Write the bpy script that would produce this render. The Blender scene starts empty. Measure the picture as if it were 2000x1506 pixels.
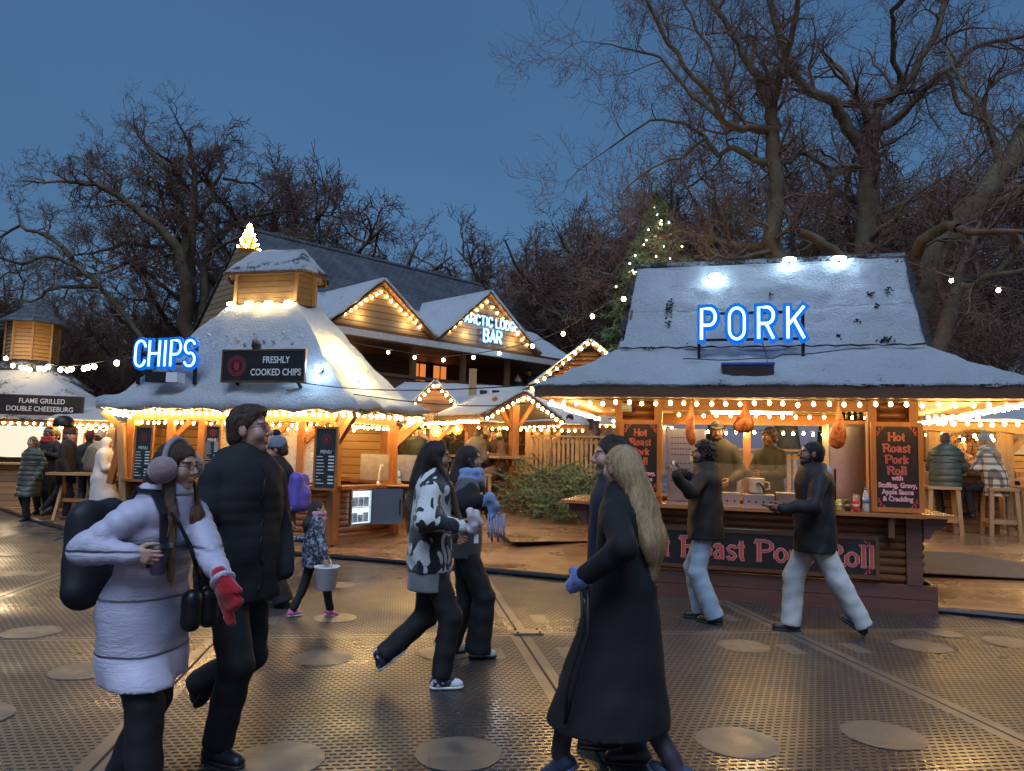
import bpy, math, random
import numpy as np
from mathutils import Vector, Matrix
rnd = random.Random(7)
SC = bpy.context.scene
COL = SC.collection
R_ = math.radians
# ---------------------------------------------------------------- camera
F_PX, CX, CY, EYE = 1455.0, 1000.0, 753.0, 1.6          # focal length in photo pixels, photo centre, eye height
cam_d = bpy.data.cameras.new('camera'); cam = bpy.data.objects.new('camera', cam_d); COL.objects.link(cam)
cam_d.sensor_fit = 'HORIZONTAL'; cam_d.sensor_width = 36.0; cam_d.lens = 36.0 * F_PX / 2000.0
cam_d.clip_start = 0.05; cam_d.clip_end = 2000
TILT, ROLL = R_(5.2), R_(1.47)
cam.matrix_world = Matrix.Translation((0, 0, EYE)) @ Matrix.Rotation(math.pi/2 + TILT, 4, 'X') @ Matrix.Rotation(ROLL, 4, 'Z')
SC.camera = cam
# ---------------------------------------------------------------- world, sun, exposure
world = bpy.data.worlds.new('World'); SC.world = world; world.use_nodes = True
wn, wl = world.node_tree.nodes, world.node_tree.links
wn.clear()
w_out = wn.new('ShaderNodeOutputWorld'); w_bg = wn.new('ShaderNodeBackground'); wl.new(w_bg.outputs[0], w_out.inputs[0])
sky = wn.new('ShaderNodeTexSky'); sky.sky_type = 'NISHITA'; sky.sun_disc = False
sky.sun_elevation = R_(1.5); sky.sun_rotation = R_(180); sky.altitude = 0; sky.air_density = 1.0; sky.dust_density = 0.6; sky.ozone_density = 4.0
w_tc = wn.new('ShaderNodeTexCoord'); w_map = wn.new('ShaderNodeMapping'); w_map.inputs['Scale'].default_value = (1.0, 1.0, 3.0)
wl.new(w_tc.outputs['Generated'], w_map.inputs[0])
w_ns = wn.new('ShaderNodeTexNoise'); w_ns.inputs['Scale'].default_value = 1.6; w_ns.inputs['Detail'].default_value = 5
wl.new(w_map.outputs[0], w_ns.inputs[0])
w_mr = wn.new('ShaderNodeMapRange'); w_mr.inputs[1].default_value = 0.3; w_mr.inputs[2].default_value = 0.7; w_mr.inputs[3].default_value = 0.93; w_mr.inputs[4].default_value = 1.07
wl.new(w_ns.outputs[0], w_mr.inputs[0])
w_tint = wn.new('ShaderNodeMix'); w_tint.data_type = 'RGBA'; w_tint.blend_type = 'MULTIPLY'; w_tint.inputs[0].default_value = 1.0
w_tint.inputs[7].default_value = (1.75, 1.28, 1.0, 1)
wl.new(sky.outputs[0], w_tint.inputs[6])
w_cl = wn.new('ShaderNodeMix'); w_cl.data_type = 'RGBA'; w_cl.blend_type = 'MULTIPLY'; w_cl.inputs[0].default_value = 1.0
w_flat = wn.new('ShaderNodeMix'); w_flat.data_type = 'RGBA'; w_flat.inputs[0].default_value = .75; w_flat.inputs[7].default_value = (.125, .285, .58, 1)   # a flat overcast layer over the clear dusk
wl.new(w_tint.outputs[2], w_flat.inputs[6]); wl.new(w_flat.outputs[2], w_cl.inputs[6]); wl.new(w_mr.outputs[0], w_cl.inputs[7])
wl.new(w_cl.outputs[2], w_bg.inputs[0]); w_bg.inputs[1].default_value = 0.14
sun_d = bpy.data.lights.new('sun', 'SUN'); sun = bpy.data.objects.new('sun', sun_d); COL.objects.link(sun)
sun_d.energy = 0.80; sun_d.angle = R_(40); sun_d.color = (0.55, 0.72, 1.0)
sun.rotation_euler = (R_(33), 0, R_(-10))                # the last glow of the sky, from behind the camera
SC.view_settings.view_transform = 'Standard'; SC.view_settings.look = 'None'; SC.view_settings.gamma = 1; SC.view_settings.exposure = 1.65
SC.cycles.use_denoising = True
try: SC.cycles.denoiser = 'OPENIMAGEDENOISE'
except Exception: pass
SC.cycles.use_light_tree = True; SC.cycles.max_bounces = 5; SC.cycles.diffuse_bounces = 3; SC.cycles.glossy_bounces = 3
SC.cycles.transparent_max_bounces = 8; SC.cycles.sample_clamp_indirect = 3.0; SC.cycles.caustics_reflective = False; SC.cycles.caustics_refractive = False

# ---------------------------------------------------------------- photo pixel -> world helpers
_M3 = cam.matrix_world.to_3x3()
def ray(px, py): return _M3 @ Vector(((px - CX) / F_PX, (CY - py) / F_PX, -1.0))
def G(px, py, z=0.0):
    d = ray(px, py); return Vector((0, 0, EYE)) + d * ((z - EYE) / d.z)
def At(px, py, Y):
    d = ray(px, py); return Vector((0, 0, EYE)) + d * (Y / d.y)
# ---------------------------------------------------------------- objects
def tag(o, label=None, cat=None, group=None, kind=None):
    if label: o['label'] = label
    if cat: o['category'] = cat
    if group: o['group'] = group
    if kind: o['kind'] = kind
    return o
def empty(name, loc=(0, 0, 0), rz=0.0, label=None, cat=None, group=None):
    o = bpy.data.objects.new(name, None); COL.objects.link(o); o.location = loc; o.rotation_euler = (0, 0, rz)
    o.empty_display_size = 0.1
    return tag(o, label, cat, group)
def link_mesh(name, me, m, parent=None, smooth=False):
    if m is not None:
        for x in (m if isinstance(m, (list, tuple)) else [m]): me.materials.append(x)
    if smooth: me.polygons.foreach_set('use_smooth', [True] * len(me.polygons))
    o = bpy.data.objects.new(name, me); COL.objects.link(o)
    if parent: o.parent = parent
    return o
def copy_tree(o, parent=None):
    c = o.copy(); COL.objects.link(c)
    if parent: c.parent = parent
    for ch in list(o.children): copy_tree(ch, c)
    return c
def frame(d, up=(0, 0, 1)):
    d = Vector(d).normalized(); u = Vector(up)
    if abs(d.dot(u)) > .995: u = Vector((0, 1, 0)) if abs(d.y) < .9 else Vector((1, 0, 0))
    s = d.cross(u).normalized(); return d, s, s.cross(d).normalized()
def fringe(b, rg, p, q, n, out, L, w=.007, spread=.5):      # ragged straw ends along an edge
    p, q, out = Vector(p), Vector(q), Vector(out).normalized(); t = (q - p).normalized()
    for i in range(n):
        a = p.lerp(q, rg.random()) - out * .03; d = (out + t * rg.gauss(0, spread) + Vector((0, 0, rg.gauss(0, spread * .5)))).normalized() * (L * rg.uniform(.4, 1.3) + .03); s = d.cross(t if abs(d.normalized().dot(t)) < .9 else Vector((0, 0, 1))).normalized() * w
        b.add([a - s, a + s, a + d + s * .3, a + d - s * .3], [(0, 1, 2, 3)])
class MB:
    def __init__(s): s.v, s.f, s.mi, s.cur = [], [], [], 0
    def add(s, vs, fs):
        n = len(s.v); s.v += [tuple(p) for p in vs]; s.f += [tuple(i + n for i in q) for q in fs]; s.mi += [s.cur] * len(fs); return s
    def box(s, c, d, rz=0.0, rx=0.0, ry=0.0):
        M = Matrix.Rotation(rz, 3, 'Z') @ Matrix.Rotation(ry, 3, 'Y') @ Matrix.Rotation(rx, 3, 'X'); c = Vector(c)
        vs = [c + M @ Vector((x * d[0] / 2, y * d[1] / 2, z * d[2] / 2)) for x in (-1, 1) for y in (-1, 1) for z in (-1, 1)]
        return s.add(vs, [(0, 1, 3, 2), (4, 6, 7, 5), (0, 4, 5, 1), (2, 3, 7, 6), (0, 2, 6, 4), (1, 5, 7, 3)])
    def bbox(s, a, b): return s.box([(x + y) / 2 for x, y in zip(a, b)], [abs(y - x) for x, y in zip(a, b)])
    def beam(s, p, q, w, h, up=(0, 0, 1)):
        p, q = Vector(p), Vector(q); d, a, b = frame(q - p, up)
        vs = [e + a * (i * w / 2) + b * (j * h / 2) for e in (p, q) for i, j in ((-1, -1), (1, -1), (1, 1), (-1, 1))]
        return s.add(vs, [(3, 2, 1, 0), (4, 5, 6, 7), (0, 1, 5, 4), (1, 2, 6, 5), (2, 3, 7, 6), (3, 0, 4, 7)])
    def tube(s, pts, r, n=8, caps=True):
        pts = [Vector(p) for p in pts]; k = len(pts); r = r if isinstance(r, (list, tuple)) else [r] * k
        vs, fs, up = [], [], (0, 0, 1)
        for i, p in enumerate(pts):
            t = (pts[min(i + 1, k - 1)] - pts[max(i - 1, 0)])
            if t.length < 1e-9: t = Vector((0, 0, 1))
            d, a, b = frame(t, up); up = b
            vs += [p + (a * math.cos(6.28318 * j / n) + b * math.sin(6.28318 * j / n)) * r[i] for j in range(n)]
        for i in range(k - 1):
            fs += [(i * n + j, i * n + (j + 1) % n, (i + 1) * n + (j + 1) % n, (i + 1) * n + j) for j in range(n)]
        if caps: fs += [tuple(range(n - 1, -1, -1)), tuple(range((k - 1) * n, k * n))]
        return s.add(vs, fs)
    def lathe(s, prof, n=16, c=(0, 0, 0), sx=1.0, sy=1.0, ph=0.0):
        vs, fs, k = [], [], len(prof)
        for r, z in prof:
            vs += [(c[0] + r * sx * math.cos(6.28318 * j / n + ph), c[1] + r * sy * math.sin(6.28318 * j / n + ph), c[2] + z) for j in range(n)]
        for i in range(k - 1): fs += [(i * n + j, i * n + (j + 1) % n, (i + 1) * n + (j + 1) % n, (i + 1) * n + j) for j in range(n)]
        fs += [tuple(range(n - 1, -1, -1)), tuple(range((k - 1) * n, k * n))]
        return s.add(vs, fs)
    def ball(s, c, r, n=8, m=6, sc=(1, 1, 1)):
        vs, fs = [], []
        for i in range(m + 1):
            t = math.pi * i / m
            vs += [(c[0] + sc[0] * r * math.sin(t) * math.cos(6.28318 * j / n), c[1] + sc[1] * r * math.sin(t) * math.sin(6.28318 * j / n), c[2] + sc[2] * r * math.cos(t)) for j in range(n)]
        for i in range(m): fs += [(i * n + j, (i + 1) * n + j, (i + 1) * n + (j + 1) % n, i * n + (j + 1) % n) for j in range(n)]
        return s.add(vs, fs)
    def prism(s, pts, d):                                 # polygon (3-D points, ccw seen from outside) pushed back along -normal... by vector d
        n = len(pts); d = Vector(d); vs = [Vector(p) for p in pts] + [Vector(p) + d for p in pts]
        return s.add(vs, [tuple(range(n)), tuple(range(2 * n - 1, n - 1, -1))] + [(i, n + i, n + (i + 1) % n, (i + 1) % n) for i in range(n)])
    def sheet(s, P, nu, nv, thick=0.0, amp=0.0, fr=2.0, seed=0.0, edge=0.0):   # bilinear patch of 4 corners (a,b,c,d ccw), noise along its normal, with thickness
        from mathutils import noise
        a, b, c, d = [Vector(p) for p in P]; nrm = (b - a).cross(d - a).normalized()
        top, bot = [], []
        for j in range(nv + 1):
            for i in range(nu + 1):
                u, v = i / nu, j / nv
                p = (a * (1 - u) + b * u) * (1 - v) + (d * (1 - u) + c * u) * v
                k = noise.fractal(p * fr + Vector((seed, seed, seed)), 1.0, 2.0, 3) * amp
                q = p + nrm * k
                if edge and j == 0: q = q + Vector((0, 0, noise.noise(p * 5.0) * edge))
                top.append(q); bot.append(p - nrm * thick)
        n = len(top); w = nu + 1; fs = []
        for j in range(nv):
            for i in range(nu):
                q = (j * w + i, j * w + i + 1, (j + 1) * w + i + 1, (j + 1) * w + i); fs.append(q)
                if thick: fs.append(tuple(n + x for x in reversed(q)))
        if thick:
            rim = [i for i in range(w)] + [j * w + nu for j in range(1, nv + 1)] + [nv * w + i for i in range(nu - 1, -1, -1)] + [j * w for j in range(nv - 1, 0, -1)]
            for x, y in zip(rim, rim[1:] + rim[:1]): fs.append((y, x, n + x, n + y))
        return s.add(top + (bot if thick else []), fs)
    def build(s, name, m, parent=None, smooth=False):
        me = bpy.data.meshes.new(name); me.from_pydata(s.v, [], s.f)
        o = link_mesh(name, me, m, parent, smooth)
        if any(s.mi): me.polygons.foreach_set('material_index', s.mi)
        return o
# ---------------------------------------------------------------- materials
def nm(name):
    m = bpy.data.materials.new(name); m.use_nodes = True; nt = m.node_tree
    return m, nt.nodes, nt.links, nt.nodes['Principled BSDF']
class NT:
    def __init__(s, name):
        s.m, s.n, s.l, s.b = nm(name)
    def new(s, t, **kw):
        x = s.n.new(t)
        for k, v in kw.items(): setattr(x, k, v)
        return x
    def val(s, sock, v):
        if hasattr(v, 'links') or isinstance(v, bpy.types.NodeSocket): s.l.new(v, sock)
        else: sock.default_value = v
    def math(s, op, a, b=0.0, c=0.0):
        x = s.new('ShaderNodeMath', operation=op); s.val(x.inputs[0], a); s.val(x.inputs[1], b)
        if len(x.inputs) > 2: s.val(x.inputs[2], c)
        return x.outputs[0]
    def coords(s, scale=(1, 1, 1), kind='Object', rot=(0, 0, 0)):
        t = s.new('ShaderNodeTexCoord'); m = s.new('ShaderNodeMapping'); m.inputs['Scale'].default_value = scale; m.inputs['Rotation'].default_value = rot
        s.l.new(t.outputs[kind], m.inputs[0]); return m.outputs[0]
    def sep(s, v):
        x = s.new('ShaderNodeSeparateXYZ'); s.l.new(v, x.inputs[0]); return x.outputs
    def noise(s, v, scale=5.0, detail=4.0, rough=0.55, dist=0.0):
        x = s.new('ShaderNodeTexNoise'); s.val(x.inputs['Vector'], v); x.inputs['Scale'].default_value = scale; x.inputs['Detail'].default_value = detail
        x.inputs['Roughness'].default_value = rough; x.inputs['Distortion'].default_value = dist; return x.outputs[0]
    def ramp(s, f, stops):
        x = s.new('ShaderNodeValToRGB'); s.val(x.inputs[0], f); e = x.color_ramp.elements
        while len(e) < len(stops): e.new(0.5)
        for k, (p, c) in zip(e, stops): k.position = p; k.color = (*c, 1) if len(c) == 3 else c
        return x.outputs[0]
    def mr(s, f, a, b, c=0.0, d=1.0):
        x = s.new('ShaderNodeMapRange'); s.val(x.inputs[0], f)
        for i, v in enumerate((a, b, c, d)): x.inputs[i + 1].default_value = v
        return x.outputs[0]
    def mix(s, f, a, b, blend='MIX'):
        x = s.new('ShaderNodeMix', data_type='RGBA', blend_type=blend); s.val(x.inputs[0], f)
        for k, v in ((6, a), (7, b)): s.val(x.inputs[k], (*v, 1) if isinstance(v, tuple) and len(v) == 3 else v)
        return x.outputs[2]
    def bump(s, h, strength=0.5, dist=0.02):
        x = s.new('ShaderNodeBump'); x.inputs['Strength'].default_value = strength; x.inputs['Distance'].default_value = dist
        s.l.new(h, x.inputs['Height']); s.l.new(x.outputs[0], s.b.inputs['Normal']); return x
    def color(s, v): s.val(s.b.inputs['Base Color'], (*v, 1) if isinstance(v, tuple) and len(v) == 3 else v)
    def rough(s, v): s.val(s.b.inputs['Roughness'], v)
def shade(c, k): return tuple(min(1, x * k) for x in c)
def plain(name, c, rough=0.6, metal=0.0, var=0.18, scale=14.0, bump=0.15, bd=0.004):
    t = NT(name); v = t.coords(); f = t.noise(v, scale, 4)
    t.color(t.ramp(f, [(0.3, shade(c, 1 - var)), (0.7, shade(c, 1 + var))])); t.rough(rough); t.b.inputs['Metallic'].default_value = metal
    if bump: t.bump(t.noise(v, scale * 3, 3), bump, bd)
    return t.m
def emit(name, c, strength):
    t = NT(name); t.color((0, 0, 0)); t.b.inputs['Emission Color'].default_value = (*c, 1); t.b.inputs['Emission Strength'].default_value = strength
    return t.m
def wood(name, c, axis='x', rough=0.55, scale=1.0, var=0.35, coat=0.0):      # grain runs along the object's own axis
    t = NT(name); sc = {'x': (1.2, 14, 14), 'y': (14, 1.2, 14), 'z': (14, 14, 1.2)}[axis]
    v = t.coords(tuple(k * scale for k in sc)); f = t.noise(v, 1.6, 6, .6, 1.2); g = t.noise(t.coords(), 1.3, 3)
    col = t.ramp(f, [(0.25, shade(c, 1 - var)), (0.75, shade(c, 1 + var))])
    t.color(t.mix(t.mr(g, .35, .7, 0, .5), col, shade(c, .55))); t.rough(rough); t.bump(f, 0.25, 0.004)
    if coat: t.b.inputs['Coat Weight'].default_value = coat
    return t.m
def planks(name, c, across='z', w=0.14, rough=0.55, gap=0.07, var=0.3, wet=False, rot=0.0, long='x', bd=.006):
    t = NT(name); v = t.coords(rot=(0, 0, rot)); o = t.sep(v); k = {'x': 0, 'y': 1, 'z': 2}
    a = t.math('DIVIDE', o[k[across]], w); cell = t.math('FLOOR', a); fr = t.math('FRACT', a)
    wn_ = t.new('ShaderNodeTexWhiteNoise', noise_dimensions='1D'); t.l.new(cell, wn_.inputs['W'])
    gr = t.new('ShaderNodeMapping'); sc = [16, 16, 16]; sc[k[long]] = 1.1; gr.inputs['Scale'].default_value = sc; t.l.new(v, gr.inputs[0])
    off = t.new('ShaderNodeCombineXYZ'); t.l.new(t.math('MULTIPLY', wn_.outputs[0], 37.0), off.inputs[0]); t.l.new(off.outputs[0], gr.inputs['Location'])
    f = t.noise(gr.outputs[0], 1.4, 6, .6, .8)
    col = t.ramp(t.math('ADD', t.math('MULTIPLY', f, .6), t.math('MULTIPLY', wn_.outputs[0], .4)), [(0.2, shade(c, 1 - var)), (0.8, shade(c, 1 + var))])
    e = t.math('MINIMUM', fr, t.math('SUBTRACT', 1.0, fr)); gapm = t.mr(e, gap * .3, gap, 0, 1)
    t.color(t.mix(gapm, shade(c, .12), col)); h = t.math('ADD', gapm, t.math('MULTIPLY', f, .25)); t.bump(h, 0.6, bd)
    if wet:
        p = t.noise(t.coords(), .9, 4); t.rough(t.ramp(p, [(0.38, (.16, .16, .16)), (0.62, (.5, .5, .5))]))
    else: t.rough(rough)
    return t.m
def snow(name, c=(0.86, 0.90, 0.93), dark=(0.05, 0.045, 0.04), cover=0.33, scale=1.0, straw=True):
    t = NT(name); v = t.coords((scale, scale, scale)); a = t.noise(v, 3.0, 8, .65); b = t.noise(v, 24.0, 5, .75); d = t.noise(v, .9, 3)
    k = t.math('ADD', t.math('MULTIPLY', a, .7), t.math('MULTIPLY', b, .3)); k = t.math('ADD', k, t.math('MULTIPLY', t.math('SUBTRACT', d, .5), .35))
    m = t.mr(k, cover - .03, cover + .05)
    fine = t.noise(v, 90.0, 2, .6)
    base = t.mix(t.mr(fine, .3, .65), shade(c, .84), c); base = t.mix(t.mr(b, .64, .78, 0, .4), base, shade(c, .6)); base = t.mix(t.mr(d, .35, .65), shade(c, .86), base)
    t.color(t.mix(m, dark, base)); t.rough(.85)
    t.bump(t.math('ADD', t.math('MULTIPLY', b, .7), t.math('ADD', t.math('MULTIPLY', a, .9), t.math('MULTIPLY', fine, .45))), 1.0, .13)
    return t.m
M = {}
M['iron'] = plain('black_metal', (.02, .02, .022), .45, .6, .2, 20, .1)
M['steel'] = plain('brushed_steel', (.55, .56, .57), .28, 1.0, .08, 30, .05)
M['steel_dull'] = plain('galvanised_steel', (.4, .41, .42), .45, .9, .15, 10, .1)
M['white'] = plain('white_plastic', (.75, .75, .74), .4, 0, .04, 8, 0)
M['black'] = plain('black_board', (.012, .012, .014), .4, 0, .3, 10, .05)
M['cable'] = plain('black_cable', (.012, .012, .012), .5)
M['snow'] = snow('sprayed_snow')
M['snow_b'] = snow('patchy_snow', cover=.40)
M['pine'] = wood('orange_stained_pine', (.36, .15, .045), 'z', .42)
M['pine_x'] = wood('orange_stained_pine_rail', (.36, .15, .045), 'x', .4)
M['log'] = wood('varnished_log', (.20, .085, .038), 'x', .3, coat=.3)
M['brown_x'] = wood('dark_brown_board', (.11, .05, .022), 'x', .5)
M['brown_z'] = wood('dark_brown_post', (.13, .065, .03), 'z', .5)
M['raw'] = wood('pale_rough_timber', (.33, .20, .09), 'z', .65)
M['raw_x'] = wood('pale_rough_timber_rail', (.33, .20, .09), 'x', .65)
M['bulb'] = emit('warm_bulb', (1.0, .60, .20), 42)
M['bulb_far'] = emit('warm_bulb_far', (1.0, .58, .19), 34)
M['globe'] = emit('amber_globe', (1.0, .5, .14), 3)
M['neon'] = emit('white_blue_neon', (.30, .70, 1.0), 1.5)
M['neon_body'] = emit('blue_letter_glow', (.0, .20, 1.0), 0.24)
M['led'] = emit('cool_led', (.55, .78, 1.0), 25)
M['warmflood'] = emit('warm_flood', (1.0, .74, .30), 25)
M['glassm'] = NT('clear_panel').m
_b = M['glassm'].node_tree.nodes['Principled BSDF']; _b.inputs['Base Color'].default_value = (.9, .92, .9, 1); _b.inputs['Roughness'].default_value = .08; _b.inputs['Alpha'].default_value = .06
# point lights: some belong to a built lamp, others are added bare, without any fixture
def lamp(parent, loc, energy, color, radius=.05, name='lamp_or_fill_light'):
    d = bpy.data.lights.new(name, 'POINT'); d.energy = energy; d.color = color; d.shadow_soft_size = radius
    o = bpy.data.objects.new(name, d); COL.objects.link(o); o.location = loc
    if parent: o.parent = parent
    return o
_bulb_me = {}
def bulb_mesh(m, r):
    k = (m.name, round(r, 4))
    if k not in _bulb_me:
        b = MB().ball((0, 0, 0), r, 8, 5, (1, 1, 1.15)); me = bpy.data.meshes.new('bulb'); me.from_pydata(b.v, [], b.f); me.materials.append(m)
        me.polygons.foreach_set('use_smooth', [True] * len(me.polygons)); _bulb_me[k] = me
    return _bulb_me[k]
def string_lights(pts, n, sag=0.0, r=.020, m='bulb', label='', group=None, drop=.05, parent=None, skip=0, jit=.01, cable_r=.006, name='string_light'):
    """one string: a cable and its bulbs, along a polyline (world points)"""
    pts = [Vector(p) for p in pts]; seg = [(b - a).length for a, b in zip(pts, pts[1:])]; L = sum(seg)
    def P(t):
        s = t * L
        for (a, b), l in zip(zip(pts, pts[1:]), seg):
            if s <= l + 1e-6:
                k = s / l if l else 0; p = a.lerp(b, k); p.z -= sag * 4 * k * (1 - k); return p
            s -= l
        return pts[-1].copy()
    root = empty(name, pts[0], 0, label, 'string lights', group or 'strings of warm light bulbs')
    o = pts[0]
    MB().tube([P(i / (n * 2)) - o for i in range(n * 2 + 1)], cable_r, 5).build('cable', M['cable'], root)
    me = bulb_mesh(M[m], r)
    for i in range(n):
        p = P((i + .5) / n) - o + Vector((rnd.uniform(-jit, jit), rnd.uniform(-jit, jit), -drop + rnd.uniform(-jit, jit)))
        b = bpy.data.objects.new('bulb', me); COL.objects.link(b); b.parent = root; b.location = p
    return root
def text(name, s, m, parent, size, loc, rot=(math.pi / 2, 0, 0), ext=.002, align='CENTER', sx=1.0, off=0.0, spacing=1.0):
    c = bpy.data.curves.new(name, 'FONT'); c.body = s; c.size = size; c.align_x = align; c.align_y = 'CENTER'; c.extrude = ext; c.offset = off; c.space_character = spacing; c.resolution_u = 3
    o = bpy.data.objects.new(name, c); dg = bpy.context.evaluated_depsgraph_get()
    COL.objects.link(o); dg.update(); me = bpy.data.meshes.new_from_object(o.evaluated_get(dg)); bpy.data.objects.remove(o); bpy.data.curves.remove(c)
    me.materials.clear()
    o = link_mesh(name, me, m, parent); o.location = loc; o.rotation_euler = rot; o.scale = (sx, 1, 1)
    return o
# ================================================================ GROUND
def smooth(x): x = max(0.0, min(1.0, x)); return x * x * (3 - 2 * x)
def mat_material():
    t = NT('tread_mat'); v = t.coords(); o = t.sep(v); n1 = t.noise(v, .55, 4); n2 = t.noise(v, 9, 4)
    P, Q = .054, .045
    row = t.math('DIVIDE', o[1], Q); ri = t.math('FLOOR', row); fv = t.math('FRACT', row)
    uu = t.math('FRACT', t.math('ADD', t.math('DIVIDE', o[0], P), t.math('MULTIPLY', t.math('MODULO', ri, 2.0), .5)))
    def win(x, a, b, s): return t.math('MULTIPLY', t.mr(x, a, a + s), t.mr(x, b + s, b, 0, 1))
    slot = t.math('MULTIPLY', win(uu, .12, .80, .06), win(fv, .22, .62, .08))
    # panel seams: grooves with a smooth band on both sides
    W, Lh = 2.55, 3.9
    sx = t.math('ABSOLUTE', t.math('SUBTRACT', t.math('FRACT', t.math('ADD', t.math('DIVIDE', o[0], W), .5)), .5)); sx = t.math('MULTIPLY', sx, W)
    sy = t.math('ABSOLUTE', t.math('SUBTRACT', t.math('FRACT', t.math('ADD', t.math('DIVIDE', o[1], Lh), .5)), .5)); sy = t.math('MULTIPLY', sy, Lh)
    s = t.math('MINIMUM', sx, t.math('ADD', sy, .03)); groove = t.mr(t.math('MINIMUM', sx, sy), .006, .012, 1, 0); band = t.mr(s, .085, .09, 1, 0)
    # solid flat plates lettered into the tread now and then
    px = t.math('ABSOLUTE', t.math('SUBTRACT', sx, .30)); py = t.math('ABSOLUTE', t.math('SUBTRACT', sy, .62))
    plate = t.math('MULTIPLY', t.mr(px, .07, .075, 1, 0), t.mr(py, .16, .165, 1, 0))
    solid = t.math('MAXIMUM', band, plate)
    slot = t.math('MULTIPLY', slot, t.math('SUBTRACT', 1.0, solid))
    dark = t.math('MAXIMUM', slot, groove)
    base = t.ramp(n1, [(.3, (.034, .032, .031)), (.7, (.07, .064, .058))]); base = t.mix(t.mr(n2, .35, .7), base, (.045, .042, .04))
    base = t.mix(solid, base, t.mix(n2, (.075, .068, .058), (.12, .104, .086)))
    t.color(t.mix(dark, base, (.012, .011, .011)))
    t.rough(t.mix(dark, t.ramp(n1, [(.36, (.2,) * 3), (.62, (.55,) * 3)]), (.8, .8, .8)))
    t.bump(t.math('ADD', t.math('MULTIPLY', dark, -1.0), t.math('MULTIPLY', n2, .15)), .7, .012)
    return t.m
g = MB(); n = 40
g.add([(-200, -200, 0), (200, -200, 0), (200, 200, 0), (-200, 200, 0)], [(0, 1, 2, 3)])
go = g.build('ground', mat_material()); go.location = (.12, 6.8, 0); go.rotation_euler = (0, 0, R_(8.5)); tag(go, kind='structure')
def disc_material():
    t = NT('smooth_mat_disc'); v = t.coords(); a = t.noise(v, 7, 5); b = t.noise(v, 60, 2)
    t.color(t.mix(t.mr(b, .4, .7), t.ramp(a, [(.3, (.075, .068, .058)), (.7, (.15, .13, .105))]), (.12, .10, .08)))
    t.rough(t.ramp(a, [(.3, (.3,) * 3), (.7, (.6,) * 3)])); t.bump(b, .3, .004); return t.m
d = MB(); fr = MB()
for px, py, r in [(630, 1285, .225), (62, 1235, .225), (165, 1310, .225), (660, 1143, .21), (25, 1120, .22), (545, 1484, .23), (895, 1472, .23), (1440, 1450, .235),
                  (1725, 1436, .235), (1972, 1255, .22), (868, 1276, .21), (1452, 1262, .22), (1800, 1262, .24), (15, 1083, .22), (655, 1207, .2), (1845, 1238, .16), (-60, 1400, .23)]:
    c = G(px, py); k = 40
    d.add([(c.x + r * math.cos(i * 6.28318 / k) * (1 + .02 * math.sin(i * 9)), c.y + r * math.sin(i * 6.28318 / k) * (1 + .02 * math.cos(i * 7)), .004) for i in range(k)], [tuple(range(k))])
tag(d.build('ground_discs', disc_material()), kind='structure')
pl = MB(); c = G(1030, 1236); e = Vector((math.cos(R_(11)), math.sin(R_(11)), 0)); f = Vector((-e.y, e.x, 0))
o = empty('joint_plate', c, R_(11), 'small square metal hinge plate bolted over the crossing of the mat seams', 'plate')
pl.box((0, 0, .009), (.27, .17, .012)).build('plate', plain('worn_plate', (.19, .16, .12), .4, .3), o)
b_ = MB()
for x in (-.1, .1):
    for y in (-.055, .055): b_.lathe([(.012, 0), (.012, .006), (.008, .009)], 8, (x, y, .015))
b_.build('bolt_heads', M['iron'], o)
# ---- timber deck, a sloped boardwalk behind its black edge strip
EDGE = [(-30, 33), (-14.6, 19.9), (-11.8, 17.5), (-9.3, 14.9), (-7.0, 12.8), (-5.2, 11.95), (-3.3, 11.3), (-1.84, 10.86), (-.4, 10.2), (1.03, 9.6), (2.8, 8.95), (4.66, 8.24), (5.4, 7.9), (7.5, 6.9), (14, 3.6)]
def deck_z(s): return .07 + .36 * smooth((s - .4) / 4.6)
S_ = [0, .5, 1, 1.5, 2, 2.5, 3, 3.5, 4, 4.5, 5, 8, 14, 24, 60]
vs, fs = [], []
for x, y in EDGE:
    vs.append((x, y, -.02))
    for s in S_: vs.append((x + .24 * s, y + .97 * s, deck_z(s)))
w_ = len(S_) + 1
for i in range(len(EDGE) - 1): fs += [(i * w_ + j, (i + 1) * w_ + j, (i + 1) * w_ + j + 1, i * w_ + j + 1) for j in range(w_ - 1)]
DROT = R_(-9); Minv = Matrix.Rotation(-DROT, 3, 'Z')
dk = MB().add([Minv @ Vector(p) for p in vs], fs).build('deck', planks('wet_deck_boards', (.21, .115, .055), 'y', .142, gap=.06, var=.38, wet=True))
dk.rotation_euler = (0, 0, DROT); tag(dk, kind='structure')
DECK_PTS = [Vector((x, y)) for x, y in EDGE]
def deck_height(x, y):
    best = -9
    for (ax, ay), (bx, by) in zip(EDGE, EDGE[1:]):
        det = (bx - ax) * .97 - (by - ay) * .24
        k = ((x - ax) * .97 - (y - ay) * .24) / det; s = ((bx - ax) * (y - ay) - (by - ay) * (x - ax)) / det
        if -.001 <= k <= 1.001: best = max(best, s)
    return deck_z(best) if best >= 0 else 0.0
ks = MB().tube([(x, y - .02, .035) for x, y in EDGE], .04, 8).build('kerb_strip', plain('black_rubber_edge', (.012, .012, .014), .35))
tag(ks, kind='structure')
mt = MB().box((0, 0, 0), (2.6, 1.5, .012)); c = (6.35, 10.3); mo = mt.build('door_mat', plain('grey_rubber_mat', (.07, .06, .05), .7, 0, .3, 20, .3))
mo.location = (c[0], c[1], deck_height(*c) + .02); mo.rotation_euler = (R_(4.6), 0, R_(-12)); tag(mo, 'dark rubber mat lying on the boards in front of the right-hand bar stools', 'mat')
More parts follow.
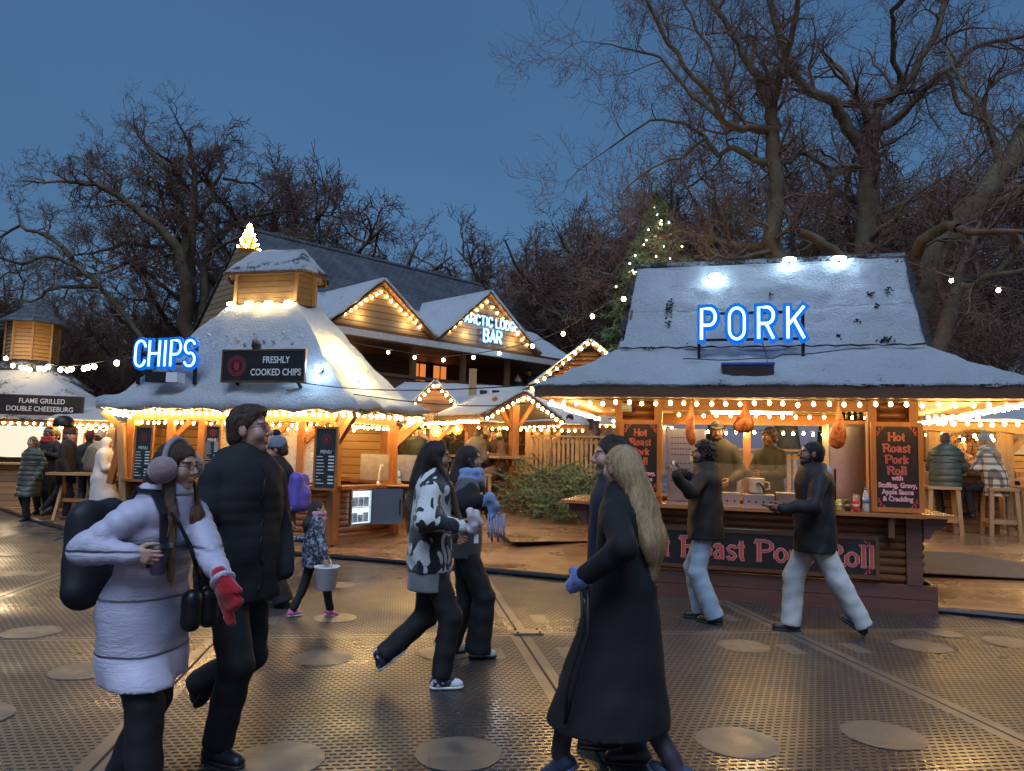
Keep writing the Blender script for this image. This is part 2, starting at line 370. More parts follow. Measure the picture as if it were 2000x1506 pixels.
rp = MB().box((0, 0, 0), (2.3, 1.2, .014)); c = At(1110, 1032, 12.6); ro = rp.build('ramp_board', planks('ramp_boards', (.25, .14, .065), 'y', .1, wet=True))
ro.location = (c.x, c.y, deck_height(c.x, c.y) + .018); ro.rotation_euler = (R_(4.6), 0, R_(16)); tag(ro, 'slanting section of boards set into the deck before the pine branches', 'ramp')

# ================================================================ NEON LETTERS
def arc(cx, cz, rx, rz, a0, a1, n=10): return [(cx + rx * math.cos(R_(a0 + (a1 - a0) * i / n)), cz + rz * math.sin(R_(a0 + (a1 - a0) * i / n))) for i in range(n + 1)]
GL = {
 'P': [[(0, 0), (0, 1)] + arc(.55, .73, .45, .27, 90, -90) + [(0, .46)]],
 'O': [arc(.5, .7, .5, .3, 0, 180) + arc(.5, .3, .5, .3, 180, 360) + [(1, .7)]],
 'R': [[(0, 0), (0, 1)] + arc(.55, .74, .45, .26, 90, -90) + [(0, .48)], [(.5, .48), (1, 0)]],
 'K': [[(0, 0), (0, 1)], [(1, 1), (.02, .42)], [(.36, .62), (1, 0)]],
 'C': [arc(.5, .7, .5, .3, 10, 180) + arc(.5, .3, .5, .3, 180, 350)],
 'H': [[(0, 0), (0, 1)], [(1, 0), (1, 1)], [(0, .5), (1, .5)]],
 'I': [[(.5, 0), (.5, 1)]],
 'S': [arc(.5, .74, .48, .26, 20, 180, 8) + arc(.5, .74, .48, .26, 180, 262, 5) + arc(.5, .26, .5, .26, 80, -160, 12)],
 'A': [[(0, 0), (.5, 1), (1, 0)], [(.2, .33), (.8, .33)]],
 'T': [[(0, 1), (1, 1)], [(.5, 0), (.5, 1)]],
 'L': [[(0, 1), (0, 0), (1, 0)]],
 'D': [[(0, 0), (0, 1)] + arc(.4, .7, .6, .3, 90, 0, 6) + arc(.4, .3, .6, .3, 0, -90, 6) + [(0, 0)]],
 'G': [arc(.5, .7, .5, .3, 10, 180) + arc(.5, .3, .5, .3, 180, 360) + [(1, .45), (.55, .45)]],
 'E': [[(1, 1), (0, 1), (0, 0), (1, 0)], [(0, .52), (.8, .52)]],
 'B': [[(0, 0), (0, 1)] + arc(.5, .76, .42, .24, 90, -90, 8) + [(0, .52), (.5, .52)] + arc(.5, .26, .5, .26, 90, -90, 8) + [(0, 0)]]}
def neon_word(root, word, x0, z0, h, widths, gap, body_w, tube_r, depth=.06, skew=0.0, bm='neon_body', tm='neon'):
    x = x0
    for ch, w in zip(word, widths):
        if ch == ' ': x += w; continue
        bd, tb = MB(), MB()
        for si, st in enumerate(GL[ch]):
            p3 = [Vector((x + a * w, 0, z0 + b * h)) for a, b in st]
            for a, b in zip(p3, p3[1:]):
                e = (b - a).normalized() * body_w * .42; bd.beam(a - e, b + e, body_w, depth - si * .002 - .003 * (len(bd.f) % 2), (0, -1, 0))
            tb.tube([p + Vector((0, -depth * .62, 0)) for p in p3], tube_r, 6)
        lt = bd.build('letter', M[bm], root); tb.build('neon_tube', M[tm], lt)
        x += w + gap
    return x

# ================================================================ PORK HUT
L0 = Vector((.99, 9.15, 0)); RZ = math.atan2(-.268, .963)
MH = Matrix.Translation(L0) @ Matrix.Rotation(RZ, 4, 'Z')
def H(u, v, z): return MH @ Vector((u, v, z))
pork = empty('food_hut', L0, RZ, 'log cabin stall with steep snowy roof and big blue sign', 'food hut')
def logs(u0, u1, z0, z1, v, name='log_wall', m='log', par=None, r=.05, axis='u'):
    b = MB(); k = max(1, round((z1 - z0) / (r * 1.8))); st = (z1 - z0) / k
    for i in range(k):
        z = z0 + st * (i + .5); p, q = ((u0, v, z), (u1, v, z)) if axis == 'u' else ((v, u0, z), (v, u1, z))
        b.tube([p, q], st * .56, 12)
    return b.build(name, M[m], par or pork, True)
b = MB(); b.bbox((-.02, -.07, .0), (3.75, -.03, .145)); b.bbox((-.02, -.066, .152), (3.74, -.03, .30)); b.bbox((-.03, -.03, 0), (.0, 2.4, .3)); b.bbox((3.72, -.03, 0), (3.76, 2.4, .3))
M['red_board'] = wood('red_brown_board', (.13, .058, .045), 'x', .45)
b.build('skirting_board', M['red_board'], pork)
logs(.1, 3.46, .31, 1.0, .0)
logs(0, 2.4, .31, 1.0, .02, 'side_wall', axis='v'); logs(0, 2.4, .31, 1.0, 3.6, 'side_wall', axis='v'); logs(.1, 3.6, .31, 1.05, 2.4, 'back_wall')
for u in (.06, 3.53): MB().bbox((u - .075, -.075, .302), (u + .075, .06, 1.016)).build('corner_post', M['red_board'], pork)
b = MB(); b.bbox((-.02, -.24, 1.02), (3.62, .42, 1.062)); b.build('counter', wood('varnished_counter', (.30, .14, .05), 'x', .22, coat=.5), pork)
for s in (0, 1):
    u0, u1 = ((-.33, -.024), (3.624, 3.93))[s]
    MB().bbox((u0, -.2, 1.025), (u1, 1.2, 1.06)).build('side_shelf', wood('varnished_shelf', (.33, .16, .06), 'x', .2, coat=.5), pork)
    e = 3.62 if s else -.02; k = 1 if s else -1
    for v in (-.1, .9):
        MB().prism([(e, v, 1.02), (e, v, .80), (e + k * .06, v, .80), (e + k * .1, v, .88), (e + k * .2, v, .93), (e + k * .24, v, 1.02)], (0, .05, 0)).build('shelf_bracket', M['red_board'], pork)
for u in (.8, 3.26): MB().prism([(u, -.2, 1.018), (u, -.06, .78), (u, -.1, .76), (u, -.19, .80)], (.06, 0, 0)).build('counter_bracket', M['brown_z'], pork)
logs(.36, .76, 1.065, 2.27, .12, 'upper_wall', 'log'); logs(3.2, 3.52, 1.065, 2.27, .12, 'upper_wall', 'log')
for u in (.80, 3.16, 3.58, .33): MB().bbox((u - .045, .03, 1.063), (u + .045, .19, 2.30)).build('window_post', M['pine'], pork)
MB().bbox((.845, .06, 2.17), (3.115, .16, 2.29)).build('header_beam', M['pine_x'], pork)
for u in (.36, 1.9, 3.56): MB().bbox((u - .05, 2.3, .31), (u + .05, 2.4, 2.3)).build('rear_post', M['pine'], pork)
MB().bbox((.36, 2.31, 2.1), (3.56, 2.39, 2.24)).build('rear_beam', M['pine_x'], pork)
MB().bbox((.37, .2, 1.06), (.41, 2.3, 2.3)).build('inner_lining', planks('pine_lining', (.42, .22, .08), 'z', .12, long='y'), pork)
MB().bbox((3.5, .2, 1.06), (3.54, 2.3, 2.3)).build('inner_lining', planks('pine_lining_b', (.42, .22, .08), 'z', .12, long='y'), pork)
MB().bbox((.02, .03, .2), (3.58, 2.35, .24)).build('inside_floor', M['brown_x'], pork)
# roof: flared skirt below, steep saddle above
EZ, EU0, EU1, EV0, EV1 = 2.41, -.53, 4.52, -.80, 3.3
TU0, TU1, TV0, TV1, TZ = .32, 3.73, .10, 2.4, 2.92
b = MB()
c0, c1, c2, c3 = (EU0, EV0, EZ), (EU1, EV0, EZ), (EU1, EV1, EZ), (EU0, EV1, EZ); t0, t1, t2, t3 = (TU0, TV0, TZ), (TU1, TV0, TZ), (TU1, TV1, TZ), (TU0, TV1, TZ)
for P in ((c0, c1, t1, t0), (c1, c2, t2, t1), (c2, c3, t3, t2), (c3, c0, t0, t3)): b.sheet(P, 80, 20, .05, .05, 2.6, 1.0, .06)
rz0, rz1, rv = 4.24, 4.24, 1.28
mid = lambda p, q, k: tuple(x + (y - x) * k for x, y in zip(p, q))
for sgn in (0, 1):
    A_, B_ = ((TU0 - .02, TV0 - .03, TZ - .03), (TU1 + .02, TV0 - .03, TZ - .03)) if not sgn else ((TU1 + .02, TV1 + .03, TZ - .03), (TU0 - .02, TV1 + .03, TZ - .03))
    C_, D_ = ((TU1 + .06, rv, rz1), (TU0 + .08, rv, rz0)) if not sgn else ((TU0 + .08, rv, rz0), (TU1 + .06, rv, rz1))
    # a slight concave sweep
    m1, m2 = mid(A_, D_, .45), mid(B_, C_, .45); dv = .07 * (1 if not sgn else -1); m1 = (m1[0], m1[1] + dv, m1[2]); m2 = (m2[0], m2[1] + dv, m2[2])
    b.sheet((A_, B_, m2, m1), 80, 20, .06, .045, 2.8, 3.0); b.sheet((m1, m2, C_, D_), 80, 22, .06, .045, 2.8, 3.0)
roof = b.build('roof', M['snow'], pork, True)
M['gable_b'] = planks('gable_boards', (.12, .06, .03), 'z', .14, long='y')
for u in (TU0 + .06, TU1 - .06): MB().prism([(u, TV0 + .04, TZ - .03), (u, TV1 - .04, TZ - .03), (u, rv, rz0 - .08)], (.03, 0, 0)).build('gable_end', M['gable_b'], pork)
b = MB(); b.tube([(TU0 + .05, rv, rz0 + .01), (TU1 + .07, rv, rz1 + .01)], .045, 8); b.build('ridge_cap', snow('ridge_thatch', (.5, .53, .58), cover=.52), roof, True)
b = MB(); b.bbox((EU0 - .01, EV0 + .02, 2.255), (EU1 + .01, EV0 + .05, 2.395)); b.bbox((EU0 + .02, EV0 + .05, 2.255), (EU0 + .05, EV1, 2.395)); b.bbox((EU1 - .05, EV0 + .05, 2.255), (EU1 - .02, EV1, 2.395)); b.bbox((EU0, EV1 - .03, 2.255), (EU1, EV1, 2.395))
b.build('fascia', M['brown_x'], pork)
b = MB(); b.bbox((EU0 + .052, EV0 + .052, 2.31), (EU1 - .052, EV1 - .035, 2.33)); b.build('soffit', planks('soffit_boards', (.33, .17, .06), 'y', .13), pork)
# icicle-like thatch stubble and bare patches on the snow
b = MB(); rr = random.Random(3)
for (px, py, w_, h_, k) in [(1305, 600, .05, .16, 26), (1306, 632, .03, .05, 8), (1698, 572, .03, .03, 6), (1735, 565, .05, .04, 9), (1712, 595, .04, .03, 7), (1675, 626, .03, .03, 6), (1637, 655, .03, .03, 6), (1268, 680, .09, .02, 12), (1730, 662, .12, .02, 16), (1345, 672, .03, .015, 4), (1753, 511, .03, .03, 5), (1505, 575, .02, .02, 4)]:
    for i in range(k):
        # position on the steep front plane
        d_ = ray(px, py); o3 = Vector((0, 0, EYE)); n3 = (H(TU1, TV0, TZ) - H(TU0, TV0, TZ)).cross(H(TU0, rv, rz0) - H(TU0, TV0, TZ)).normalized(); s_ = (H(TU0, TV0, TZ) - o3).dot(n3) / d_.dot(n3)
        p = MH.inverted() @ (o3 + d_ * s_); p = p + Vector((rr.gauss(0, w_ * .5), 0, rr.gauss(0, h_ * .5))); yy = (p.z - TZ) / (rz0 - TZ) * (rv - TV0) + TV0
        q = Vector((p.x, yy + .03, p.z)); e_ = Vector((rr.uniform(-1, 1) * .025, -.04 - rr.random() * .03, rr.uniform(-1, .4) * .03)); b.beam(q, q + e_, .014, .012)
rr = random.Random(8)
b.tube([Vector((TU0 + i * .085, TV0 - .055 + .01 * math.sin(i * 1.7), TZ + .005 + .008 * math.sin(i * 2.1))) for i in range(41)], [.006 + .007 * rr.random() for _ in range(41)], 5)
b.build('thatch_stubble', plain('dark_thatch', (.03, .025, .02), .9), roof)
b = MB(); rg_ = random.Random(4)
for u, k in ((TU0 + .0, -1), (TU1 + .04, 1)): fringe(b, rg_, (u, TV0, TZ), (u + (.06 if k < 0 else .04), rv, rz0), 420, (k, 0, -.1), .045)
fringe(b, rg_, (TU0 + .05, rv, rz0 + .02), (TU1 + .05, rv, rz0 + .02), 500, (0, -.5, .6), .035)
fringe(b, rg_, (EU0, EV0, EZ - .03), (EU1, EV0, EZ - .03), 900, (0, -.6, -.5), .03, .006); fringe(b, rg_, (EU0, EV1, EZ - .03), (EU0, EV0, EZ - .03), 500, (-.6, 0, -.5), .03); fringe(b, rg_, (EU1, EV0, EZ - .03), (EU1, EV1, EZ - .03), 500, (.6, 0, -.5), .03)
b.build('thatch_fringe', snow('frosty_straw', (.6, .66, .72), cover=.45), roof)
# ---- roof lamps that wash the snow
for px, py in ((1397, 547), (1541, 515), (1638, 513)):
    d_ = ray(px, py); o3 = Vector((0, 0, EYE)); s_ = (H(TU0, TV0, TZ) - o3).dot(n3) / d_.dot(n3); p = o3 + d_ * s_ - n3 * (-.02 if n3.y < 0 else .02)
    nn = n3 if n3.y < 0 else -n3; ax = Matrix.Rotation(RZ, 3, 'Z') @ Vector((1, 0, 0))
    r_ = empty('floodlight', p, RZ, {1397: 'cool white lamp glaring on the snow above the first letters of the pork sign', 1541: 'cool white roof lamp close under the ridge, middle one of the three', 1638: 'cool white roof lamp on the ridge right of the other two'}[px], 'floodlight', 'lamps on the snowy stall roof')
    Q = Matrix.Rotation(-RZ, 3, 'Z'); nl = Q @ nn
    MB().ball((0, 0, 0), 1, 14, 8, (.085, .035, .03)).build('lens', M['led'], r_, True).location = nl * .05
    MB().tube([Vector((0, 0, 0)), nl * .05], .02, 8).build('bracket', M['iron'], r_)
    MB().tube([Vector((-.1, 0, .035)), nl * .03 + Vector((-.1, 0, .035)), nl * .03 + Vector((.1, 0, .035)), Vector((.1, 0, .035))], .008, 6).build('yoke', M['iron'], r_)
    lamp(r_, nl * .14, .9, (.5, .75, 1.0), .05)
# ---- PORK neon sign
sg = empty('neon_sign', H(1.25, -.22, 2.94), RZ, 'large blue neon sign reading PORK on two black posts', 'neon sign')
neon_word(sg, 'PORK', .06, .03, .36, (.155, .165, .16, .17), .155, .100, .0165, .07)
fr = MB()
for x in (.03, 1.17): fr.bbox((x - .018, .03, -.36), (x + .018, .06, .42))
fr.bbox((.03, .035, .02), (1.17, .055, .05)); fr.bbox((.03, .035, .33), (1.17, .055, .36)); fr.build('frame', M['iron'], sg)
for x in (.03, 1.17): MB().bbox((x - .04, -.02, -.47), (x + .04, .1, -.33)).build('foot_block', plain('concrete_block', (.3, .28, .25), .8), sg)
bx = empty('control_box', H(1.54, -.6, 2.46), RZ, 'black box with blue lit lid sitting on the snow below the pork sign', 'box')
MB().bbox((0, 0, 0), (.54, .22, .17)).build('case', M['black'], bx); MB().bbox((-.01, -.01, .172), (.55, .23, .195)).build('lid', plain('blue_lid', (.03, .06, .35), .35), bx)
cb = MB().tube([H(1.98, -.2, 2.95), H(2.0, -.25, 2.85), H(2.03, -.3, 2.74), H(2.02, -.45, 2.66)], .006, 5).build('power_cable', M['cable']); tag(cb, 'thin black lead hanging from the pork sign to the box', 'cable')
cb = MB().tube([H(1.1 + i * .1, -.3 - .03 * math.sin(i * .4), 2.73 + .012 * math.cos(i * .7) + .01 * i * (i > 10) * .5) for i in range(20)], .007, 5).build('power_cable', M['cable']); tag(cb, 'thin black lead trailing across the snowy skirt of the pork stall', 'cable')
# ---- boards with ornate lettering
M['red_ink'] = plain('red_paint', (.46, .075, .065), .5, 0, .1, 20, 0); M['pink_ink'] = plain('pink_outline_paint', (.58, .34, .33), .5, 0, .08, 20, 0); M['lilac_ink'] = plain('lilac_paint', (.62, .36, .5), .5, 0, .05, 20, 0)
M['chalk'] = plain('white_paint', (.72, .72, .7), .6, 0, .05, 20, 0)
# strokes of an old-style fat face: (points, weight) - weight 1 fat, 0 hairline; serifs added at the ends marked
def S(*p, w=1.0): return (list(p), w)
OG = {
 'H': (.9, [S((.16, .04), (.16, .96)), S((.74, .04), (.74, .96)), S((.16, .52), (.74, .52), w=.35)], [(.16, 0), (.16, 1), (.74, 0), (.74, 1)]),
 'R': (.9, [S((.16, .04), (.16, .96)), S((.16, .95), *arc(.45, .73, .3, .22, 90, -90, 6), (.16, .5), w=.45), S((.70, .86), (.74, .73), (.70, .6)), S((.42, .5), (.55, .42), (.68, .12), (.82, .02), (.92, .08), w=.7), S((-.02, .8), (.06, .98), (.16, .95), w=.4)], [(.16, 0)]),
 'P': (.85, [S((.16, .04), (.16, .96)), S((.16, .95), *arc(.45, .71, .3, .24, 90, -90, 6), (.16, .46), w=.45), S((.70, .86), (.75, .71), (.70, .56)), S((-.02, .8), (.06, .98), (.16, .95), w=.4)], [(.16, 0)]),
 'o': (.66, [S(*arc(.3, .32, .22, .29, 0, 360, 14), w=.45), S((.09, .5), (.06, .32), (.09, .14)), S((.51, .5), (.54, .32), (.51, .14))], []),
 't': (.44, [S((.18, .9), (.18, .14), (.24, .03), (.34, .05)), S((.0, .63), (.36, .63), w=.35)], []),
 'a': (.64, [S((.08, .5), (.16, .62), (.3, .64), (.42, .56), (.43, .04)), S((.43, .38), (.2, .34), (.09, .2), (.14, .04), (.28, .03), (.43, .14), w=.5), S((.43, .06), (.54, .02), w=.5)], []),
 's': (.5, [S((.42, .5), (.36, .62), (.18, .62), (.07, .5), (.14, .36), (.34, .28), (.42, .15), (.32, .02), (.12, .02), (.05, .16), w=.6)], []),
 'r': (.5, [S((.14, .04), (.14, .6)), S((.14, .46), (.26, .62), (.4, .6), (.44, .5), w=.6)], [(.14, 0)]),
 'k': (.66, [S((.14, .04), (.14, .98)), S((.14, .3), (.5, .6), w=.4), S((.26, .38), (.42, .12), (.56, .03), w=.8)], [(.14, 0), (.48, .62)]),
 'l': (.34, [S((.14, .04), (.14, .98))], [(.14, 0), (.08, .97)])}
def ornate(root, s, h, cx, z0, y, weight=.15, m1='red_ink', m2='pink_ink', name='lettering'):
    W_ = sum(.4 if c == ' ' else OG[c][0] for c in s) * h; x = cx - W_ / 2; fat, ol = MB(), MB()
    def ribbon(b, pts, w_, yy):
        P = [Vector((a, 0, c)) for a, c in pts]; vs = []
        for i, p in enumerate(P):
            t_ = (P[min(i + 1, len(P) - 1)] - P[max(i - 1, 0)]).normalized(); n_ = Vector((-t_.z, 0, t_.x)) * w_ / 2; vs += [p + n_ + Vector((0, yy, 0)), p - n_ + Vector((0, yy, 0))]
        b.add(vs, [(2 * i, 2 * i + 1, 2 * i + 3, 2 * i + 2) for i in range(len(P) - 1)])
    for c in s:
        if c == ' ': x += .4 * h; continue
        adv, sts, ser = OG[c]
        for i, (p, w_) in enumerate(sts):
            q = [(x + a * h, z0 + b * h) for a, b in p]; ww = h * weight * (.35 + .65 * w_)
            ribbon(ol, q, ww + h * .055, y - .0010 - .0002 * i); ribbon(fat, q, ww, y - .0030 - .0002 * i)
        for j, (a, b) in enumerate(ser):
            q = [(x + a * h - h * .14, z0 + b * h), (x + a * h + h * .14, z0 + b * h)]
            ribbon(ol, q, h * .10, y - .0022 - .0002 * j); ribbon(fat, q, h * .055, y - .0042 - .0002 * j)
        x += adv * h
    o = fat.build(name, M[m1], root); ol.build('lettering_outline', M[m2], root); return o
def scroll(b, cx, cz, y, s, fx, fz):
    for k in range(4):
        a0 = k * 1.1; pts = [Vector((cx + fx * s * (.15 * k + .28 * t_ * math.cos(a0 + t_ * 2)), y - .0006 * k, cz + fz * s * (.1 * (3 - k) + .3 * t_ * math.sin(a0 + t_ * 2.2)))) for t_ in (0, .25, .5, .75, 1)]
        for p, q in zip(pts, pts[1:]): b.beam(p, q, .1 * s, .001, (0, -1, 0))
def tall_board(px0, px1, pyt, pyb, label):
    a = MH.inverted() @ At(px0, pyt, 1); o3 = MH.inverted() @ Vector((0, 0, EYE))
    def on(px, py, v=-.12):
        d_ = (MH.inverted().to_3x3() @ ray(px, py)); return o3 + d_ * ((v - o3.y) / d_.y)
    p, q = on(px0, pyt), on(px1, pyb); w_, h_ = q.x - p.x, p.z - q.z
    r_ = empty('menu_board', H(p.x, -.12, q.z), RZ, label, 'sign board', 'tall painted menu boards of the roast stall')
    MB().bbox((.05, 0, .05), (w_ - .05, .02, h_ - .05)).build('panel', M['black'], r_)
    b = MB(); b.bbox((0, -.015, 0), (.05, .025, h_)); b.bbox((w_ - .05, -.015, 0), (w_, .025, h_)); b.bbox((.05, -.015, h_ - .05), (w_ - .05, .025, h_)); b.bbox((.05, -.015, 0), (w_ - .05, .025, .05))
    b.build('frame', M['pine'], r_)
    b = MB()
    for fx in (-1, 1):
        for fz in (-1, 1): scroll(b, w_ / 2 - fx * (w_ / 2 - .07), h_ / 2 - fz * (h_ / 2 - .08), -.002, .11, fx, fz)
    b.build('scroll_ornament', M['red_ink'], r_)
    for i, (s, z) in enumerate((('Hot', .79), ('Roast', .665), ('Pork', .54), ('Roll', .415))): ornate(r_, s, h_ * .092, w_ / 2, z * h_, -.0005, .17)
    for i, (s, z, sz) in enumerate((('with', .355, .075), ('Stuffing, Gravy,', .275, .075), ('Apple Sauce', .20, .075), ('& Crackling', .125, .075))):
        text('lettering', s, M['lilac_ink'], r_, h_ * sz, (w_ / 2, -.004, z * h_ + .02), sx=.86, off=.003)
    return r_
tall_board(1700, 1806, 824, 1003, 'tall framed Hot Roast Pork Roll menu board standing fully in view on the counter end')
tall_board(1211, 1291, 820, 970, 'tall framed Hot Roast Pork Roll menu board half hidden by the blonde woman')
lb = empty('sign_board', H(.5, -.115, .34), RZ, 'long black Hot Roast Pork Roll panel fixed to the log front under the counter', 'sign board')
MB().bbox((.04, .012, .04), (2.64, .04, .42)).build('panel', M['black'], lb)
b = MB(); b.bbox((0, 0, 0), (2.68, .045, .04)); b.bbox((0, 0, .42), (2.68, .045, .46)); b.bbox((0, 0, .04), (.04, .045, .42)); b.bbox((2.64, 0, .04), (2.68, .045, .42)); b.build('frame', M['brown_x'], lb)
ornate(lb, 'Hot Roast Pork Roll', .235, 1.33, .125, .0115, .16)
b = MB()
for fx in (-1, 1):
    for fz in (-1, 1): scroll(b, 1.34 - fx * 1.26, .23 - fz * .15, .008, .12, fx, fz)
b.build('scroll_ornament', M['red_ink'], lb)
np_ = empty('number_plate', H(.36, -.02, 2.14), RZ, 'small grey plate numbered 2578 at the corner of the roast stall', 'plate'); MB().bbox((0, 0, 0), (.13, .02, .1)).build('plate', plain('grey_plate', (.28, .3, .33), .5), np_); text('lettering', '2578', M['chalk'], np_, .055, (.065, -.003, .05), sx=.85)
# ---- hanging hams
M['ham'] = NT('cured_ham').m
def _ham():
    t = NT('cured_ham_skin'); v = t.coords(); a = t.noise(v, 7, 5, .7, 1.0); b2 = t.noise(v, 30, 3)
    t.color(t.mix(t.mr(b2, .5, .9), t.ramp(a, [(.36, (.12, .02, .006)), (.5, (.34, .10, .02)), (.66, (.5, .22, .05))]), (.5, .2, .06))); t.rough(.3); t.bump(b2, .4, .01); return t.m
M['ham'] = _ham()
def ham(px, pyt, pyb, wid, lab, turn):
    d_ = (MH.inverted().to_3x3() @ ray(px, pyt)); o3 = MH.inverted() @ Vector((0, 0, EYE)); p = o3 + d_ * ((-.35 - o3.y) / d_.y); L_ = (pyb - pyt) / 1455 * 7.8
    r_ = empty('hanging_ham', H(p.x, -.35, p.z), RZ, lab, 'ham', 'hams hanging from the eave')
    prof = [(.012, 0), (.02, -.03), (.024, -.08), (.03, -.2 * L_), (.045, -.33 * L_), (wid * .72, -.55 * L_), (wid, -.74 * L_), (wid * .85, -.9 * L_), (wid * .45, -.98 * L_), (.01, -L_)]
    b = MB()
    vs, n_ = [], 18
    for r, z in prof:
        for j in range(n_):
            a_ = 6.28318 * j / n_; k_ = 1 + .12 * math.cos(a_ * 2 + z * 6 + turn); vs.append((r * k_ * math.cos(a_) * 1.0 + .02 * math.sin(z * 9 + turn) * min(1, -z * 4), r * .62 * k_ * math.sin(a_), z))
    fs = [(i * n_ + j, (i + 1) * n_ + j, (i + 1) * n_ + (j + 1) % n_, i * n_ + (j + 1) % n_) for i in range(len(prof) - 1) for j in range(n_)] + [tuple(range(n_)), tuple(range(len(prof) * n_ - 1, (len(prof) - 1) * n_ - 1, -1))]
    o = b.add(vs, fs).build('meat', M['ham'], r_, True); sm = o.modifiers.new('subsurf', 'SUBSURF'); sm.levels = sm.render_levels = 1
    MB().tube([(0, 0, .0), (.006, 0, .05), (-.004, 0, .10)], .006, 6).build('string', plain('twine', (.5, .42, .3), .9), r_)
ham(1350, 790, 877, .062, 'slim cured ham hanging nearest the left menu board', .3); ham(1455, 784, 851, .115, 'broad cured ham hanging in the middle of the serving window', 1.6); ham(1637, 790, 880, .09, 'yellowish cured ham hanging in front of the steel fridge', 2.6)
# ---- kitchen inside
ov = empty('hot_cabinet', H(.88, .5, 1.062), RZ, 'tall perforated steel cabinet behind the counter beside the left board', 'cabinet')
MB().bbox((0, 0, 0), (.46, .45, .9)).build('body', M['steel'], ov); b = MB()
for i in range(7):
    for j in range(8): b.bbox((.05 + i * .035, -.004, .25 + j * .07 + .04 * (j > 3)), (.05 + i * .035 + .022, -.001, .25 + j * .07 + .04 * (j > 3) + .012))
b.build('vent_slots', M['black'], ov); MB().bbox((.28, -.012, .50), (.43, -.006, .60)).build('notice', M['white'], ov); MB().tube([(.44, -.02, .3), (.44, -.04, .32), (.44, -.04, .6), (.44, -.02, .62)], .008, 6).build('handle', M['iron'], ov)
fg = empty('steel_fridge', H(2.80, .75, .24), RZ, 'tall stainless steel fridge inside the roast stall behind the right board', 'fridge')
MB().bbox((0, 0, 0), (.66, .6, 1.82)).build('body', M['steel_dull'], fg); MB().bbox((.01, -.03, .05), (.65, -.002, 1.78)).build('door', M['steel'], fg); MB().tube([(.06, -.03, .9), (.06, -.06, .92), (.06, -.06, 1.25), (.06, -.03, 1.27)], .01, 6).build('handle', M['iron'], fg)
for i, (u, w_, hh, lab) in enumerate(((1.38, .36, .13, 'low steel carving tray with dial front on the serving counter'), (1.78, .34, .12, 'low plain steel tray next to the carving tray'), (2.16, .36, .15, 'deeper steel tray at the end of the serving counter'))):
    t_ = empty('steel_tray', H(u, .05, 1.063), RZ, lab, 'tray', 'steel trays on the serving counter'); b = MB(); b.bbox((0, 0, 0), (w_, .3, hh)); b.build('body', M['steel'], t_); MB().bbox((-.008, -.008, hh + .001), (w_ + .008, .308, hh + .012)).build('rim', M['steel_dull'], t_)
    b = MB()
    for k in range(4): b.tube([(.06 + k * .08, -.001, .05), (.06 + k * .08, -.016, .05)], .012, 8)
    b.build('dials', M['black'], t_)
sh = MB().bbox((0, 0, 0), (1.25, .012, .34)).build('sneeze_guard', M['glassm']); sh.location = H(1.36, .42, 1.2); sh.rotation_euler = (0, 0, RZ); tag(sh, 'clear sneeze guard panel standing behind the steel trays', 'glass panel')
jg = empty('gravy_jug', H(1.93, .3, 1.2), RZ, 'white plastic jug with a dark ladle in it behind the trays', 'jug')
MB().lathe([(.075, 0), (.085, .02), (.1, .17), (.105, .18), (.095, .18), (.075, .03)], 18).build('jug', M['white'], jg, True); MB().tube([(.1, 0, .14), (.15, 0, .13), (.155, 0, .06), (.09, 0, .04)], .011, 6).build('handle', M['white'], jg, True); MB().tube([(0, -.11, .11), (.03, -.12, .13), (.07, -.11, .08), (.09, -.1, .02)], .011, 6).build('ladle', M['black'], jg, True)
for i, (c, lab) in enumerate((((.5, .03, .1), 'magenta drink can at the far left end of the row of cans'), ((.45, .55, .1), 'yellow-green drink can second in the row of cans'), ((.04, .04, .05), 'black drink can beside the yellow-green one'), ((.6, .05, .06), 'red drink can standing next to the water bottle'))):
    cn = empty('drink_can', H(2.70 + i * .085, -.1, 1.063), RZ, lab, 'can', 'drink cans on the counter')
    MB().lathe([(.027, 0), (.033, .008), (.033, .11), (.027, .122)], 14).build('can', plain('can_paint', c, .25, .3, .5, 40, 0), cn, True); MB().lathe([(.026, .1225), (.026, .125), (.02, .124)], 14).build('lid', M['steel'], cn); MB().lathe([(.0335, .045), (.0335, .075)], 14).build('label_band', plain('can_band', shade((.7, .6, .5), .8 if i % 2 else .3), .3, 0, .6, 60, 0), cn, True)
def bottle(loc, rz, lab, h=.25, c=(.55, .68, .8)):
    r_ = empty('water_bottle', loc, rz, lab, 'bottle'); t = NT('bottle_plastic'); t.color(c); t.rough(.1); t.b.inputs['Alpha'].default_value = .55
    MB().lathe([(.028, 0), (.034, .01), (.034, .07), (.031, .08), (.034, .09), (.034, .16), (.02, .205), (.014, .215), (.014, .235)], 16).build('bottle', t.m, r_, True)
    MB().lathe([(.016, .236), (.016, .256), (.012, .258)], 12).build('cap', plain('blue_cap', (.05, .2, .6), .4), r_, True); MB().lathe([(.0345, .092), (.0345, .15)], 16).build('label_band', plain('blue_label', (.12, .3, .6), .4), r_, True)
bottle(H(3.06, -.08, 1.063), RZ, 'clear plastic water bottle with blue label at the end of the cans')
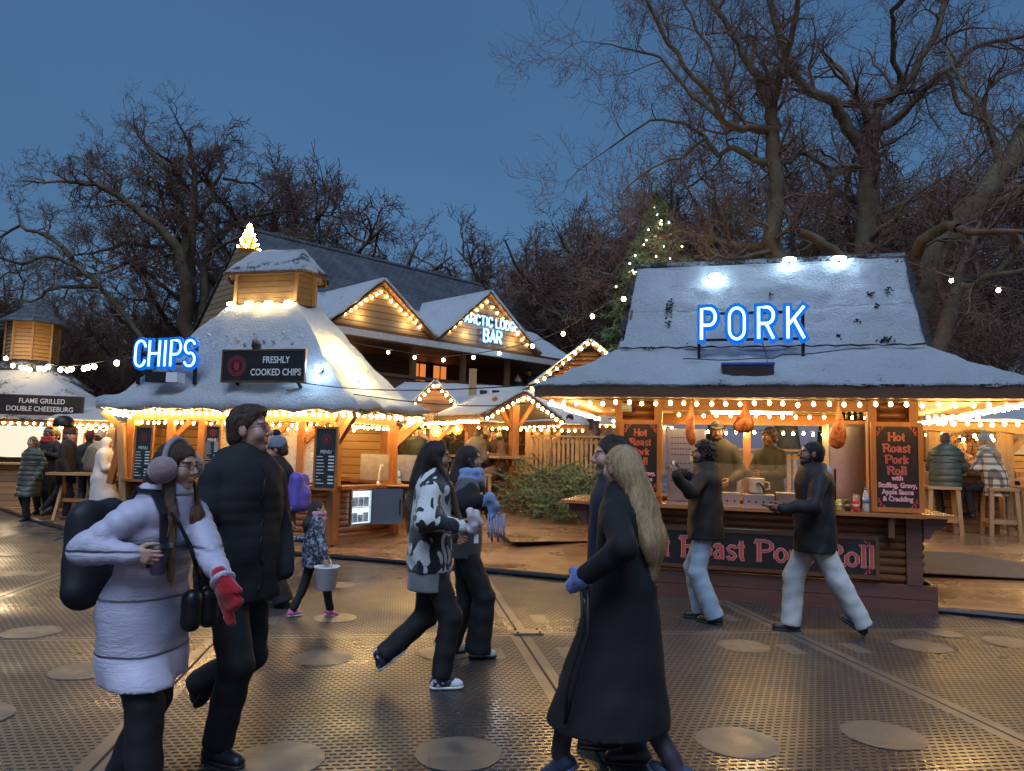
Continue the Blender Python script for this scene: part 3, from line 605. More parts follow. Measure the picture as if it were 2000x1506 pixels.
# cup stack
cs = MB()
for k in range(6): cs.lathe([(.03, k * .022), (.038, k * .022 + .06), (.040, k * .022 + .062)], 14, (0, 0, 0))
c_ = cs.build('cup_stack', M['white'], None, True); c_.location = H(3.0, .12, 1.063); tag(c_, 'stack of white paper cups behind the water bottle', 'cups')
gx = empty('drinks_shelf', H(2.92, .62, 2.10), RZ, 'little rack of dark bottles standing on top of the fridge', 'bottle rack'); MB().bbox((0, 0, 0), (.4, .15, .015)).build('shelf', M['iron'], gx)
b = MB()
for k in range(6): b.lathe([(.022, .016), (.024, .08), (.01, .11), (.01, .13)], 8, (.04 + k * .065, .07, 0))
b.build('bottles', plain('green_glass', (.03, .09, .03), .15, 0, .6), gx, True)
# ---- lights of the stall
string_lights([H(EU0 + .1, EV0 + .12, 2.235), H(EU1 - .05, EV0 + .12, 2.235)], 33, label='row of warm bulbs along the front eave of the roast stall', drop=.04)
string_lights([H(EU0 + .13, EV0 + .2, 2.235), H(EU0 + .13, EV1 - .1, 2.235)], 30, label='warm bulbs running back under the end eave of the roast stall nearest the pine branches', drop=.04)
string_lights([H(EU1 - .13, EV0 + .2, 2.235), H(EU1 - .13, EV1 - .1, 2.235)], 30, label='warm bulbs running back under the roast stall eave above the plaid coat', drop=.04)
string_lights([H(.9, 2.2, 2.02), H(3.5, 2.2, 2.02)], 20, label='warm bulbs across the rear opening inside the roast stall', drop=.04)
string_lights([H(.9, 1.3, 2.22), H(3.4, 1.3, 2.22)], 15, label='warm bulbs across the ceiling inside the roast stall', drop=.05)
string_lights([H(EU0 + .3, EV1 - .3, 2.2), H(EU1 - .3, EV1 - .3, 2.2)], 26, label='warm bulbs along the rear eave of the roast stall', drop=.04)
string_lights([H(3.75, .3, 2.16), H(EU1 - .2, .3, 2.16)], 7, label='short row of warm bulbs beside the roast stall corner post', drop=.03)
string_lights([H(3.75, 1.2, 2.14), H(EU1 - .2, 1.2, 2.14)], 7, label='short row of warm bulbs farther back under the roast stall side eave', drop=.03)

cl = empty('ceiling_lamp', H(1.9, .75, 2.2), RZ, 'short warm strip lamp under the roast stall ceiling above the counter', 'lamp'); MB().bbox((-.5, -.03, 0), (.5, .03, .05)).build('housing', M['white'], cl); MB().bbox((-.48, -.02, -.03), (.48, .02, -.002)).build('tube', M['bulb_far'], cl); lamp(cl, (0, -.45, -.10), 6, (1, .78, .45), .12)
# ================================================================ CHIPS HUT (long hexagon with a cupola)
CC = Vector((-4.5, 13.9, 0)); CB0 = .10
HEX = [(-2.5, -1.3), (2.15, -2.5), (3.06, -1.0), (2.5, 1.3), (-2.15, 2.5), (-3.06, 1.0)]        # eave plan about the centre, A B C D E F
def hx(i, k, z, s=1.0): x, y = HEX[i % 6]; return Vector((x * k, y * k, z))
chips = empty('food_hut', CC, 0, 'hexagonal snow-roofed chips hut crowned by a boarded cupola', 'food hut')
RINGS = [(1.0, 2.32), (.86, 2.52), (.70, 2.92), (.54, 3.42), (.40, 3.88), (.28, 4.18)]
b = MB(); nz = __import__('mathutils').noise; per = 22; vs, fs = [], []
prof = []
for ri in range(len(RINGS) * 4 - 3):
    a_, t_ = divmod(ri, 4); t_ /= 4; k0, z0 = RINGS[a_]; k1, z1 = RINGS[min(a_ + 1, len(RINGS) - 1)]; prof.append((k0 + (k1 - k0) * t_, z0 + (z1 - z0) * t_))
prof = [(.97, 2.165), (1.0, 2.19), (1.012, 2.26)] + prof
for i in range(6):                      # six facets that meet in creased hips
    base = len(vs)
    for ri, (k, z) in enumerate(prof):
        for j in range(per + 1):
            p = hx(i, k, z).lerp(hx(i + 1, k, z), j / per); n_ = nz.fractal(p * 2.8, 1, 2, 4) * .075; l_ = nz.noise(p * 3.1) * (.06 if ri < 5 else 0)
            vs.append(p + Vector((p.x * n_ * .2, p.y * n_ * .2, n_ + l_)))
    w1_ = per + 1
    for r in range(len(prof) - 1): fs += [(base + r * w1_ + j, base + r * w1_ + j + 1, base + (r + 1) * w1_ + j + 1, base + (r + 1) * w1_ + j) for j in range(per)]
b.add(vs, fs); ch_roof = b.build('roof', M['snow'], chips, True)
b = MB(); b.add([hx(i, .96, 2.20) for i in range(6)] + [hx(i, .96, 2.215) for i in range(6)], [tuple(range(5, -1, -1)), tuple(range(6, 12))]); b.build('soffit', planks('soffit_boards_b', (.36, .19, .07), 'x', .13, long='y'), chips)
WK = .80
for i in range(6):
    p, q = hx(i, WK, 0), hx(i + 1, WK, 0); up = Vector((0, 0, 1))
    MB().beam(p + up * 2.1, q + up * 2.1, .09, .16).build('wall_plate', M['pine_x'], chips)
    MB().beam(p + up * .1, p + up * 2.02, .15, .15, (q - p)).build('post', M['pine'], chips)
    e0 = hx(i, WK + .02, 1.72); e1 = hx(i, .97, 2.14); MB().beam(e0, e1, .07, .11).build('brace', M['pine_x'], chips)
    # low log wall of the counter
    d_ = (q - p).normalized(); nlog = 8; lb_ = MB()
    for k in range(nlog): z = .22 + k * .095; lb_.tube([p + d_ * .09 + up * z, q - d_ * .09 + up * z], .055, 10)
    wl_ = wood('counter_log_' + 'abcdef'[i], (.30, .12, .04), 'x' if abs(d_.x) > abs(d_.y) else 'y', .35, coat=.3)
    lb_.build('log_wall', wl_, chips, True)
    MB().beam(p + d_ * .0 + up * .99, q + up * .99, .42, .045, up).build('counter', wl_, chips)
    MB().beam(p + up * .11, q + up * .11, .13, .17, up).build('plinth', M['raw_x'], chips)
for t_ in (.2, .36, .68, .84): # intermediate posts of the front
    p = hx(0, WK, 0).lerp(hx(1, WK, 0), t_); MB().beam(p + Vector((0, 0, 1.02)), p + Vector((0, 0, 2.02)), .11, .11, (1, 0, 0)).build('post', M['pine'], chips)
    MB().beam(p + Vector((.06, 0, 1.7)), p + Vector((.36, -.1, 2.0)), .06, .09).build('brace', M['pine_x'], chips)
for i in (3, 4, 5):
    p, q = hx(i, WK - .02, 0), hx(i + 1, WK - .02, 0); MB().beam(p + Vector((0, 0, 1.56)), q + Vector((0, 0, 1.56)), .04, 1.05, (0, 0, 1)).build('back_wall', planks('back_panel_boards_' + 'abcdef'[i], (.38, .24, .12), 'z', .16, long='x'), chips)
b = MB(); b.add([hx(i, .78, .18) for i in range(6)], [(0, 1, 2, 3, 4, 5)]); b.build('inside_floor', M['brown_x'], chips)
# cupola
b = MB(); K0 = .245
for i in range(6):
    p, q = hx(i, K0, 0), hx(i + 1, K0, 0)
    for k in range(7): b.beam(p + Vector((0, 0, 4.15 + k * .105)), q + Vector((0, 0, 4.15 + k * .105)), .035, .098, (0, 0, 1))
cup = b.build('cupola', wood('frosted_cladding', (.20, .125, .06), 'x', .6), chips)
for i in range(6): MB().beam(hx(i, K0 + .012, 4.08), hx(i, K0 + .012, 4.84), .06, .06, (1, 0, 0)).build('cupola_post', M['raw'], cup)
b = MB(); ap = [Vector((-.52, .13, 5.34)), Vector((.52, -.13, 5.34))]; KE = .335
def face(p, q, r, s, sd): b.sheet((p, q, r, s), 12, 8, .04, .03, 3.0, sd)
E_ = [hx(i, KE, 4.79) for i in range(6)]
face(E_[0], E_[1], ap[1], ap[0], 1); face(E_[1], E_[2], ap[1], ap[1], 2); face(E_[2], E_[3], ap[1], ap[1], 3); face(E_[3], E_[4], ap[0], ap[1], 4); face(E_[4], E_[5], ap[0], ap[0], 5); face(E_[5], E_[0], ap[0], ap[0], 6)
b.build('cupola_roof', snow('patchy_cupola_snow', cover=.42), cup, True)
b = MB()
for i in range(6): b.beam(hx(i, KE - .01, 4.75), hx(i + 1, KE - .01, 4.75), .03, .05, (0, 0, 1))
b.build('cupola_fascia', M['brown_x'], cup)
b = MB(); rg_ = random.Random(6)
for i in range(6): m_ = hx(i, 1, 0) + hx(i + 1, 1, 0); fringe(b, rg_, hx(i, 1.0, 2.20), hx(i + 1, 1.0, 2.20), 420, (m_.x, m_.y, -1.2), .04, .006)
for i in range(6): fringe(b, rg_, hx(i, KE + .005, 4.77), hx(i + 1, KE + .005, 4.77), 150, (hx(i, 1, 0) + hx(i + 1, 1, 0)) * .3 + Vector((0, 0, -1)), .03, .005)
b.build('thatch_fringe', snow('frosty_straw_b', (.5, .5, .5), cover=.5), ch_roof)
# stubs of thatch pins on the roof
for i in range(12): MB().ball(hx(0, .55, 3.42).lerp(hx(1, .55, 3.42), .12 + i * .07) + Vector((0, -.02, .05 + .1 * math.sin(i * 2.3))), .03, 8, 6).build('thatch_pin', M['snow'], ch_roof, True)
# service hatch cabinet with open door (lit fridge) in the near corner face B-C
pB, pC = CC + hx(1, WK, 0), CC + hx(2, WK, 0); dBC = (pC - pB).normalized(); nBC = Vector((dBC.y, -dBC.x, 0)); aBC = math.atan2(dBC.y, dBC.x)
ck = empty('chest_fridge', pB + dBC * .22 + nBC * .16 + Vector((0, 0, .38)), aBC, 'low lit drinks fridge with its glass door swung open at the chips counter', 'fridge')
b = MB(); b.bbox((0, -.02, 0), (.5, .03, .03)); b.bbox((0, -.02, .55), (.5, .03, .58)); b.bbox((0, -.02, .03), (.03, .03, .55)); b.bbox((.47, -.02, .03), (.5, .03, .55)); b.build('frame', M['steel'], ck)
MB().bbox((.03, .02, .03), (.47, .026, .55)).build('interior_light', emit('fridge_light', (.62, .8, 1.0), .5), ck)
b = MB(); b.bbox((.04, -.01, .28), (.46, .015, .29)); b.build('shelf', M['steel'], ck); M['carton'] = plain('blue_white_carton', (.35, .5, .8), .5, 0, .6, 12, 0)
for k in range(3): MB().bbox((.06 + k * .13, -.012, .05), (.16 + k * .13, .012, .2 - .03 * (k % 2))).build('carton', M['carton'], ck); MB().bbox((.06 + k * .13, -.012, .3), (.16 + k * .13, .012, .45)).build('carton', M['carton'], ck)
dr = MB(); dr.bbox((.0, -.015, 0), (.5, .015, .58)); dd = dr.build('door', plain('mirror_steel_door', (.42, .5, .62), .12, .95, .1, 3, .05), ck); dd.location = (.5, -.02, 0); dd.rotation_euler = (0, 0, R_(-38))
MB().tube([(.46, -.02, .15), (.46, -.045, .17), (.46, -.045, .4), (.46, -.02, .42)], .008, 6).build('handle', M['iron'], dd)
# equipment on the chips counter
st = empty('steel_fryer', CC + Vector((-1.2, -.6, .18)), R_(-14), 'stainless fryer range standing inside the chips hut', 'fryer'); MB().bbox((0, 0, 0), (2.2, .6, .85)).build('body', M['steel'], st); MB().bbox((0, .5, .85), (2.2, .6, 1.35)).build('splashback', M['steel_dull'], st); b = MB()
for k in range(4): b.bbox((.1 + k * .52, .06, .851), (.5 + k * .52, .45, .87))
b.build('wells', M['black'], st)
sg_ = MB().beam((0, 0, 0), (1.0, 0, 0), .012, .45).build('splash_screen', M['steel_dull']); sg_.location = pC + Vector((-.55, -.05, 1.3)); sg_.rotation_euler = (0, 0, R_(0)); tag(sg_, 'low steel screen at the far end of the chips counter', 'screen')
tp = empty('drinks_tap', pB + dBC * 1.05 + Vector((0, 0, 1.015)), aBC, 'small white swan-neck tap on the chips counter end', 'tap'); MB().lathe([(.04, 0), (.035, .02), (.02, .05)], 12).build('base', M['steel'], tp); MB().tube([(0, 0, .04), (.02, 0, .2), (.04, 0, .32), (.09, 0, .34), (.1, 0, .3)], .014, 8).build('spout', M['white'], tp)
bottle(pC + Vector((.14, -.1, 1.03)), 0, 'clear water bottle standing on the round table end of the chips counter', .28)
tb_ = empty('leaning_table', pC + Vector((.12, -.16, .98)), 0, 'small round-ended table top jutting from the chips counter', 'table'); MB().lathe([(.38, 0), (.4, .015), (.38, .03)], 22, (0, 0, 0), 1.25, .7).build('tabletop', M['raw_x'], tb_, True); MB().beam((0, .05, -.9), (0, .05, -.002), .09, .09, (1, 0, 0)).build('leg', M['pine'], tb_)
# glass panels steamed up
t = NT('steamed_glass'); v = t.coords(); f = t.noise(v, 2.5, 4); t.color((.8, .78, .7)); t.rough(.25); t.val(t.b.inputs['Alpha'], t.mr(f, .3, .7, .12, .42)); M['steam'] = t.m
for t0, t1, lab in ((.38, .66, 'steamed glass screen in the front of the chips hut'), (.7, .97, 'steamed glass screen beside the framed menu board of the chips hut')):
    p, q = CC + hx(0, WK - .02, 1.5).lerp(hx(1, WK - .02, 1.5), t0), CC + hx(0, WK - .02, 1.5).lerp(hx(1, WK - .02, 1.5), t1)
    o = MB().beam(p, q, .012, .9, (0, 0, 1)).build('glass_screen', M['steam']); tag(o, lab, 'glass panel')
# ---- signs of the chips hut
dAB = (hx(1, 1, 0) - hx(0, 1, 0)).normalized(); aAB = math.atan2(dAB.y, dAB.x)
def on_front(px, py, off):      # photo pixel -> point of the vertical plane parallel to the front eave, off metres behind it
    o = CC + hx(0, 1, 0); n_ = Vector((-dAB.y, dAB.x, 0)); o = o + n_ * off; d_ = ray(px, py); s_ = (o - Vector((0, 0, EYE))).dot(n_) / d_.dot(n_); return Vector((0, 0, EYE)) + d_ * s_
p, q = on_front(262, 716, .25), on_front(381, 660, .25); W1 = (q - p).xy.length; h1 = .44
sg = empty('neon_sign', p, aAB, 'small blue neon sign reading CHIPS above the eave', 'neon sign')
neon_word(sg, 'CHIPS', .04, .0, h1, (W1 * .17, W1 * .17, W1 * .06, W1 * .16, W1 * .17), W1 * .068, .108, .018, .06)
fr = MB()
for x in (.05, W1 + .0): fr.bbox((x - .02, .03, -.30), (x + .03, .07, h1 + .03))
fr.bbox((.05, .035, .03), (W1, .055, .07)); fr.bbox((.05, .035, h1 - .06), (W1, .055, h1 - .02)); fr.build('frame', M['iron'], sg)
bx = empty('control_box', on_front(283, 746, .02), aAB, 'small black and white box under the blue chips letters', 'box'); MB().bbox((0, 0, 0), (.40, .2, .17)).build('case', M['black'], bx); MB().bbox((.405, 0, 0), (.62, .2, .16)).build('power_unit', M['white'], bx)
cb = MB().tube([on_front(310, 716, .3), on_front(330, 722, .3), on_front(345, 735, .25), on_front(352, 745, .2)], .008, 5).build('power_cable', M['cable']); tag(cb, 'thin black lead looping under the chips letters', 'cable')
def emblem(root, x, y, z, r, m='dim_red', name='emblem'):
    b = MB(); k = 28
    def ring(r0, r1, yy): b.add([(x + rr_ * math.cos(6.28318 * i / k), yy, z + rr_ * math.sin(6.28318 * i / k)) for i in range(k) for rr_ in (r0, r1)], [(2 * i, 2 * i + 1, (2 * i + 3) % (2 * k), (2 * i + 2) % (2 * k)) for i in range(k)])
    ring(r * .93, r, y - .002); ring(r * .64, r * .69, y - .002)
    for i in range(20):
        a = 6.28318 * i / 20; c_, s_ = math.cos(a), math.sin(a); b.beam((x + c_ * r * .73, y - .002, z + s_ * r * .73), (x + c_ * r * .87, y - .002, z + s_ * r * .87), r * .14, .002, (0, -1, 0))
    b.add([(x - r * .3, y - .003, z + r * .22), (x - r * .22, y - .003, z - r * .42), (x + r * .22, y - .003, z - r * .42), (x + r * .3, y - .003, z + r * .22)], [(0, 1, 2, 3)])
    for i in range(5): b.bbox((x - r * .27 + i * r * .115, y - .004, z + r * .2), (x - r * .19 + i * r * .115, y - .002, z + r * (.36 + .08 * (i % 2))))
    return b.build(name, M[m], root)
M['dim_red'] = plain('dull_red_print', (.34, .03, .035), .5, 0, .1, 20, 0)
p, q = on_front(431, 747, .1), on_front(598, 686, .1); w_, h_ = (q - p).xy.length, .54
br = empty('sign_board', p, aAB, 'black Freshly Cooked Chips board with red emblem on the snowy roof', 'sign board')
MB().bbox((.03, 0, .03), (w_ - .03, .03, h_ - .03)).build('panel', M['black'], br); b = MB(); b.bbox((0, -.012, 0), (.03, .04, h_)); b.bbox((w_ - .03, -.012, 0), (w_, .04, h_)); b.bbox((.03, -.012, 0), (w_ - .03, .04, .03)); b.bbox((.03, -.012, h_ - .03), (w_ - .03, .04, h_)); b.build('frame', M['brown_x'], br)
text('lettering', 'FRESHLY', M['chalk'], br, .155, (w_ * .655, -.004, h_ * .67), sx=.82, off=.002); text('lettering', 'COOKED CHIPS', M['chalk'], br, .155, (w_ * .655, -.004, h_ * .30), sx=.82, off=.002); emblem(br, w_ * .185, -.001, h_ * .5, .17)
MB().beam((.2, .03, .1), (.2, .3, -.1), .04, .04).build('stay', M['iron'], br); MB().beam((w_ - .2, .03, .1), (w_ - .2, .3, -.1), .04, .04).build('stay', M['iron'], br)
def menu(px0, px1, pyt, pyb, Y, rz, label, dim=1.0):
    p, q = At(px0, pyb, Y), At(px1, pyt, Y); w_, h_ = q.x - p.x, q.z - p.z; w_ /= math.cos(rz)
    r_ = empty('menu_board', p, rz, label, 'menu board', 'framed menu boards of the chips hut')
    MB().bbox((.035, 0, .035), (w_ - .035, .02, h_ - .035)).build('panel', plain('slate_panel', (.022, .03, .03), .5, 0, .2, 8, 0), r_)
    b = MB(); b.bbox((0, -.012, 0), (.035, .03, h_)); b.bbox((w_ - .035, -.012, 0), (w_, .03, h_)); b.bbox((.035, -.012, 0), (w_ - .035, .03, .035)); b.bbox((.035, -.012, h_ - .035), (w_ - .035, .03, h_)); b.build('frame', M['pine'], r_)
    emblem(r_, w_ / 2, -.001, h_ * .80, w_ * .2); text('lettering', 'MENU', M['chalk'], r_, .075, (w_ / 2, -.004, h_ * .6), sx=.9)
    b = MB(); rr = random.Random(5)
    for i in range(9):
        z = h_ * (.52 - i * .052)
        b.bbox((w_ * .12, -.004, z), (w_ * (.2 + .28 * rr.random()), -.001, z + h_ * .012))
        if i != 5: b.bbox((w_ * .62, -.004, z), (w_ * .86, -.001, z + h_ * .022))
    b.build('price_lines', M['chalk'], r_); return r_
menu(610, 665, 834, 957, 11.35, R_(-14), 'pine-framed slate menu board standing on the near corner of the chips counter')
menu(257, 306, 832, 940, 12.5, R_(-14), 'pine-framed slate menu board nearest the white-veiled woman')
menu(396, 437, 830, 905, 12.2, R_(-14), 'pine-framed slate menu board half hidden behind the tall man in black')
# raking timbers at the left of the hut
for (x0, y0, x1, y1, Y, lab) in ((243, 1000, 236, 826, 12.7, 'pale round post leaning by the left end of the chips hut'), (215, 945, 240, 850, 13.4, 'orange slanting prop behind the white-veiled woman')):
    o = MB().beam(At(x0, y0, Y), At(x1, y1, Y), .11, .09, (0, 1, 0)).build('leaning_post', M['raw'] if x0 == 243 else M['pine']); tag(o, lab, 'post')
# ---- lights of the chips hut
ev = lambda i, k, z: CC + hx(i, k, z)
string_lights([ev(0, .965, 2.16), ev(1, .965, 2.16)], 36, label='warm bulbs along the front eave of the chips hut', drop=.03, r=.03)
string_lights([ev(1, .965, 2.16), ev(2, .965, 2.16), ev(3, .965, 2.16)], 26, label='warm bulbs under the short side eave of the chips hut', drop=.03, r=.03)
string_lights([ev(0, .77, 2.0), ev(1, .77, 2.0)], 32, label='inner row of warm bulbs over the chips hut counter', drop=.03, r=.022)
string_lights([ev(1, .77, 2.0), ev(2, .77, 2.0)], 14, label='inner row of warm bulbs over the short side of the chips counter', drop=.03, r=.022)
string_lights([ev(5, .965, 2.16), ev(0, .965, 2.16)], 16, label='warm bulbs under the hidden far end eave of the chips hut', drop=.03, r=.03)
string_lights([ev(4, .6, 2.0), ev(3, .6, 2.0)], 14, label='warm bulbs at the back of the chips hut', drop=.03)
# glowing lamps around the cupola foot and on the hip
for i, (f_, k_, lab) in enumerate(((.04, .30, 'far end'), (.30, .30, 'second'), (.58, .30, 'third'), (.86, .30, 'near end'))):
    p = ev(0, k_, 4.20).lerp(ev(1, k_, 4.20), f_)
    r_ = empty('roof_lamp', p, aAB, 'warm strip lamp at the foot of the cupola, %s one along its front' % lab, 'lamp', 'warm strip lamps around the cupola foot')
    MB().ball((0, 0, 0), 1, 12, 8, (.09, .035, .035)).build('lens', M['warmflood'], r_, True); MB().bbox((-.1, .02, -.05), (.1, .05, .03)).build('bracket', M['iron'], r_); lamp(r_, (0, -.10, .05), 1.2, (1, .72, .3), .06)
for (px, py, Y, e_, lab) in ((660, 665, 13.1, 9, 'upper of two warm floodlights glaring on the lit slope of the chips roof'), (700, 705, 12.75, 5, 'lower of two warm floodlights glaring on the lit slope of the chips roof')):
    p = ev(1, .6, 3.25).lerp(ev(2, .6, 3.25), .35) if e_ == 9 else ev(1, .78, 2.74).lerp(ev(2, .78, 2.74), .40); n_ = Vector((.7, -.4, .6)).normalized(); p = p + n_ * .08
    r_ = empty('floodlight', p, 0, lab, 'floodlight'); MB().ball((0, 0, 0), 1, 12, 8, (.07, .07, .05)).build('lens', M['warmflood'], r_, True); MB().tube([(0, 0, 0), -n_ * .1], .018, 8).build('bracket', M['iron'], r_); lamp(r_, n_ * .28, e_ * 1.6, (1, .74, .30), .07)
p = ev(0, .74, 2.86).lerp(ev(1, .74, 2.86), .93) + Vector((0, -.1, .03))
r_ = empty('floodlight', p, aAB, 'cool white lamp glaring on the snow beside the Freshly Cooked Chips board', 'floodlight', 'lamps on the snowy stall roof'); MB().ball((0, 0, 0), 1, 12, 8, (.07, .04, .055)).build('lens', M['led'], r_, True); MB().bbox((-.03, .02, -.05), (.03, .1, .02)).build('bracket', M['iron'], r_); lamp(r_, (0, -.14, .05), 3.0, (.35, .62, 1), .06)
# light cone on the cupola
lc = empty('light_cone', At(485, 490, 14.9), 0, 'small glowing cone tree of warm lights above the cupola', 'light tree'); b = MB()
b.lathe([(.22, 0), (.21, .02), (.012, .53), (.004, .56)], 12); b.build('cone_frame', plain('gold_mesh', (.5, .3, .08), .4, .6, .3, 30, .3), lc)
me = bulb_mesh(M['bulb'], .02)
for i in range(36):
    f_ = (i + .5) / 36; a = i * 2.4; rr_ = .225 * (1 - f_) + .012; o = bpy.data.objects.new('bulb', me); COL.objects.link(o); o.parent = lc; o.location = (rr_ * math.cos(a), rr_ * math.sin(a), .54 * f_ + .02)
sn = empty('snowman_head', ev(0, .69, 2.95).lerp(ev(1, .69, 2.95), .60) + Vector((0, -.12, .1)), 0, 'dark mottled bunch of decorations fixed above the Freshly Cooked Chips board', 'ornament'); b = MB()
for k, (x, z, r__) in enumerate(((0, .24, .085), (.0, .12, .09), (.03, .02, .075), (-.03, .3, .05))): b.ball((x, 0, z), r__, 12, 8)
b.build('bunch', snow('frosted_bunch', (.5, .52, .56), (.03, .025, .03), .5, 2.0), sn, True)

# ================================================================ LODGE (two-storey bar with two gables)
Lo = Vector((-4.52, 23.5, 0)); LA = R_(45)
lodge = empty('lodge_building', Lo, LA, 'long dark-roofed timber lodge with two lit gables and an upper balcony', 'building')
ML = Matrix.Translation(Lo) @ Matrix.Rotation(LA, 4, 'Z'); MLi = ML.inverted()
# local: x along the facade (receding to the right), y back into the building
X0, X1, ZE, ZR, RD = -2.1, 9.4, 5.15, 9.24, 5.0
b = MB(); b.sheet(((X0 - 1.1, -.98, ZE - .02), (X1 + .2, -.98, ZE - .02), (X1 + .2, 2.0, ZE + 1.64), (X0 - 1.1, 2.0, ZE + 1.64)), 70, 14, .08, .05, 2.0, 5.0)
b.build('snowy_roof', snow('streaked_snow', cover=.34), lodge, True)
def shingle():
    t = NT('dark_shingles'); v = t.coords(); o = t.sep(v); br = t.new('ShaderNodeTexBrick'); t.l.new(t.coords((1, 1, 1)), br.inputs[0])
    m_ = t.new('ShaderNodeCombineXYZ'); t.l.new(o[0], m_.inputs[0]); t.l.new(t.math('MULTIPLY', o[2], 1.25), m_.inputs[1]); t.l.new(m_.outputs[0], br.inputs[0])
    br.inputs['Scale'].default_value = 1.0; br.inputs['Brick Width'].default_value = .3; br.inputs['Row Height'].default_value = .16; br.inputs['Mortar Size'].default_value = .018; br.inputs['Color1'].default_value = (.05, .052, .058, 1); br.inputs['Color2'].default_value = (.085, .087, .095, 1); br.inputs['Mortar'].default_value = (.012, .012, .014, 1)
    n_ = t.noise(v, 1.2, 4); t.color(t.mix(t.mr(n_, .4, .75, 0, .5), br.outputs[0], (.12, .125, .14))); t.rough(.65); t.bump(br.outputs[0], .6, .03); return t.m
M['shingle'] = shingle()
b = MB(); hipx = X1 - .2
b.prism([(X0, 2.0, ZE + 1.60), (X1, 2.0, ZE + 1.60), (hipx, RD, ZR), (X0, RD, ZR)], (0, .0, -.1)); b.prism([(X0, RD, ZR), (hipx, RD, ZR), (X1, 10.5, ZE - .4), (X0, 10.5, ZE - .4)], (0, 0, -.1)); b.add([(X1, 2.0, ZE + 1.6), (X1 + .2, 5, ZE - .4), (X1, 10.5, ZE - .4), (hipx, RD, ZR)], [(0, 1, 3), (1, 2, 3)])
b.add([(X1 + .2, -.98, ZE - .02), (X1 + .8, 4.2, ZE - .3), (X1, 2.0, ZE + 1.6)], [(0, 1, 2)])
b.build('shingle_roof', M['shingle'], lodge); b = MB()
for i in range(60): x = X0 + (hipx - X0) * (i + .5) / 60; b.prism([(x - .12, RD - .14, ZR - .06), (x + .12, RD - .14, ZR - .06), (x + .12, RD, ZR + .07), (x - .12, RD, ZR + .07)], (0, .02, -.03))
b.build('ridge_tiles', M['shingle'], lodge)
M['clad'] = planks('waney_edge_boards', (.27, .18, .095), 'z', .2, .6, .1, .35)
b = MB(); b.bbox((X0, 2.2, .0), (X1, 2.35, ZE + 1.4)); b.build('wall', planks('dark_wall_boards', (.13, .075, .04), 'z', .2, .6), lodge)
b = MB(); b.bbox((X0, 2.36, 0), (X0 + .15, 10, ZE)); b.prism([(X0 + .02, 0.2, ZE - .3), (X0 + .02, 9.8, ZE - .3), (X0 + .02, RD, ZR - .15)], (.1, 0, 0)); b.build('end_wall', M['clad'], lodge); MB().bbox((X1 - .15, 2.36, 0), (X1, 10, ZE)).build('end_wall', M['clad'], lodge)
def gable(xa, xm, xb, zt, nb, lab, dy=0.0):
    y = -1.0 + dy; zb = ZE + .12
    o = MB().prism([(xa, y, zb), (xb, y, zb), (xm, y, zt)], (0, .12, 0)).build('gable', M['clad'], lodge)
    b = MB(); ov = .16
    for e in (xa, xb):
        k = 1 if e > xm else -1; dv = Vector((e - xm, 0, zb - zt)).normalized(); b.beam(Vector((xm, y - .1, zt + .06)), Vector((e, y - .1, zb + .06)) + dv * .25, .22, .05, Vector((k * (zt - zb), 0, abs(e - xm))).normalized())
    b.build('bargeboard', M['brown_x'], o); b = MB(); back = RD - (ZR - zt) / (ZR - ZE) * (RD)
    for e in (xa, xb):
        k = 1 if e > xm else -1
        P = [(xm, y - .22, zt + .11), (e + k * .18, y - .22, zb - .0), (e + k * .1, y + 1.3, zb + .08), (xm, max(back, .8) + 1.0, zt + .11)]
        b.sheet(P if k < 0 else [P[1], P[0], P[3], P[2]], 14, 14, .07, .04, 2.5, xm)
    b.build('gable_roof', M['snow'], o, True)
    pts = [ML @ Vector(p) for p in ((xa + .28, y - .04, zb + .22), (xm, y - .04, zt - .24), (xb - .28, y - .04, zb + .22))]
    string_lights(pts, nb, label=lab, r=.027, drop=.0, m='bulb_far')
    for f_ in (.25, .75): lamp(lodge, Vector((xa, y - .2, zb + .3)).lerp(Vector((xb, y - .2, zb + .3)), f_), 4, (1, .72, .32), .05)
gable(-2.0, -.42, 1.5, 6.68, 16, 'warm bulbs edging the plain boarded gable of the lodge')
gable(1.95, 4.05, 6.5, 7.08, 16, 'warm bulbs edging the gable that carries the Arctic Lodge Bar sign')
b = MB(); b.bbox((X0, -1.25, ZE - .22), (X1 + .1, -1.1, ZE - .02)); b.build('gutter', plain('pale_gutter', (.5, .5, .48), .5), lodge); MB().bbox((X0, -1.09, ZE - .2), (X1, -.95, ZE + .1)).build('fascia', M['brown_x'], lodge)
BZ = 2.9
MB().bbox((X0, -1.1, BZ - .25), (X1, 2.2, BZ)).build('balcony_floor', M['brown_x'], lodge)
MB().bbox((X0, -1.08, ZE - .24), (X1, 2.15, ZE - .215)).build('balcony_ceiling', planks('balcony_boards', (.2, .12, .06), 'y', .15), lodge)
for x in (-2.0, .95, 3.05, 5.15, 7.3): MB().bbox((x - .08, -1.05, 0), (x + .08, -.89, ZE - .25)).build('balcony_post', M['brown_z'], lodge)
b = MB(); b.bbox((X0, -1.12, BZ + .95), (X1, -1.0, BZ + 1.05)); b.bbox((X0, -1.08, BZ + .1), (X1, -1.03, BZ + .92)); b.build('balcony_rail', M['brown_x'], lodge)
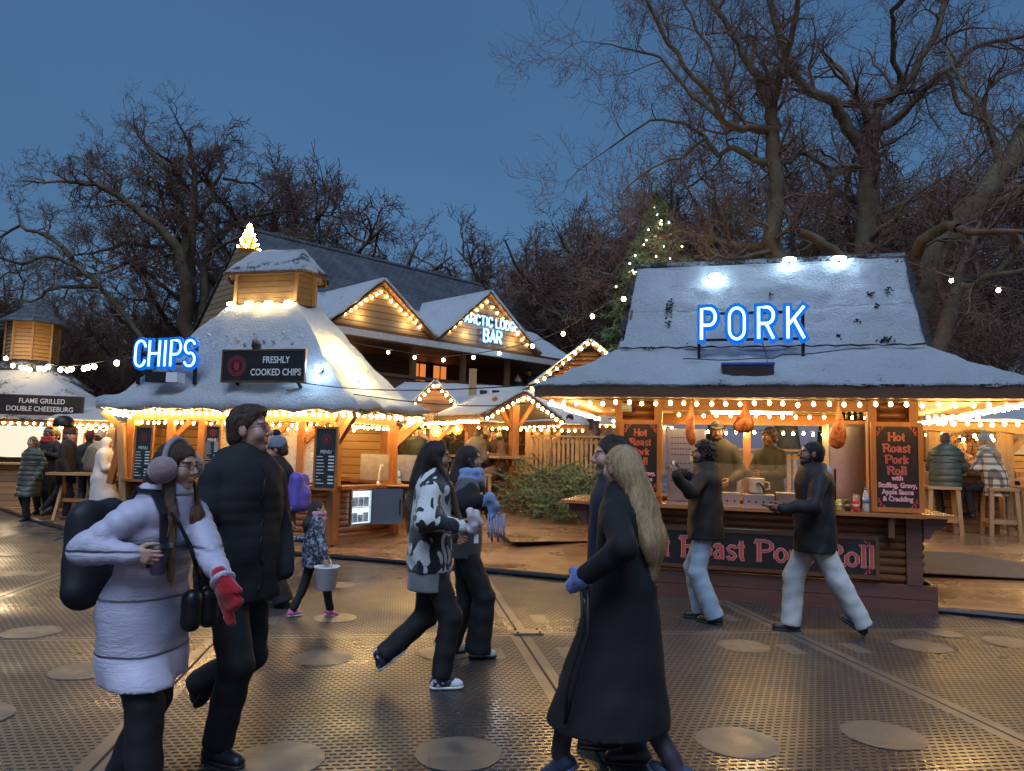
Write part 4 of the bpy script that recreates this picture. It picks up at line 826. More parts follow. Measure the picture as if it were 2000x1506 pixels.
for x0, x1 in ((-1.0, -.2), (.05, .85), (3.2, 3.95), (4.2, 4.95)):
    w1 = MB(); w1.bbox((x0, 2.1, BZ + .7), (x1, 2.18, BZ + 2.0)); wo = w1.build('window', M['iron'], lodge); MB().bbox((x0 + .07, 2.08, BZ + .77), (x1 - .07, 2.095, BZ + 1.93)).build('pane', emit('lit_orange_pane', (1.0, .30, .07), .25), wo)
    MB().bbox(((x0 + x1) / 2 - .02, 2.06, BZ + .77), ((x0 + x1) / 2 + .02, 2.078, BZ + 1.93)).build('mullion', M['iron'], wo)
# ARCTIC LODGE BAR sign
sg = empty('neon_sign', ML @ Vector((2.92, -1.13, 5.50)), LA, 'white neon sign reading ARCTIC LODGE BAR on the lodge gable', 'neon sign')
M['neon_white'] = emit('white_neon', (.24, .60, 1.0), 1.5)
x = neon_word(sg, 'ARCTIC LODGE', .0, .46, .31, [.19, .19, .17, .17, .05, .17, .12, .15, .19, .17, .17, .15], .065, .05, .028, .05, bm='neon_body', tm='neon_white')
neon_word(sg, 'BAR', x * .5 - .42, -.08, .42, [.22, .24, .22], .08, .06, .036, .05, bm='neon_body', tm='neon_white')
MB().bbox((-.05, .03, .6), (x, .06, .66)).build('frame', M['iron'], sg); MB().bbox((x * .5 - .5, .03, .1), (x * .5 + .5, .06, .16)).build('frame', M['iron'], sg); lamp(sg, (x * .5, -.5, .35), 14, (.45, .72, 1), .2)

# ================================================================ generic little stalls
def hip_stall(name, loc, rz, w, d, ze, zt, label, over=.35, wallc='raw', open_front=True, cat='food hut', roofm='snow', base=None, ridge=.5):
    base = deck_height(loc[0], loc[1]) if base is None else base
    r_ = empty(name, (loc[0], loc[1], base), rz, label, cat); ze -= base; zt -= base
    b = MB(); x, y = w / 2 + over, d / 2 + over; k = w / 2 * ridge
    b.sheet(((-x, -y, ze), (x, -y, ze), (k, 0, zt), (-k, 0, zt)), 26, 10, .06, .04, 2.2, loc[0]); b.sheet(((x, -y, ze), (x, y, ze), (k, 0, zt), (k, 0, zt)), 18, 10, .06, .04, 2.2, loc[0]); b.sheet(((x, y, ze), (-x, y, ze), (-k, 0, zt), (k, 0, zt)), 20, 8, .06, .04, 2.2, loc[0]); b.sheet(((-x, y, ze), (-x, -y, ze), (-k, 0, zt), (-k, 0, zt)), 18, 10, .06, .04, 2.2, loc[0])
    b.build('roof', M[roofm], r_, True)
    b = MB(); z0, z1 = ze - .16, ze - .055; b.bbox((-x + .02, -y + .01, z0), (x - .02, -y + .05, z1)); b.bbox((-x + .02, -y + .052, z0), (-x + .06, y, z1)); b.bbox((x - .06, -y + .052, z0), (x - .02, y, z1)); b.build('fascia', M['brown_x'], r_)
    for sx_ in (-1, 1):
        for sy_ in (-1, 1): MB().bbox((sx_ * w / 2 - .07, sy_ * d / 2 - .07, 0), (sx_ * w / 2 + .07, sy_ * d / 2 + .07, ze - .06)).build('post', M['raw'], r_)
    MB().bbox((-w / 2, d / 2 - .05, 0), (w / 2, d / 2, ze - .1)).build('back_wall', planks('stall_back_boards', (.33, .22, .11), 'z', .15), r_)
    if open_front:
        b = MB(); b.bbox((-w / 2 + .08, -d / 2 - .05, 0), (w / 2 - .08, -d / 2 + .02, .95)); b.build('front_wall', planks('stall_front_boards', (.30, .17, .07), 'z', .14), r_); MB().bbox((-w / 2 - .1, -d / 2 - .2, .955), (w / 2 + .1, -d / 2 + .3, 1.0)).build('counter', M['raw_x'], r_)
    return r_
# ---- burger hut, far left
bz = R_(12); c = At(30, 828, 18.6)
bh = hip_stall('food_hut', (c.x, c.y), bz, 4.4, 3.2, 2.12, 3.35, 'low snow-roofed burger stall with black Flame Grilled board', .4, roofm='snow_b', base=.1, ridge=.3)
b = MB(); b.bbox((-2.1, 1.2, .9), (2.1, 1.25, 1.9)); b.build('lit_hood', emit('lit_white_hood', (1.0, .92, .72), .3), bh)
MB().bbox((-2.1, -1.4, 1.0), (1.9, -.9, 1.12)).build('hot_plate', M['iron'], bh); lamp(bh, (0, 0, 1.85), 25, (1, .8, .5), .3)
Mb = Matrix.Translation(bh.location) @ Matrix.Rotation(bz, 4, 'Z')
p = At(-34, 808, 16.3); sb = empty('sign_board', p, bz, 'black board lettered FLAME GRILLED DOUBLE CHEESEBURG on the burger stall roof', 'sign board')
MB().bbox((.02, 0, .02), (1.98, .03, .43)).build('panel', M['black'], sb); b = MB(); b.bbox((0, -.01, 0), (2, .035, .02)); b.bbox((0, -.01, .43), (2, .035, .45)); b.bbox((0, -.01, .02), (.02, .035, .43)); b.bbox((1.98, -.01, .02), (2, .035, .43)); b.build('frame', M['brown_x'], sb)
text('lettering', 'FLAME GRILLED', M['chalk'], sb, .155, (1.15, -.004, .315), sx=.86, off=.001); text('lettering', 'DOUBLE CHEESEBURG', M['chalk'], sb, .155, (1.12, -.004, .14), sx=.86, off=.001)
cu = empty('roof_cupola', (*At(61, 700, 19.6).xy, 3.0), R_(10), 'slatted wooden lantern turret with dark cone roof rising over the burger stall', 'cupola')
zb_, zt_ = At(61, 706, 19.6).z - 3.0, At(61, 632, 19.6).z - 3.0
MB().lathe([(1.5, .0), (.6, zb_ - .02)], 8, ph=.3926).build('roof_skirt', snow('thatch_with_snow', cover=.55), cu, False)
b = MB()
for k in range(10):
    z = zb_ + (zt_ - zb_) * k / 10
    b.lathe([(.585, z), (.56, z + (zt_ - zb_) / 10 - .008)], 8, ph=.3926)
b.build('slats', wood('honey_slats', (.42, .23, .08), 'x', .5), cu); b = MB()
for i in range(8): a = i * .7854 + .3926; b.beam((.60 * math.cos(a), .60 * math.sin(a), zb_ - .02), (.60 * math.cos(a), .60 * math.sin(a), zt_), .05, .05, (1, 0, 0))
b.build('corner_post', M['raw'], cu); MB().lathe([(.82, zt_ - .03), (.80, zt_ + .01), (.40, zt_ + .30), (.14, zt_ + .52), (.1, zt_ + .56), (.02, zt_ + .62)], 8, ph=.3926).build('cone_roof', M['shingle'], cu)
lamp(cu, (.5, -1.4, zb_ + .1), 14, (1, .7, .3), .1)  # bare point light added in front to light the turret warm
string_lights([Mb @ Vector((-2.5, -2.0, 1.93)), Mb @ Vector((2.5, -2.0, 1.93))], 32, label='warm bulbs along the eave of the burger stall', drop=.03, r=.025, m='bulb_far')
string_lights([Mb @ Vector((-2.0, -1.2, 1.85)), Mb @ Vector((2.0, -1.2, 1.85))], 18, label='second row of warm bulbs inside the burger stall', drop=.03, r=.03, m='bulb_far')
dl = empty('dome_lamp', At(124, 830, 15.9), 0, 'dark round lamp dome with glowing bulb at the end of the burger board', 'lamp'); MB().lathe([(.02, .2), (.1, .19), (.18, .12), (.22, 0), (.2, -.04)], 16).build('shade', M['iron'], dl, True); MB().ball((0, -.1, .0), .05, 10, 8).build('bulb', M['bulb_far'], dl, True)
# small stall between burger hut and chips hut
c = At(197, 830, 17.3); ss = hip_stall('market_stall', (c.x, c.y), R_(4), 1.3, 1.6, 2.12, 2.42, 'narrow market stall with thin snowy roof between the burger and chips huts', .10, base=.15, ridge=.9)
lamp(ss, (0, -.2, 1.7), 8, (1, .75, .42), .2); MB().bbox((-.6, .68, .95), (.6, .72, 1.7)).build('steel_back', M['steel_dull'], ss)
Ms = Matrix.Translation(ss.location) @ Matrix.Rotation(R_(4), 4, 'Z')
for k, y in enumerate((-.95, -.5, -.1)): string_lights([Ms @ Vector((-.75 + .1 * k, y, 1.86 - .06 * k)), Ms @ Vector((.75, y, 1.86 - .06 * k))], 9, label=('warm bulbs on the front edge of the narrow stall', 'middle row of warm bulbs in the narrow stall', 'back row of warm bulbs in the narrow stall')[k], r=.027, drop=.02, m='bulb_far')
rb = MB().bbox((0, 0, 0), (.3, .05, .42)).build('menu_board', plain('red_brown_panel', (.16, .03, .02), .5)); rb.location = At(120, 872, 16.0); tag(rb, 'small dark red menu panel hanging behind the man in the peaked cap', 'sign board')
tt = empty('trestle_table', (*At(172, 990, 14.9).xy, deck_height(*At(172, 990, 14.9).xy)), R_(10), 'rough timber trestle table behind the man in the peaked cap', 'table')
MB().bbox((-.7, -.3, .88), (.7, .3, .93)).build('tabletop', M['raw_x'], tt)
for x in (-.5, .5):
    MB().beam((x, -.3, 0), (x, .12, .88), .07, .05, (1, 0, 0)).build('leg', M['raw'], tt); MB().beam((x + .06, .3, 0), (x + .06, -.12, .88), .07, .05, (1, 0, 0)).build('leg', M['raw'], tt)
MB().bbox((-.5, -.03, .35), (.5, .03, .42)).build('stretcher', M['raw_x'], tt)

# ================================================================ CENTRE
DZ = .43
def y_post(parent, p, h, w=.13, br=((.45, 0), (-.45, 0)), m='raw', up=.55):
    MB().bbox((p[0] - w / 2, p[1] - w / 2, 0), (p[0] + w / 2, p[1] + w / 2, h)).build('post', M[m], parent)
    for dx, dy in br: MB().beam((p[0] + .0, p[1], h - up), (p[0] + dx, p[1] + dy, h - .03), .08, .08, (0, 1, 0)).build('brace', M[m], parent)
# long bar pavilion
c = At(905, 830, 19.4); bp = empty('bar_pavilion', (c.x, c.y, DZ), R_(6), 'long open bar pavilion with a low snowy roof and amber globe lamps', 'pavilion')
b = MB(); b.sheet(((-2.9, -1.6, 1.95), (3.0, -1.6, 1.95), (2.6, .8, 3.0), (-1.6, .8, 3.0)), 30, 10, .07, .04, 2.0, 2); b.sheet(((3.0, 3, 1.95), (-2.9, 3, 1.95), (-1.6, .8, 3.0), (2.6, .8, 3.0)), 30, 10, .07, .04, 2.0, 3); b.build('roof', snow('clean_snow', cover=.22), bp, True)
MB().bbox((-2.9, -1.58, 1.78), (3.0, -1.53, 1.93)).build('fascia', M['brown_x'], bp)
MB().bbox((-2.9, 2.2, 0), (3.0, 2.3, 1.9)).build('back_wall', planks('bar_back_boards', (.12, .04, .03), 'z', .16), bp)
MB().bbox((-2.5, .6, 0), (2.6, 1.1, 1.05)).build('bar_counter', planks('bar_front_boards', (.2, .09, .04), 'x', .14, long='z'), bp); MB().bbox((-2.6, .45, 1.055), (2.7, 1.15, 1.1)).build('bar_top', M['pine_x'], bp)
for x in (-2.6, -1.1, .5, 2.0): y_post(bp, (x, -1.35), 1.9)
b = MB(); rr = random.Random(9)
for k in range(44): x = -2.3 + k * .11; s_ = .8 + .4 * rr.random(); b.lathe([(.035, 0), (.037, .16 * s_), (.013, .22 * s_), (.013, .28 * s_)], 7, (x, 2.08, 1.15 + .32 * (k % 2)))
b.build('bottles', plain('back_bar_bottles', (.22, .12, .04), .15, 0, .9, 6, 0), bp, True); MB().bbox((-2.4, 2.02, 1.1), (2.6, 2.19, 1.13)).build('shelf', M['pine_x'], bp); MB().bbox((-2.4, 2.02, 1.42), (2.6, 2.19, 1.45)).build('shelf', M['pine_x'], bp)
scn = empty('bar_screen', At(818, 862, 18.3), 0, 'small bright bluish screen glowing on the bar behind the seated crowd', 'screen'); MB().bbox((-.13, 0, -.2), (.13, .03, .2)).build('case', M['iron'], scn); MB().bbox((-.11, -.006, -.17), (.11, -.002, .17)).build('panel', emit('screen_glow', (.6, .8, 1), .6), scn)
gl = NT('amber_glass'); gl.color((.9, .5, .2)); gl.rough(.05); gl.b.inputs['Alpha'].default_value = .35; gl.b.inputs['Emission Color'].default_value = (1, .5, .15, 1); gl.b.inputs['Emission Strength'].default_value = .15
sp_ = MB().ball((0, 0, 0), .13, 14, 10); gme = bpy.data.meshes.new('globe'); gme.from_pydata(sp_.v, [], sp_.f); gme.materials.append(gl.m); gme.polygons.foreach_set('use_smooth', [True] * len(gme.polygons))
GLO = [(697, 838, 15.6), (718, 842, 17.2), (735, 838, 15.5), (789, 834, 16.0), (806, 838, 15.4), (853, 843, 16.2), (874, 838, 17.5), (893, 838, 16.8), (772, 842, 17.8), (830, 846, 18.2), (758, 836, 18)]
GLAB = ['beside the post of the chips hut', 'second along behind the chips counter screen', 'over the steel screen of the chips counter', 'over the dark pushchair', 'just right of the pushchair owner', 'just right of the braced porch post', 'small and far, above the bar screen', 'left of the gabled table shelter', 'far back between two posts', 'far back behind the porch post', 'far back over the bar tap']
for (px, py, Y), lab in zip(GLO, GLAB):
    r_ = empty('globe_lamp', At(px, py, Y), 0, 'amber glass globe lamp ' + lab, 'lamp', 'amber globe lamps hanging in the bar'); o = bpy.data.objects.new('globe', gme); COL.objects.link(o); o.parent = r_
    o = bpy.data.objects.new('bulb', bulb_mesh(M['bulb_far'], .04)); COL.objects.link(o); o.parent = r_; MB().tube([(0, 0, .125), (0, 0, .6)], .006, 5).build('cord', M['cable'], r_)
lamp(bp, (-1.4, -.2, 1.7), 16, (1, .62, .25), .2); lamp(bp, (1.2, -.2, 1.7), 16, (1, .62, .25), .2)
Mp = Matrix.Translation(bp.location) @ Matrix.Rotation(R_(6), 4, 'Z')
string_lights([Mp @ Vector((-2.8, -1.62, 1.78)), Mp @ Vector((2.9, -1.62, 1.78))], 34, label='warm bulbs along the front eave of the bar pavilion', r=.027, drop=.03, m='bulb_far')
ch_ = MB().bbox((-.09, -.09, 0), (.09, .09, .9)).build('flue_post', M['raw']); ch_.location = At(922, 792, 18.2); tag(ch_, 'square pale timber post standing up through the snowy bar roof', 'post')
for px in (944, 968):
    r_ = empty('spotlight', At(px, 775, 18.4), 0, 'small black spotlight on the snowy bar roof, %s of the pair' % ('nearer the pale post' if px == 944 else 'farther from the pale post'), 'spotlight'); MB().bbox((-.09, -.05, 0), (.09, .08, .16)).build('head', M['iron'], r_); MB().tube([(0, 0, 0), (0, 0, -.16), (.1, 0, -.18)], .012, 6).build('bracket', M['iron'], r_)
# gabled porch in front of it
p = At(845, 905, 16.4); po = empty('porch', (p.x, p.y, DZ), R_(8), 'small gabled timber porch edged with bulbs, on a braced post', 'porch')
zt_, zb_ = At(850, 752, 16.4).z - DZ, At(850, 806, 16.4).z - DZ; hw = .52
MB().prism([(-hw, 0, zb_), (hw, 0, zb_), (0, 0, zt_)], (0, .06, 0)).build('gable', planks('porch_gable_boards', (.10, .055, .03), 'z', .12), po)
b = MB()
for k in (-1, 1): b.beam((0, -.06, zt_ + .04), (k * (hw + .1), -.06, zb_ - .0), .12, .05, (k * .6, 0, .8))
b.build('bargeboard', M['brown_x'], po); b = MB(); b.sheet(((0, -.1, zt_ + .09), (-hw - .12, -.1, zb_ + .02), (-hw - .12, 1.6, zb_ + .02), (0, 1.6, zt_ + .09)), 8, 12, .05, .03, 3, 1); b.sheet(((hw + .12, -.1, zb_ + .02), (0, -.1, zt_ + .09), (0, 1.6, zt_ + .09), (hw + .12, 1.6, zb_ + .02)), 8, 12, .05, .03, 3, 2); b.build('roof', M['snow'], po, True)
MB().bbox((-.7, -.02, zb_ - .16), (.95, .08, zb_ - .02)).build('beam', M['raw_x'], po); y_post(po, (-.02, .02), zb_ - .16, .14, ((.5, 0), (-.5, 0)))
Mq = Matrix.Translation(po.location) @ Matrix.Rotation(R_(8), 4, 'Z'); string_lights([Mq @ Vector((-hw - .05, -.14, zb_ + .02)), Mq @ Vector((0, -.14, zt_ + .02)), Mq @ Vector((hw + .05, -.14, zb_ + .02))], 12, label='warm bulbs edging the small gabled porch', r=.027, drop=0, m='bulb_far')
# gabled table shelter with standing table
p = G(1000, 998, DZ); ts = empty('table_shelter', p, R_(32), 'gabled snow-roofed table shelter on a thick orange braced post', 'shelter')
zt_, zb_, hw = 2.42, 1.92, .95
b = MB(); L_ = 2.3; b.sheet(((0, -.35, zt_), (-hw, -.35, zb_), (-hw, L_, zb_), (0, L_, zt_)), 10, 16, .05, .03, 3, 1); b.sheet(((hw, -.35, zb_), (0, -.35, zt_), (0, L_, zt_), (hw, L_, zb_)), 10, 16, .05, .03, 3, 2); b.build('roof', snow('clean_snow_b', cover=.24), ts, True)
b = MB()
for k in (-1, 1): b.beam((0, -.37, zt_ - .03), (k * (hw + .03), -.37, zb_ - .08), .13, .05, (k * .46, 0, .9)); b.beam((k * hw, -.33, zb_ - .09), (k * hw, L_, zb_ - .09), .05, .11)
b.build('fascia', M['brown_x'], ts)
y_post(ts, (0, 0), zt_ - .1, .15, ((.5, 0), (-.5, 0), (0, .5)), 'pine', .75); y_post(ts, (0, 1.9), zt_ - .1, .15, ((.5, 0), (-.5, 0)), 'pine', .75)
MB().beam((0, -.3, zt_ - .14), (0, L_, zt_ - .14), .1, .12).build('ridge_beam', M['pine_x'], ts)
MB().bbox((-.55, -.35, 1.06), (.35, 2.2, 1.11)).build('tabletop', M['raw_x'], ts); MB().beam((-.45, .1, .02), (-.03, .02, .9), .08, .06, (0, 1, 0)).build('brace', M['raw'], ts); MB().bbox((-.45, -.02, .5), (-.1, 2.0, .58)).build('stretcher', M['raw_x'], ts)
Mt = Matrix.Translation(ts.location) @ Matrix.Rotation(R_(32), 4, 'Z')
string_lights([Mt @ Vector((-hw, -.42, zb_ - .1)), Mt @ Vector((0, -.42, zt_ - .08)), Mt @ Vector((hw, -.42, zb_ - .1))], 16, label='warm bulbs along the gable of the table shelter', r=.03, drop=.02, m='bulb_far')
string_lights([Mt @ Vector((-hw - .03, -.3, zb_ - .12)), Mt @ Vector((-hw - .03, L_, zb_ - .12))], 18, label='warm bulbs along the low eave of the table shelter', r=.03, drop=.02, m='bulb_far')
string_lights([Mt @ Vector((hw + .03, -.3, zb_ - .12)), Mt @ Vector((hw + .03, L_, zb_ - .12))], 14, label='warm bulbs along the far eave of the table shelter', r=.03, drop=.02, m='bulb_far')
# stools
def stool(px, py, z, rz, lab, h=.78, kind=0, w=.40):
    p = G(px, py, z); r_ = empty('bar_stool', (p.x, p.y, deck_height(p.x, p.y)), rz, lab, 'stool', 'rough timber bar stools')
    MB().bbox((-w / 2, -w / 2, h - .05), (w / 2, w / 2, h)).build('seat', M['raw_x'], r_)
    for sx_ in (-1, 1):
        for sy_ in (-1, 1): MB().beam((sx_ * w * .47, sy_ * w * .47, 0), (sx_ * w * .40, sy_ * w * .40, h - .052), .065, .06, (0, 1, 0)).build('leg', M['raw'], r_)
    b = MB()
    for k in (-1, 1): b.bbox((-w * .38, k * w * .42 - .015, .2), (w * .38, k * w * .42 + .015, .27)); b.bbox((k * w * .44 - .015, -w * .33, .14), (k * w * .44 + .015, w * .33, .21))
    b.build('stretcher', M['raw_x'], r_)
    if kind:
        b = MB()
        for k in (-1, 0, 1):
            for s_ in (-1, 1): b.bbox((k * w * .23 - .025, s_ * w * .46 - .01, .05), (k * w * .23 + .025, s_ * w * .46 + .01, h - .055))
        b.build('slats', M['raw'], r_)
    return r_
stool(1034, 1000, DZ, R_(20), 'empty slatted crate stool standing in front of the pine branches', kind=1)
stool(930, 1000, DZ, R_(15), 'slatted stool behind the woman with the blue scarf', kind=1, w=.48)
stool(985, 990, DZ, R_(30), 'slatted stool under the woman in white ear muffs', kind=1)
# ---- terrace with picket fences and marquee behind the pine branches
def fence(pa, pb, z0, z1, gap, label, rail=True):
    pa, pb = Vector(pa), Vector(pb); o = Vector((pa.x, pa.y, 0)); L_ = (pb - pa).xy.length; rz = math.atan2(pb.y - pa.y, pb.x - pa.x)
    r_ = empty('picket_fence', o, rz, label, 'fence'); b = MB(); n_ = int(L_ / gap)
    for k in range(n_): x = (k + .5) * gap; b.bbox((x - .03, -.012, z0), (x + .03, .012, z1 - .04 + .02 * rnd.random()))
    b.build('pickets', M['raw'], r_); b = MB(); b.bbox((0, .014, z1 - .14), (L_, .05, z1 - .07)); b.bbox((0, .014, z0 + .08), (L_, .05, z0 + .15)); b.build('rails', M['raw_x'], r_); MB().bbox((0, -.05, z1), (L_, .06, z1 + .04)).build('handrail', M['raw_x'], r_)
    for k in range(3): x = L_ * k / 2; MB().bbox((x - .05, -.0, 0), (x + .05, .1, z1 + .001)).build('post', M['raw'], r_)
    return r_
fa = At(1036, 852, 17.5); fb = At(1225, 852, 16.6); fence(fa, fb, 1.15, 2.0, .11, 'picket fence directly behind the pile of pine branches')
fa = At(1030, 830, 19.5); fb = At(1225, 826, 18.9); fence(fa, fb, 1.6, 2.28, .13, 'higher picket fence at the back of the terrace under the white marquee')
fa = H(.9, 4.4, 0); fb = H(3.5, 4.4, 0); fence(fa, fb, .9, 1.75, .10, 'picket fence seen through the serving window behind the stall workers')
te = MB(); te.add([At(1030, 900, 17.6), At(1230, 900, 16.7), At(1240, 900, 21), At(1030, 900, 22)], [(0, 1, 2, 3)]); o = te.build('terrace_floor', M['raw_x']); tag(o, kind='structure')
for v_ in o.data.vertices: v_.co.z = 1.14
mq = empty('marquee', (*At(1130, 830, 21).xy, 1.14), R_(4), 'white snow-covered marquee roof over the raised terrace', 'marquee'); b = MB(); x_ = 2.3
b.sheet(((-x_, -1.6, 1.3), (x_, -1.6, 1.3), (x_, .6, 2.0), (-x_, .6, 2.0)), 20, 8, .05, .03, 2, 4); b.sheet(((x_, 2.6, 1.3), (-x_, 2.6, 1.3), (-x_, .6, 2.0), (x_, .6, 2.0)), 20, 8, .05, .03, 2, 4); b.build('roof', snow('grey_canvas_snow', (.62, .62, .6), cover=.2), mq, True)
for x in (-1.9, .15, 2.0): MB().bbox((x - .08, -1.5, 0), (x + .08, -1.34, 1.27)).build('post', M['raw'], mq)
lamp(mq, (0, -.3, 1.1), 10, (1, .7, .3), .2); Mm = Matrix.Translation(mq.location) @ Matrix.Rotation(R_(4), 4, 'Z'); string_lights([Mm @ Vector((-x_, -1.62, 1.24)), Mm @ Vector((x_, -1.62, 1.24))], 24, label='warm bulbs along the lower edge of the white marquee', r=.028, drop=.02, m='bulb_far')
# ---- log gable house behind the roast stall
apx = At(1150, 676, 20.5); bs = At(1030, 768, 20.5)
gh = empty('log_cabin', (apx.x, apx.y, .4), R_(3), 'log cabin gable edged with bulbs rising behind the roast stall', 'cabin'); zt_ = apx.z - .4; zb_ = bs.z - .4; hw = apx.x - bs.x
b = MB()
for k in range(14): z = zb_ - .5 + (zt_ - zb_ + .4) * k / 14; w_ = hw * (1 - max(0, (z - zb_)) / (zt_ - zb_)) * .93; b.tube([(-w_, 0, z), (w_, 0, z)], .07, 8)
b.build('log_gable', M['log'], gh, True); MB().bbox((-hw * .9, .05, 0), (hw * .9, 3, zb_ - .3)).build('wall', planks('cabin_wall_boards', (.2, .1, .04), 'z', .15), gh)
b = MB()
for k in (-1, 1): b.beam((0, -.22, zt_ + .05), (k * hw * 1.04, -.22, zb_ - .0), .2, .06, (k * .65, 0, .75))
b.build('bargeboard', M['raw_x'], gh); b = MB(); b.sheet(((0, -.28, zt_ + .14), (-hw * 1.08, -.28, zb_ + .04), (-hw * 1.08, 3.2, zb_ + .04), (0, 3.2, zt_ + .14)), 14, 16, .06, .05, 2, 7); b.sheet(((hw * 1.08, -.28, zb_ + .04), (0, -.28, zt_ + .14), (0, 3.2, zt_ + .14), (hw * 1.08, 3.2, zb_ + .04)), 14, 16, .06, .05, 2, 8); b.build('roof', M['snow'], gh, True)
Mg = Matrix.Translation(gh.location) @ Matrix.Rotation(R_(3), 4, 'Z'); string_lights([Mg @ Vector((-hw, -.3, zb_ + .04)), Mg @ Vector((0, -.3, zt_ + .08)), Mg @ Vector((hw, -.3, zb_ + .04))], 20, label='warm bulbs up the bargeboards of the log cabin gable', r=.04, drop=0, m='bulb_far'); lamp(gh, (-.6, -1.0, zb_ + .4), 8, (1, .7, .3), .1); lamp(gh, (.5, -1.0, zt_ - .5), 5, (1, .7, .3), .1)

# ================================================================ RIGHT PAVILION
c = At(1920, 830, 14.3); RPZ = deck_height(c.x, c.y)
rp_ = empty('bar_pavilion', (c.x, c.y, RPZ), R_(-14), 'open timber drinking pavilion with wavy-edged beam beyond the roast stall', 'pavilion')
b = MB(); b.sheet(((-1.9, -.9, 2.02), (3.4, -.9, 2.02), (3.2, 1.9, 2.75), (-1.4, 1.9, 2.75)), 24, 10, .06, .04, 2, 3); b.sheet(((3.4, 4.5, 2.0), (-1.9, 4.5, 2.0), (-1.4, 1.9, 2.75), (3.2, 1.9, 2.75)), 24, 10, .06, .04, 2, 3); b.build('roof', M['snow'], rp_, True)
for x in (-.98, .22, 2.2): MB().bbox((x - .1, -.5, 0), (x + .1, -.3, 1.9)).build('post', M['raw'], rp_); MB().beam((x + .0, -.39, 1.35), (x + .5, -.39, 1.83), .1, .1, (0, 1, 0)).build('brace', M['raw'], rp_)
b = MB(); n_ = 60; top = [(-1.7 + 5 * i / n_, -.55, 2.0) for i in range(n_ + 1)]; bot = [(-1.7 + 5 * i / n_, -.55, 1.80 + .035 * math.sin(i * .45) + .02 * math.sin(i * .9)) for i in range(n_ + 1)]
for i in range(n_): b.prism([bot[i], bot[i + 1], top[i + 1], top[i]], (0, .05, 0))
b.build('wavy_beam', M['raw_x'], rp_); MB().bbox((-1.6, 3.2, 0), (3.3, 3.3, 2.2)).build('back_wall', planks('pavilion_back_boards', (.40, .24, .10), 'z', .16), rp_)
MB().bbox((-1.2, 2.2, 0), (2.6, 2.6, 1.05)).build('bar_counter', planks('pavilion_bar_boards', (.25, .11, .05), 'x', .14, long='z'), rp_); b = MB()
for k in range(26): b.lathe([(.035, 0), (.037, .16), (.013, .22), (.013, .28)], 7, (-.7 + k * .075, 3.1, 1.35 + .33 * (k % 2)))
b.build('bottles', plain('bar_bottles_b', (.16, .05, .04), .15, 0, .9, 5, 0), rp_, True); MB().bbox((-.9, 3.02, 1.3), (1.5, 3.19, 1.33)).build('shelf', M['pine_x'], rp_); MB().bbox((-.9, 3.02, 1.65), (1.5, 3.19, 1.665)).build('shelf', M['pine_x'], rp_)
lamp(rp_, (.0, 1.0, 1.75), 11, (1, .66, .28), .2); lamp(rp_, (2.0, 1.2, 1.7), 11, (1, .66, .28), .2)
Mr = Matrix.Translation(rp_.location) @ Matrix.Rotation(R_(-14), 4, 'Z')
string_lights([Mr @ Vector((-1.9, -.96, 1.94)), Mr @ Vector((3.4, -.96, 1.94))], 26, label='warm bulbs along the front edge of the right-hand pavilion', r=.03, drop=.03)
string_lights([Mr @ Vector((-1.6, .4, 1.82)), Mr @ Vector((3.0, .4, 1.75))], 16, label='first inner row of warm bulbs in the right-hand pavilion', r=.03, drop=.05); string_lights([Mr @ Vector((-1.6, 2.0, 1.75)), Mr @ Vector((3.0, 2.0, 1.8))], 16, label='deepest row of warm bulbs in the right-hand pavilion', r=.03, drop=.05)
pf = empty('framed_picture', At(1986, 866, 14.2), R_(-14), 'framed white poster with a small red emblem in the right-hand pavilion', 'picture'); MB().bbox((-.22, 0, -.24), (.22, .02, .24)).build('frame', M['iron'], pf); MB().bbox((-.19, -.006, -.21), (.19, -.001, .21)).build('paper', M['white'], pf); b = MB(); b.lathe([(.01, -.06), (.05, -.03), (.06, .05), (.02, .09)], 8, (0, -.0, 0), 1, .05); o = b.build('emblem', M['red_ink'], pf); o.location = (0, -.011, 0)
tb2 = empty('bar_table', (*G(1890, 1040, RPZ).xy, RPZ), R_(-14), 'boxed bar table between the seated pair and the beam post', 'table'); p_ = tb2.location; MB().bbox((-.35, .0, 0), (.5, .6, .98)).build('base', planks('table_box_boards', (.2, .1, .045), 'z', .14), tb2); MB().bbox((-.5, -.15, .985), (.65, .7, 1.03)).build('tabletop', M['raw_x'], tb2)
tb3 = empty('bar_table', (*G(2010, 1035, RPZ).xy, RPZ), R_(-10), 'bare plank table at the far right edge', 'table'); MB().bbox((-.5, -.3, .9), (.7, .4, .95)).build('tabletop', M['raw_x'], tb3)
for x in (-.4, .6):
    for y in (-.22, .3): MB().bbox((x - .04, y - .04, 0), (x + .04, y + .04, .898)).build('leg', M['raw'], tb3)
stool(1842, 1042, RPZ, R_(-20), 'bar stool carrying the man in the green padded jacket', h=.80, w=.5)
stool(1955, 1046, RPZ, R_(-14), 'bar stool carrying the person in the checked coat', h=.80, w=.46)
stool(2012, 1040, RPZ, R_(-5), 'bar stool cut by the right edge of the picture', h=.82, w=.46)
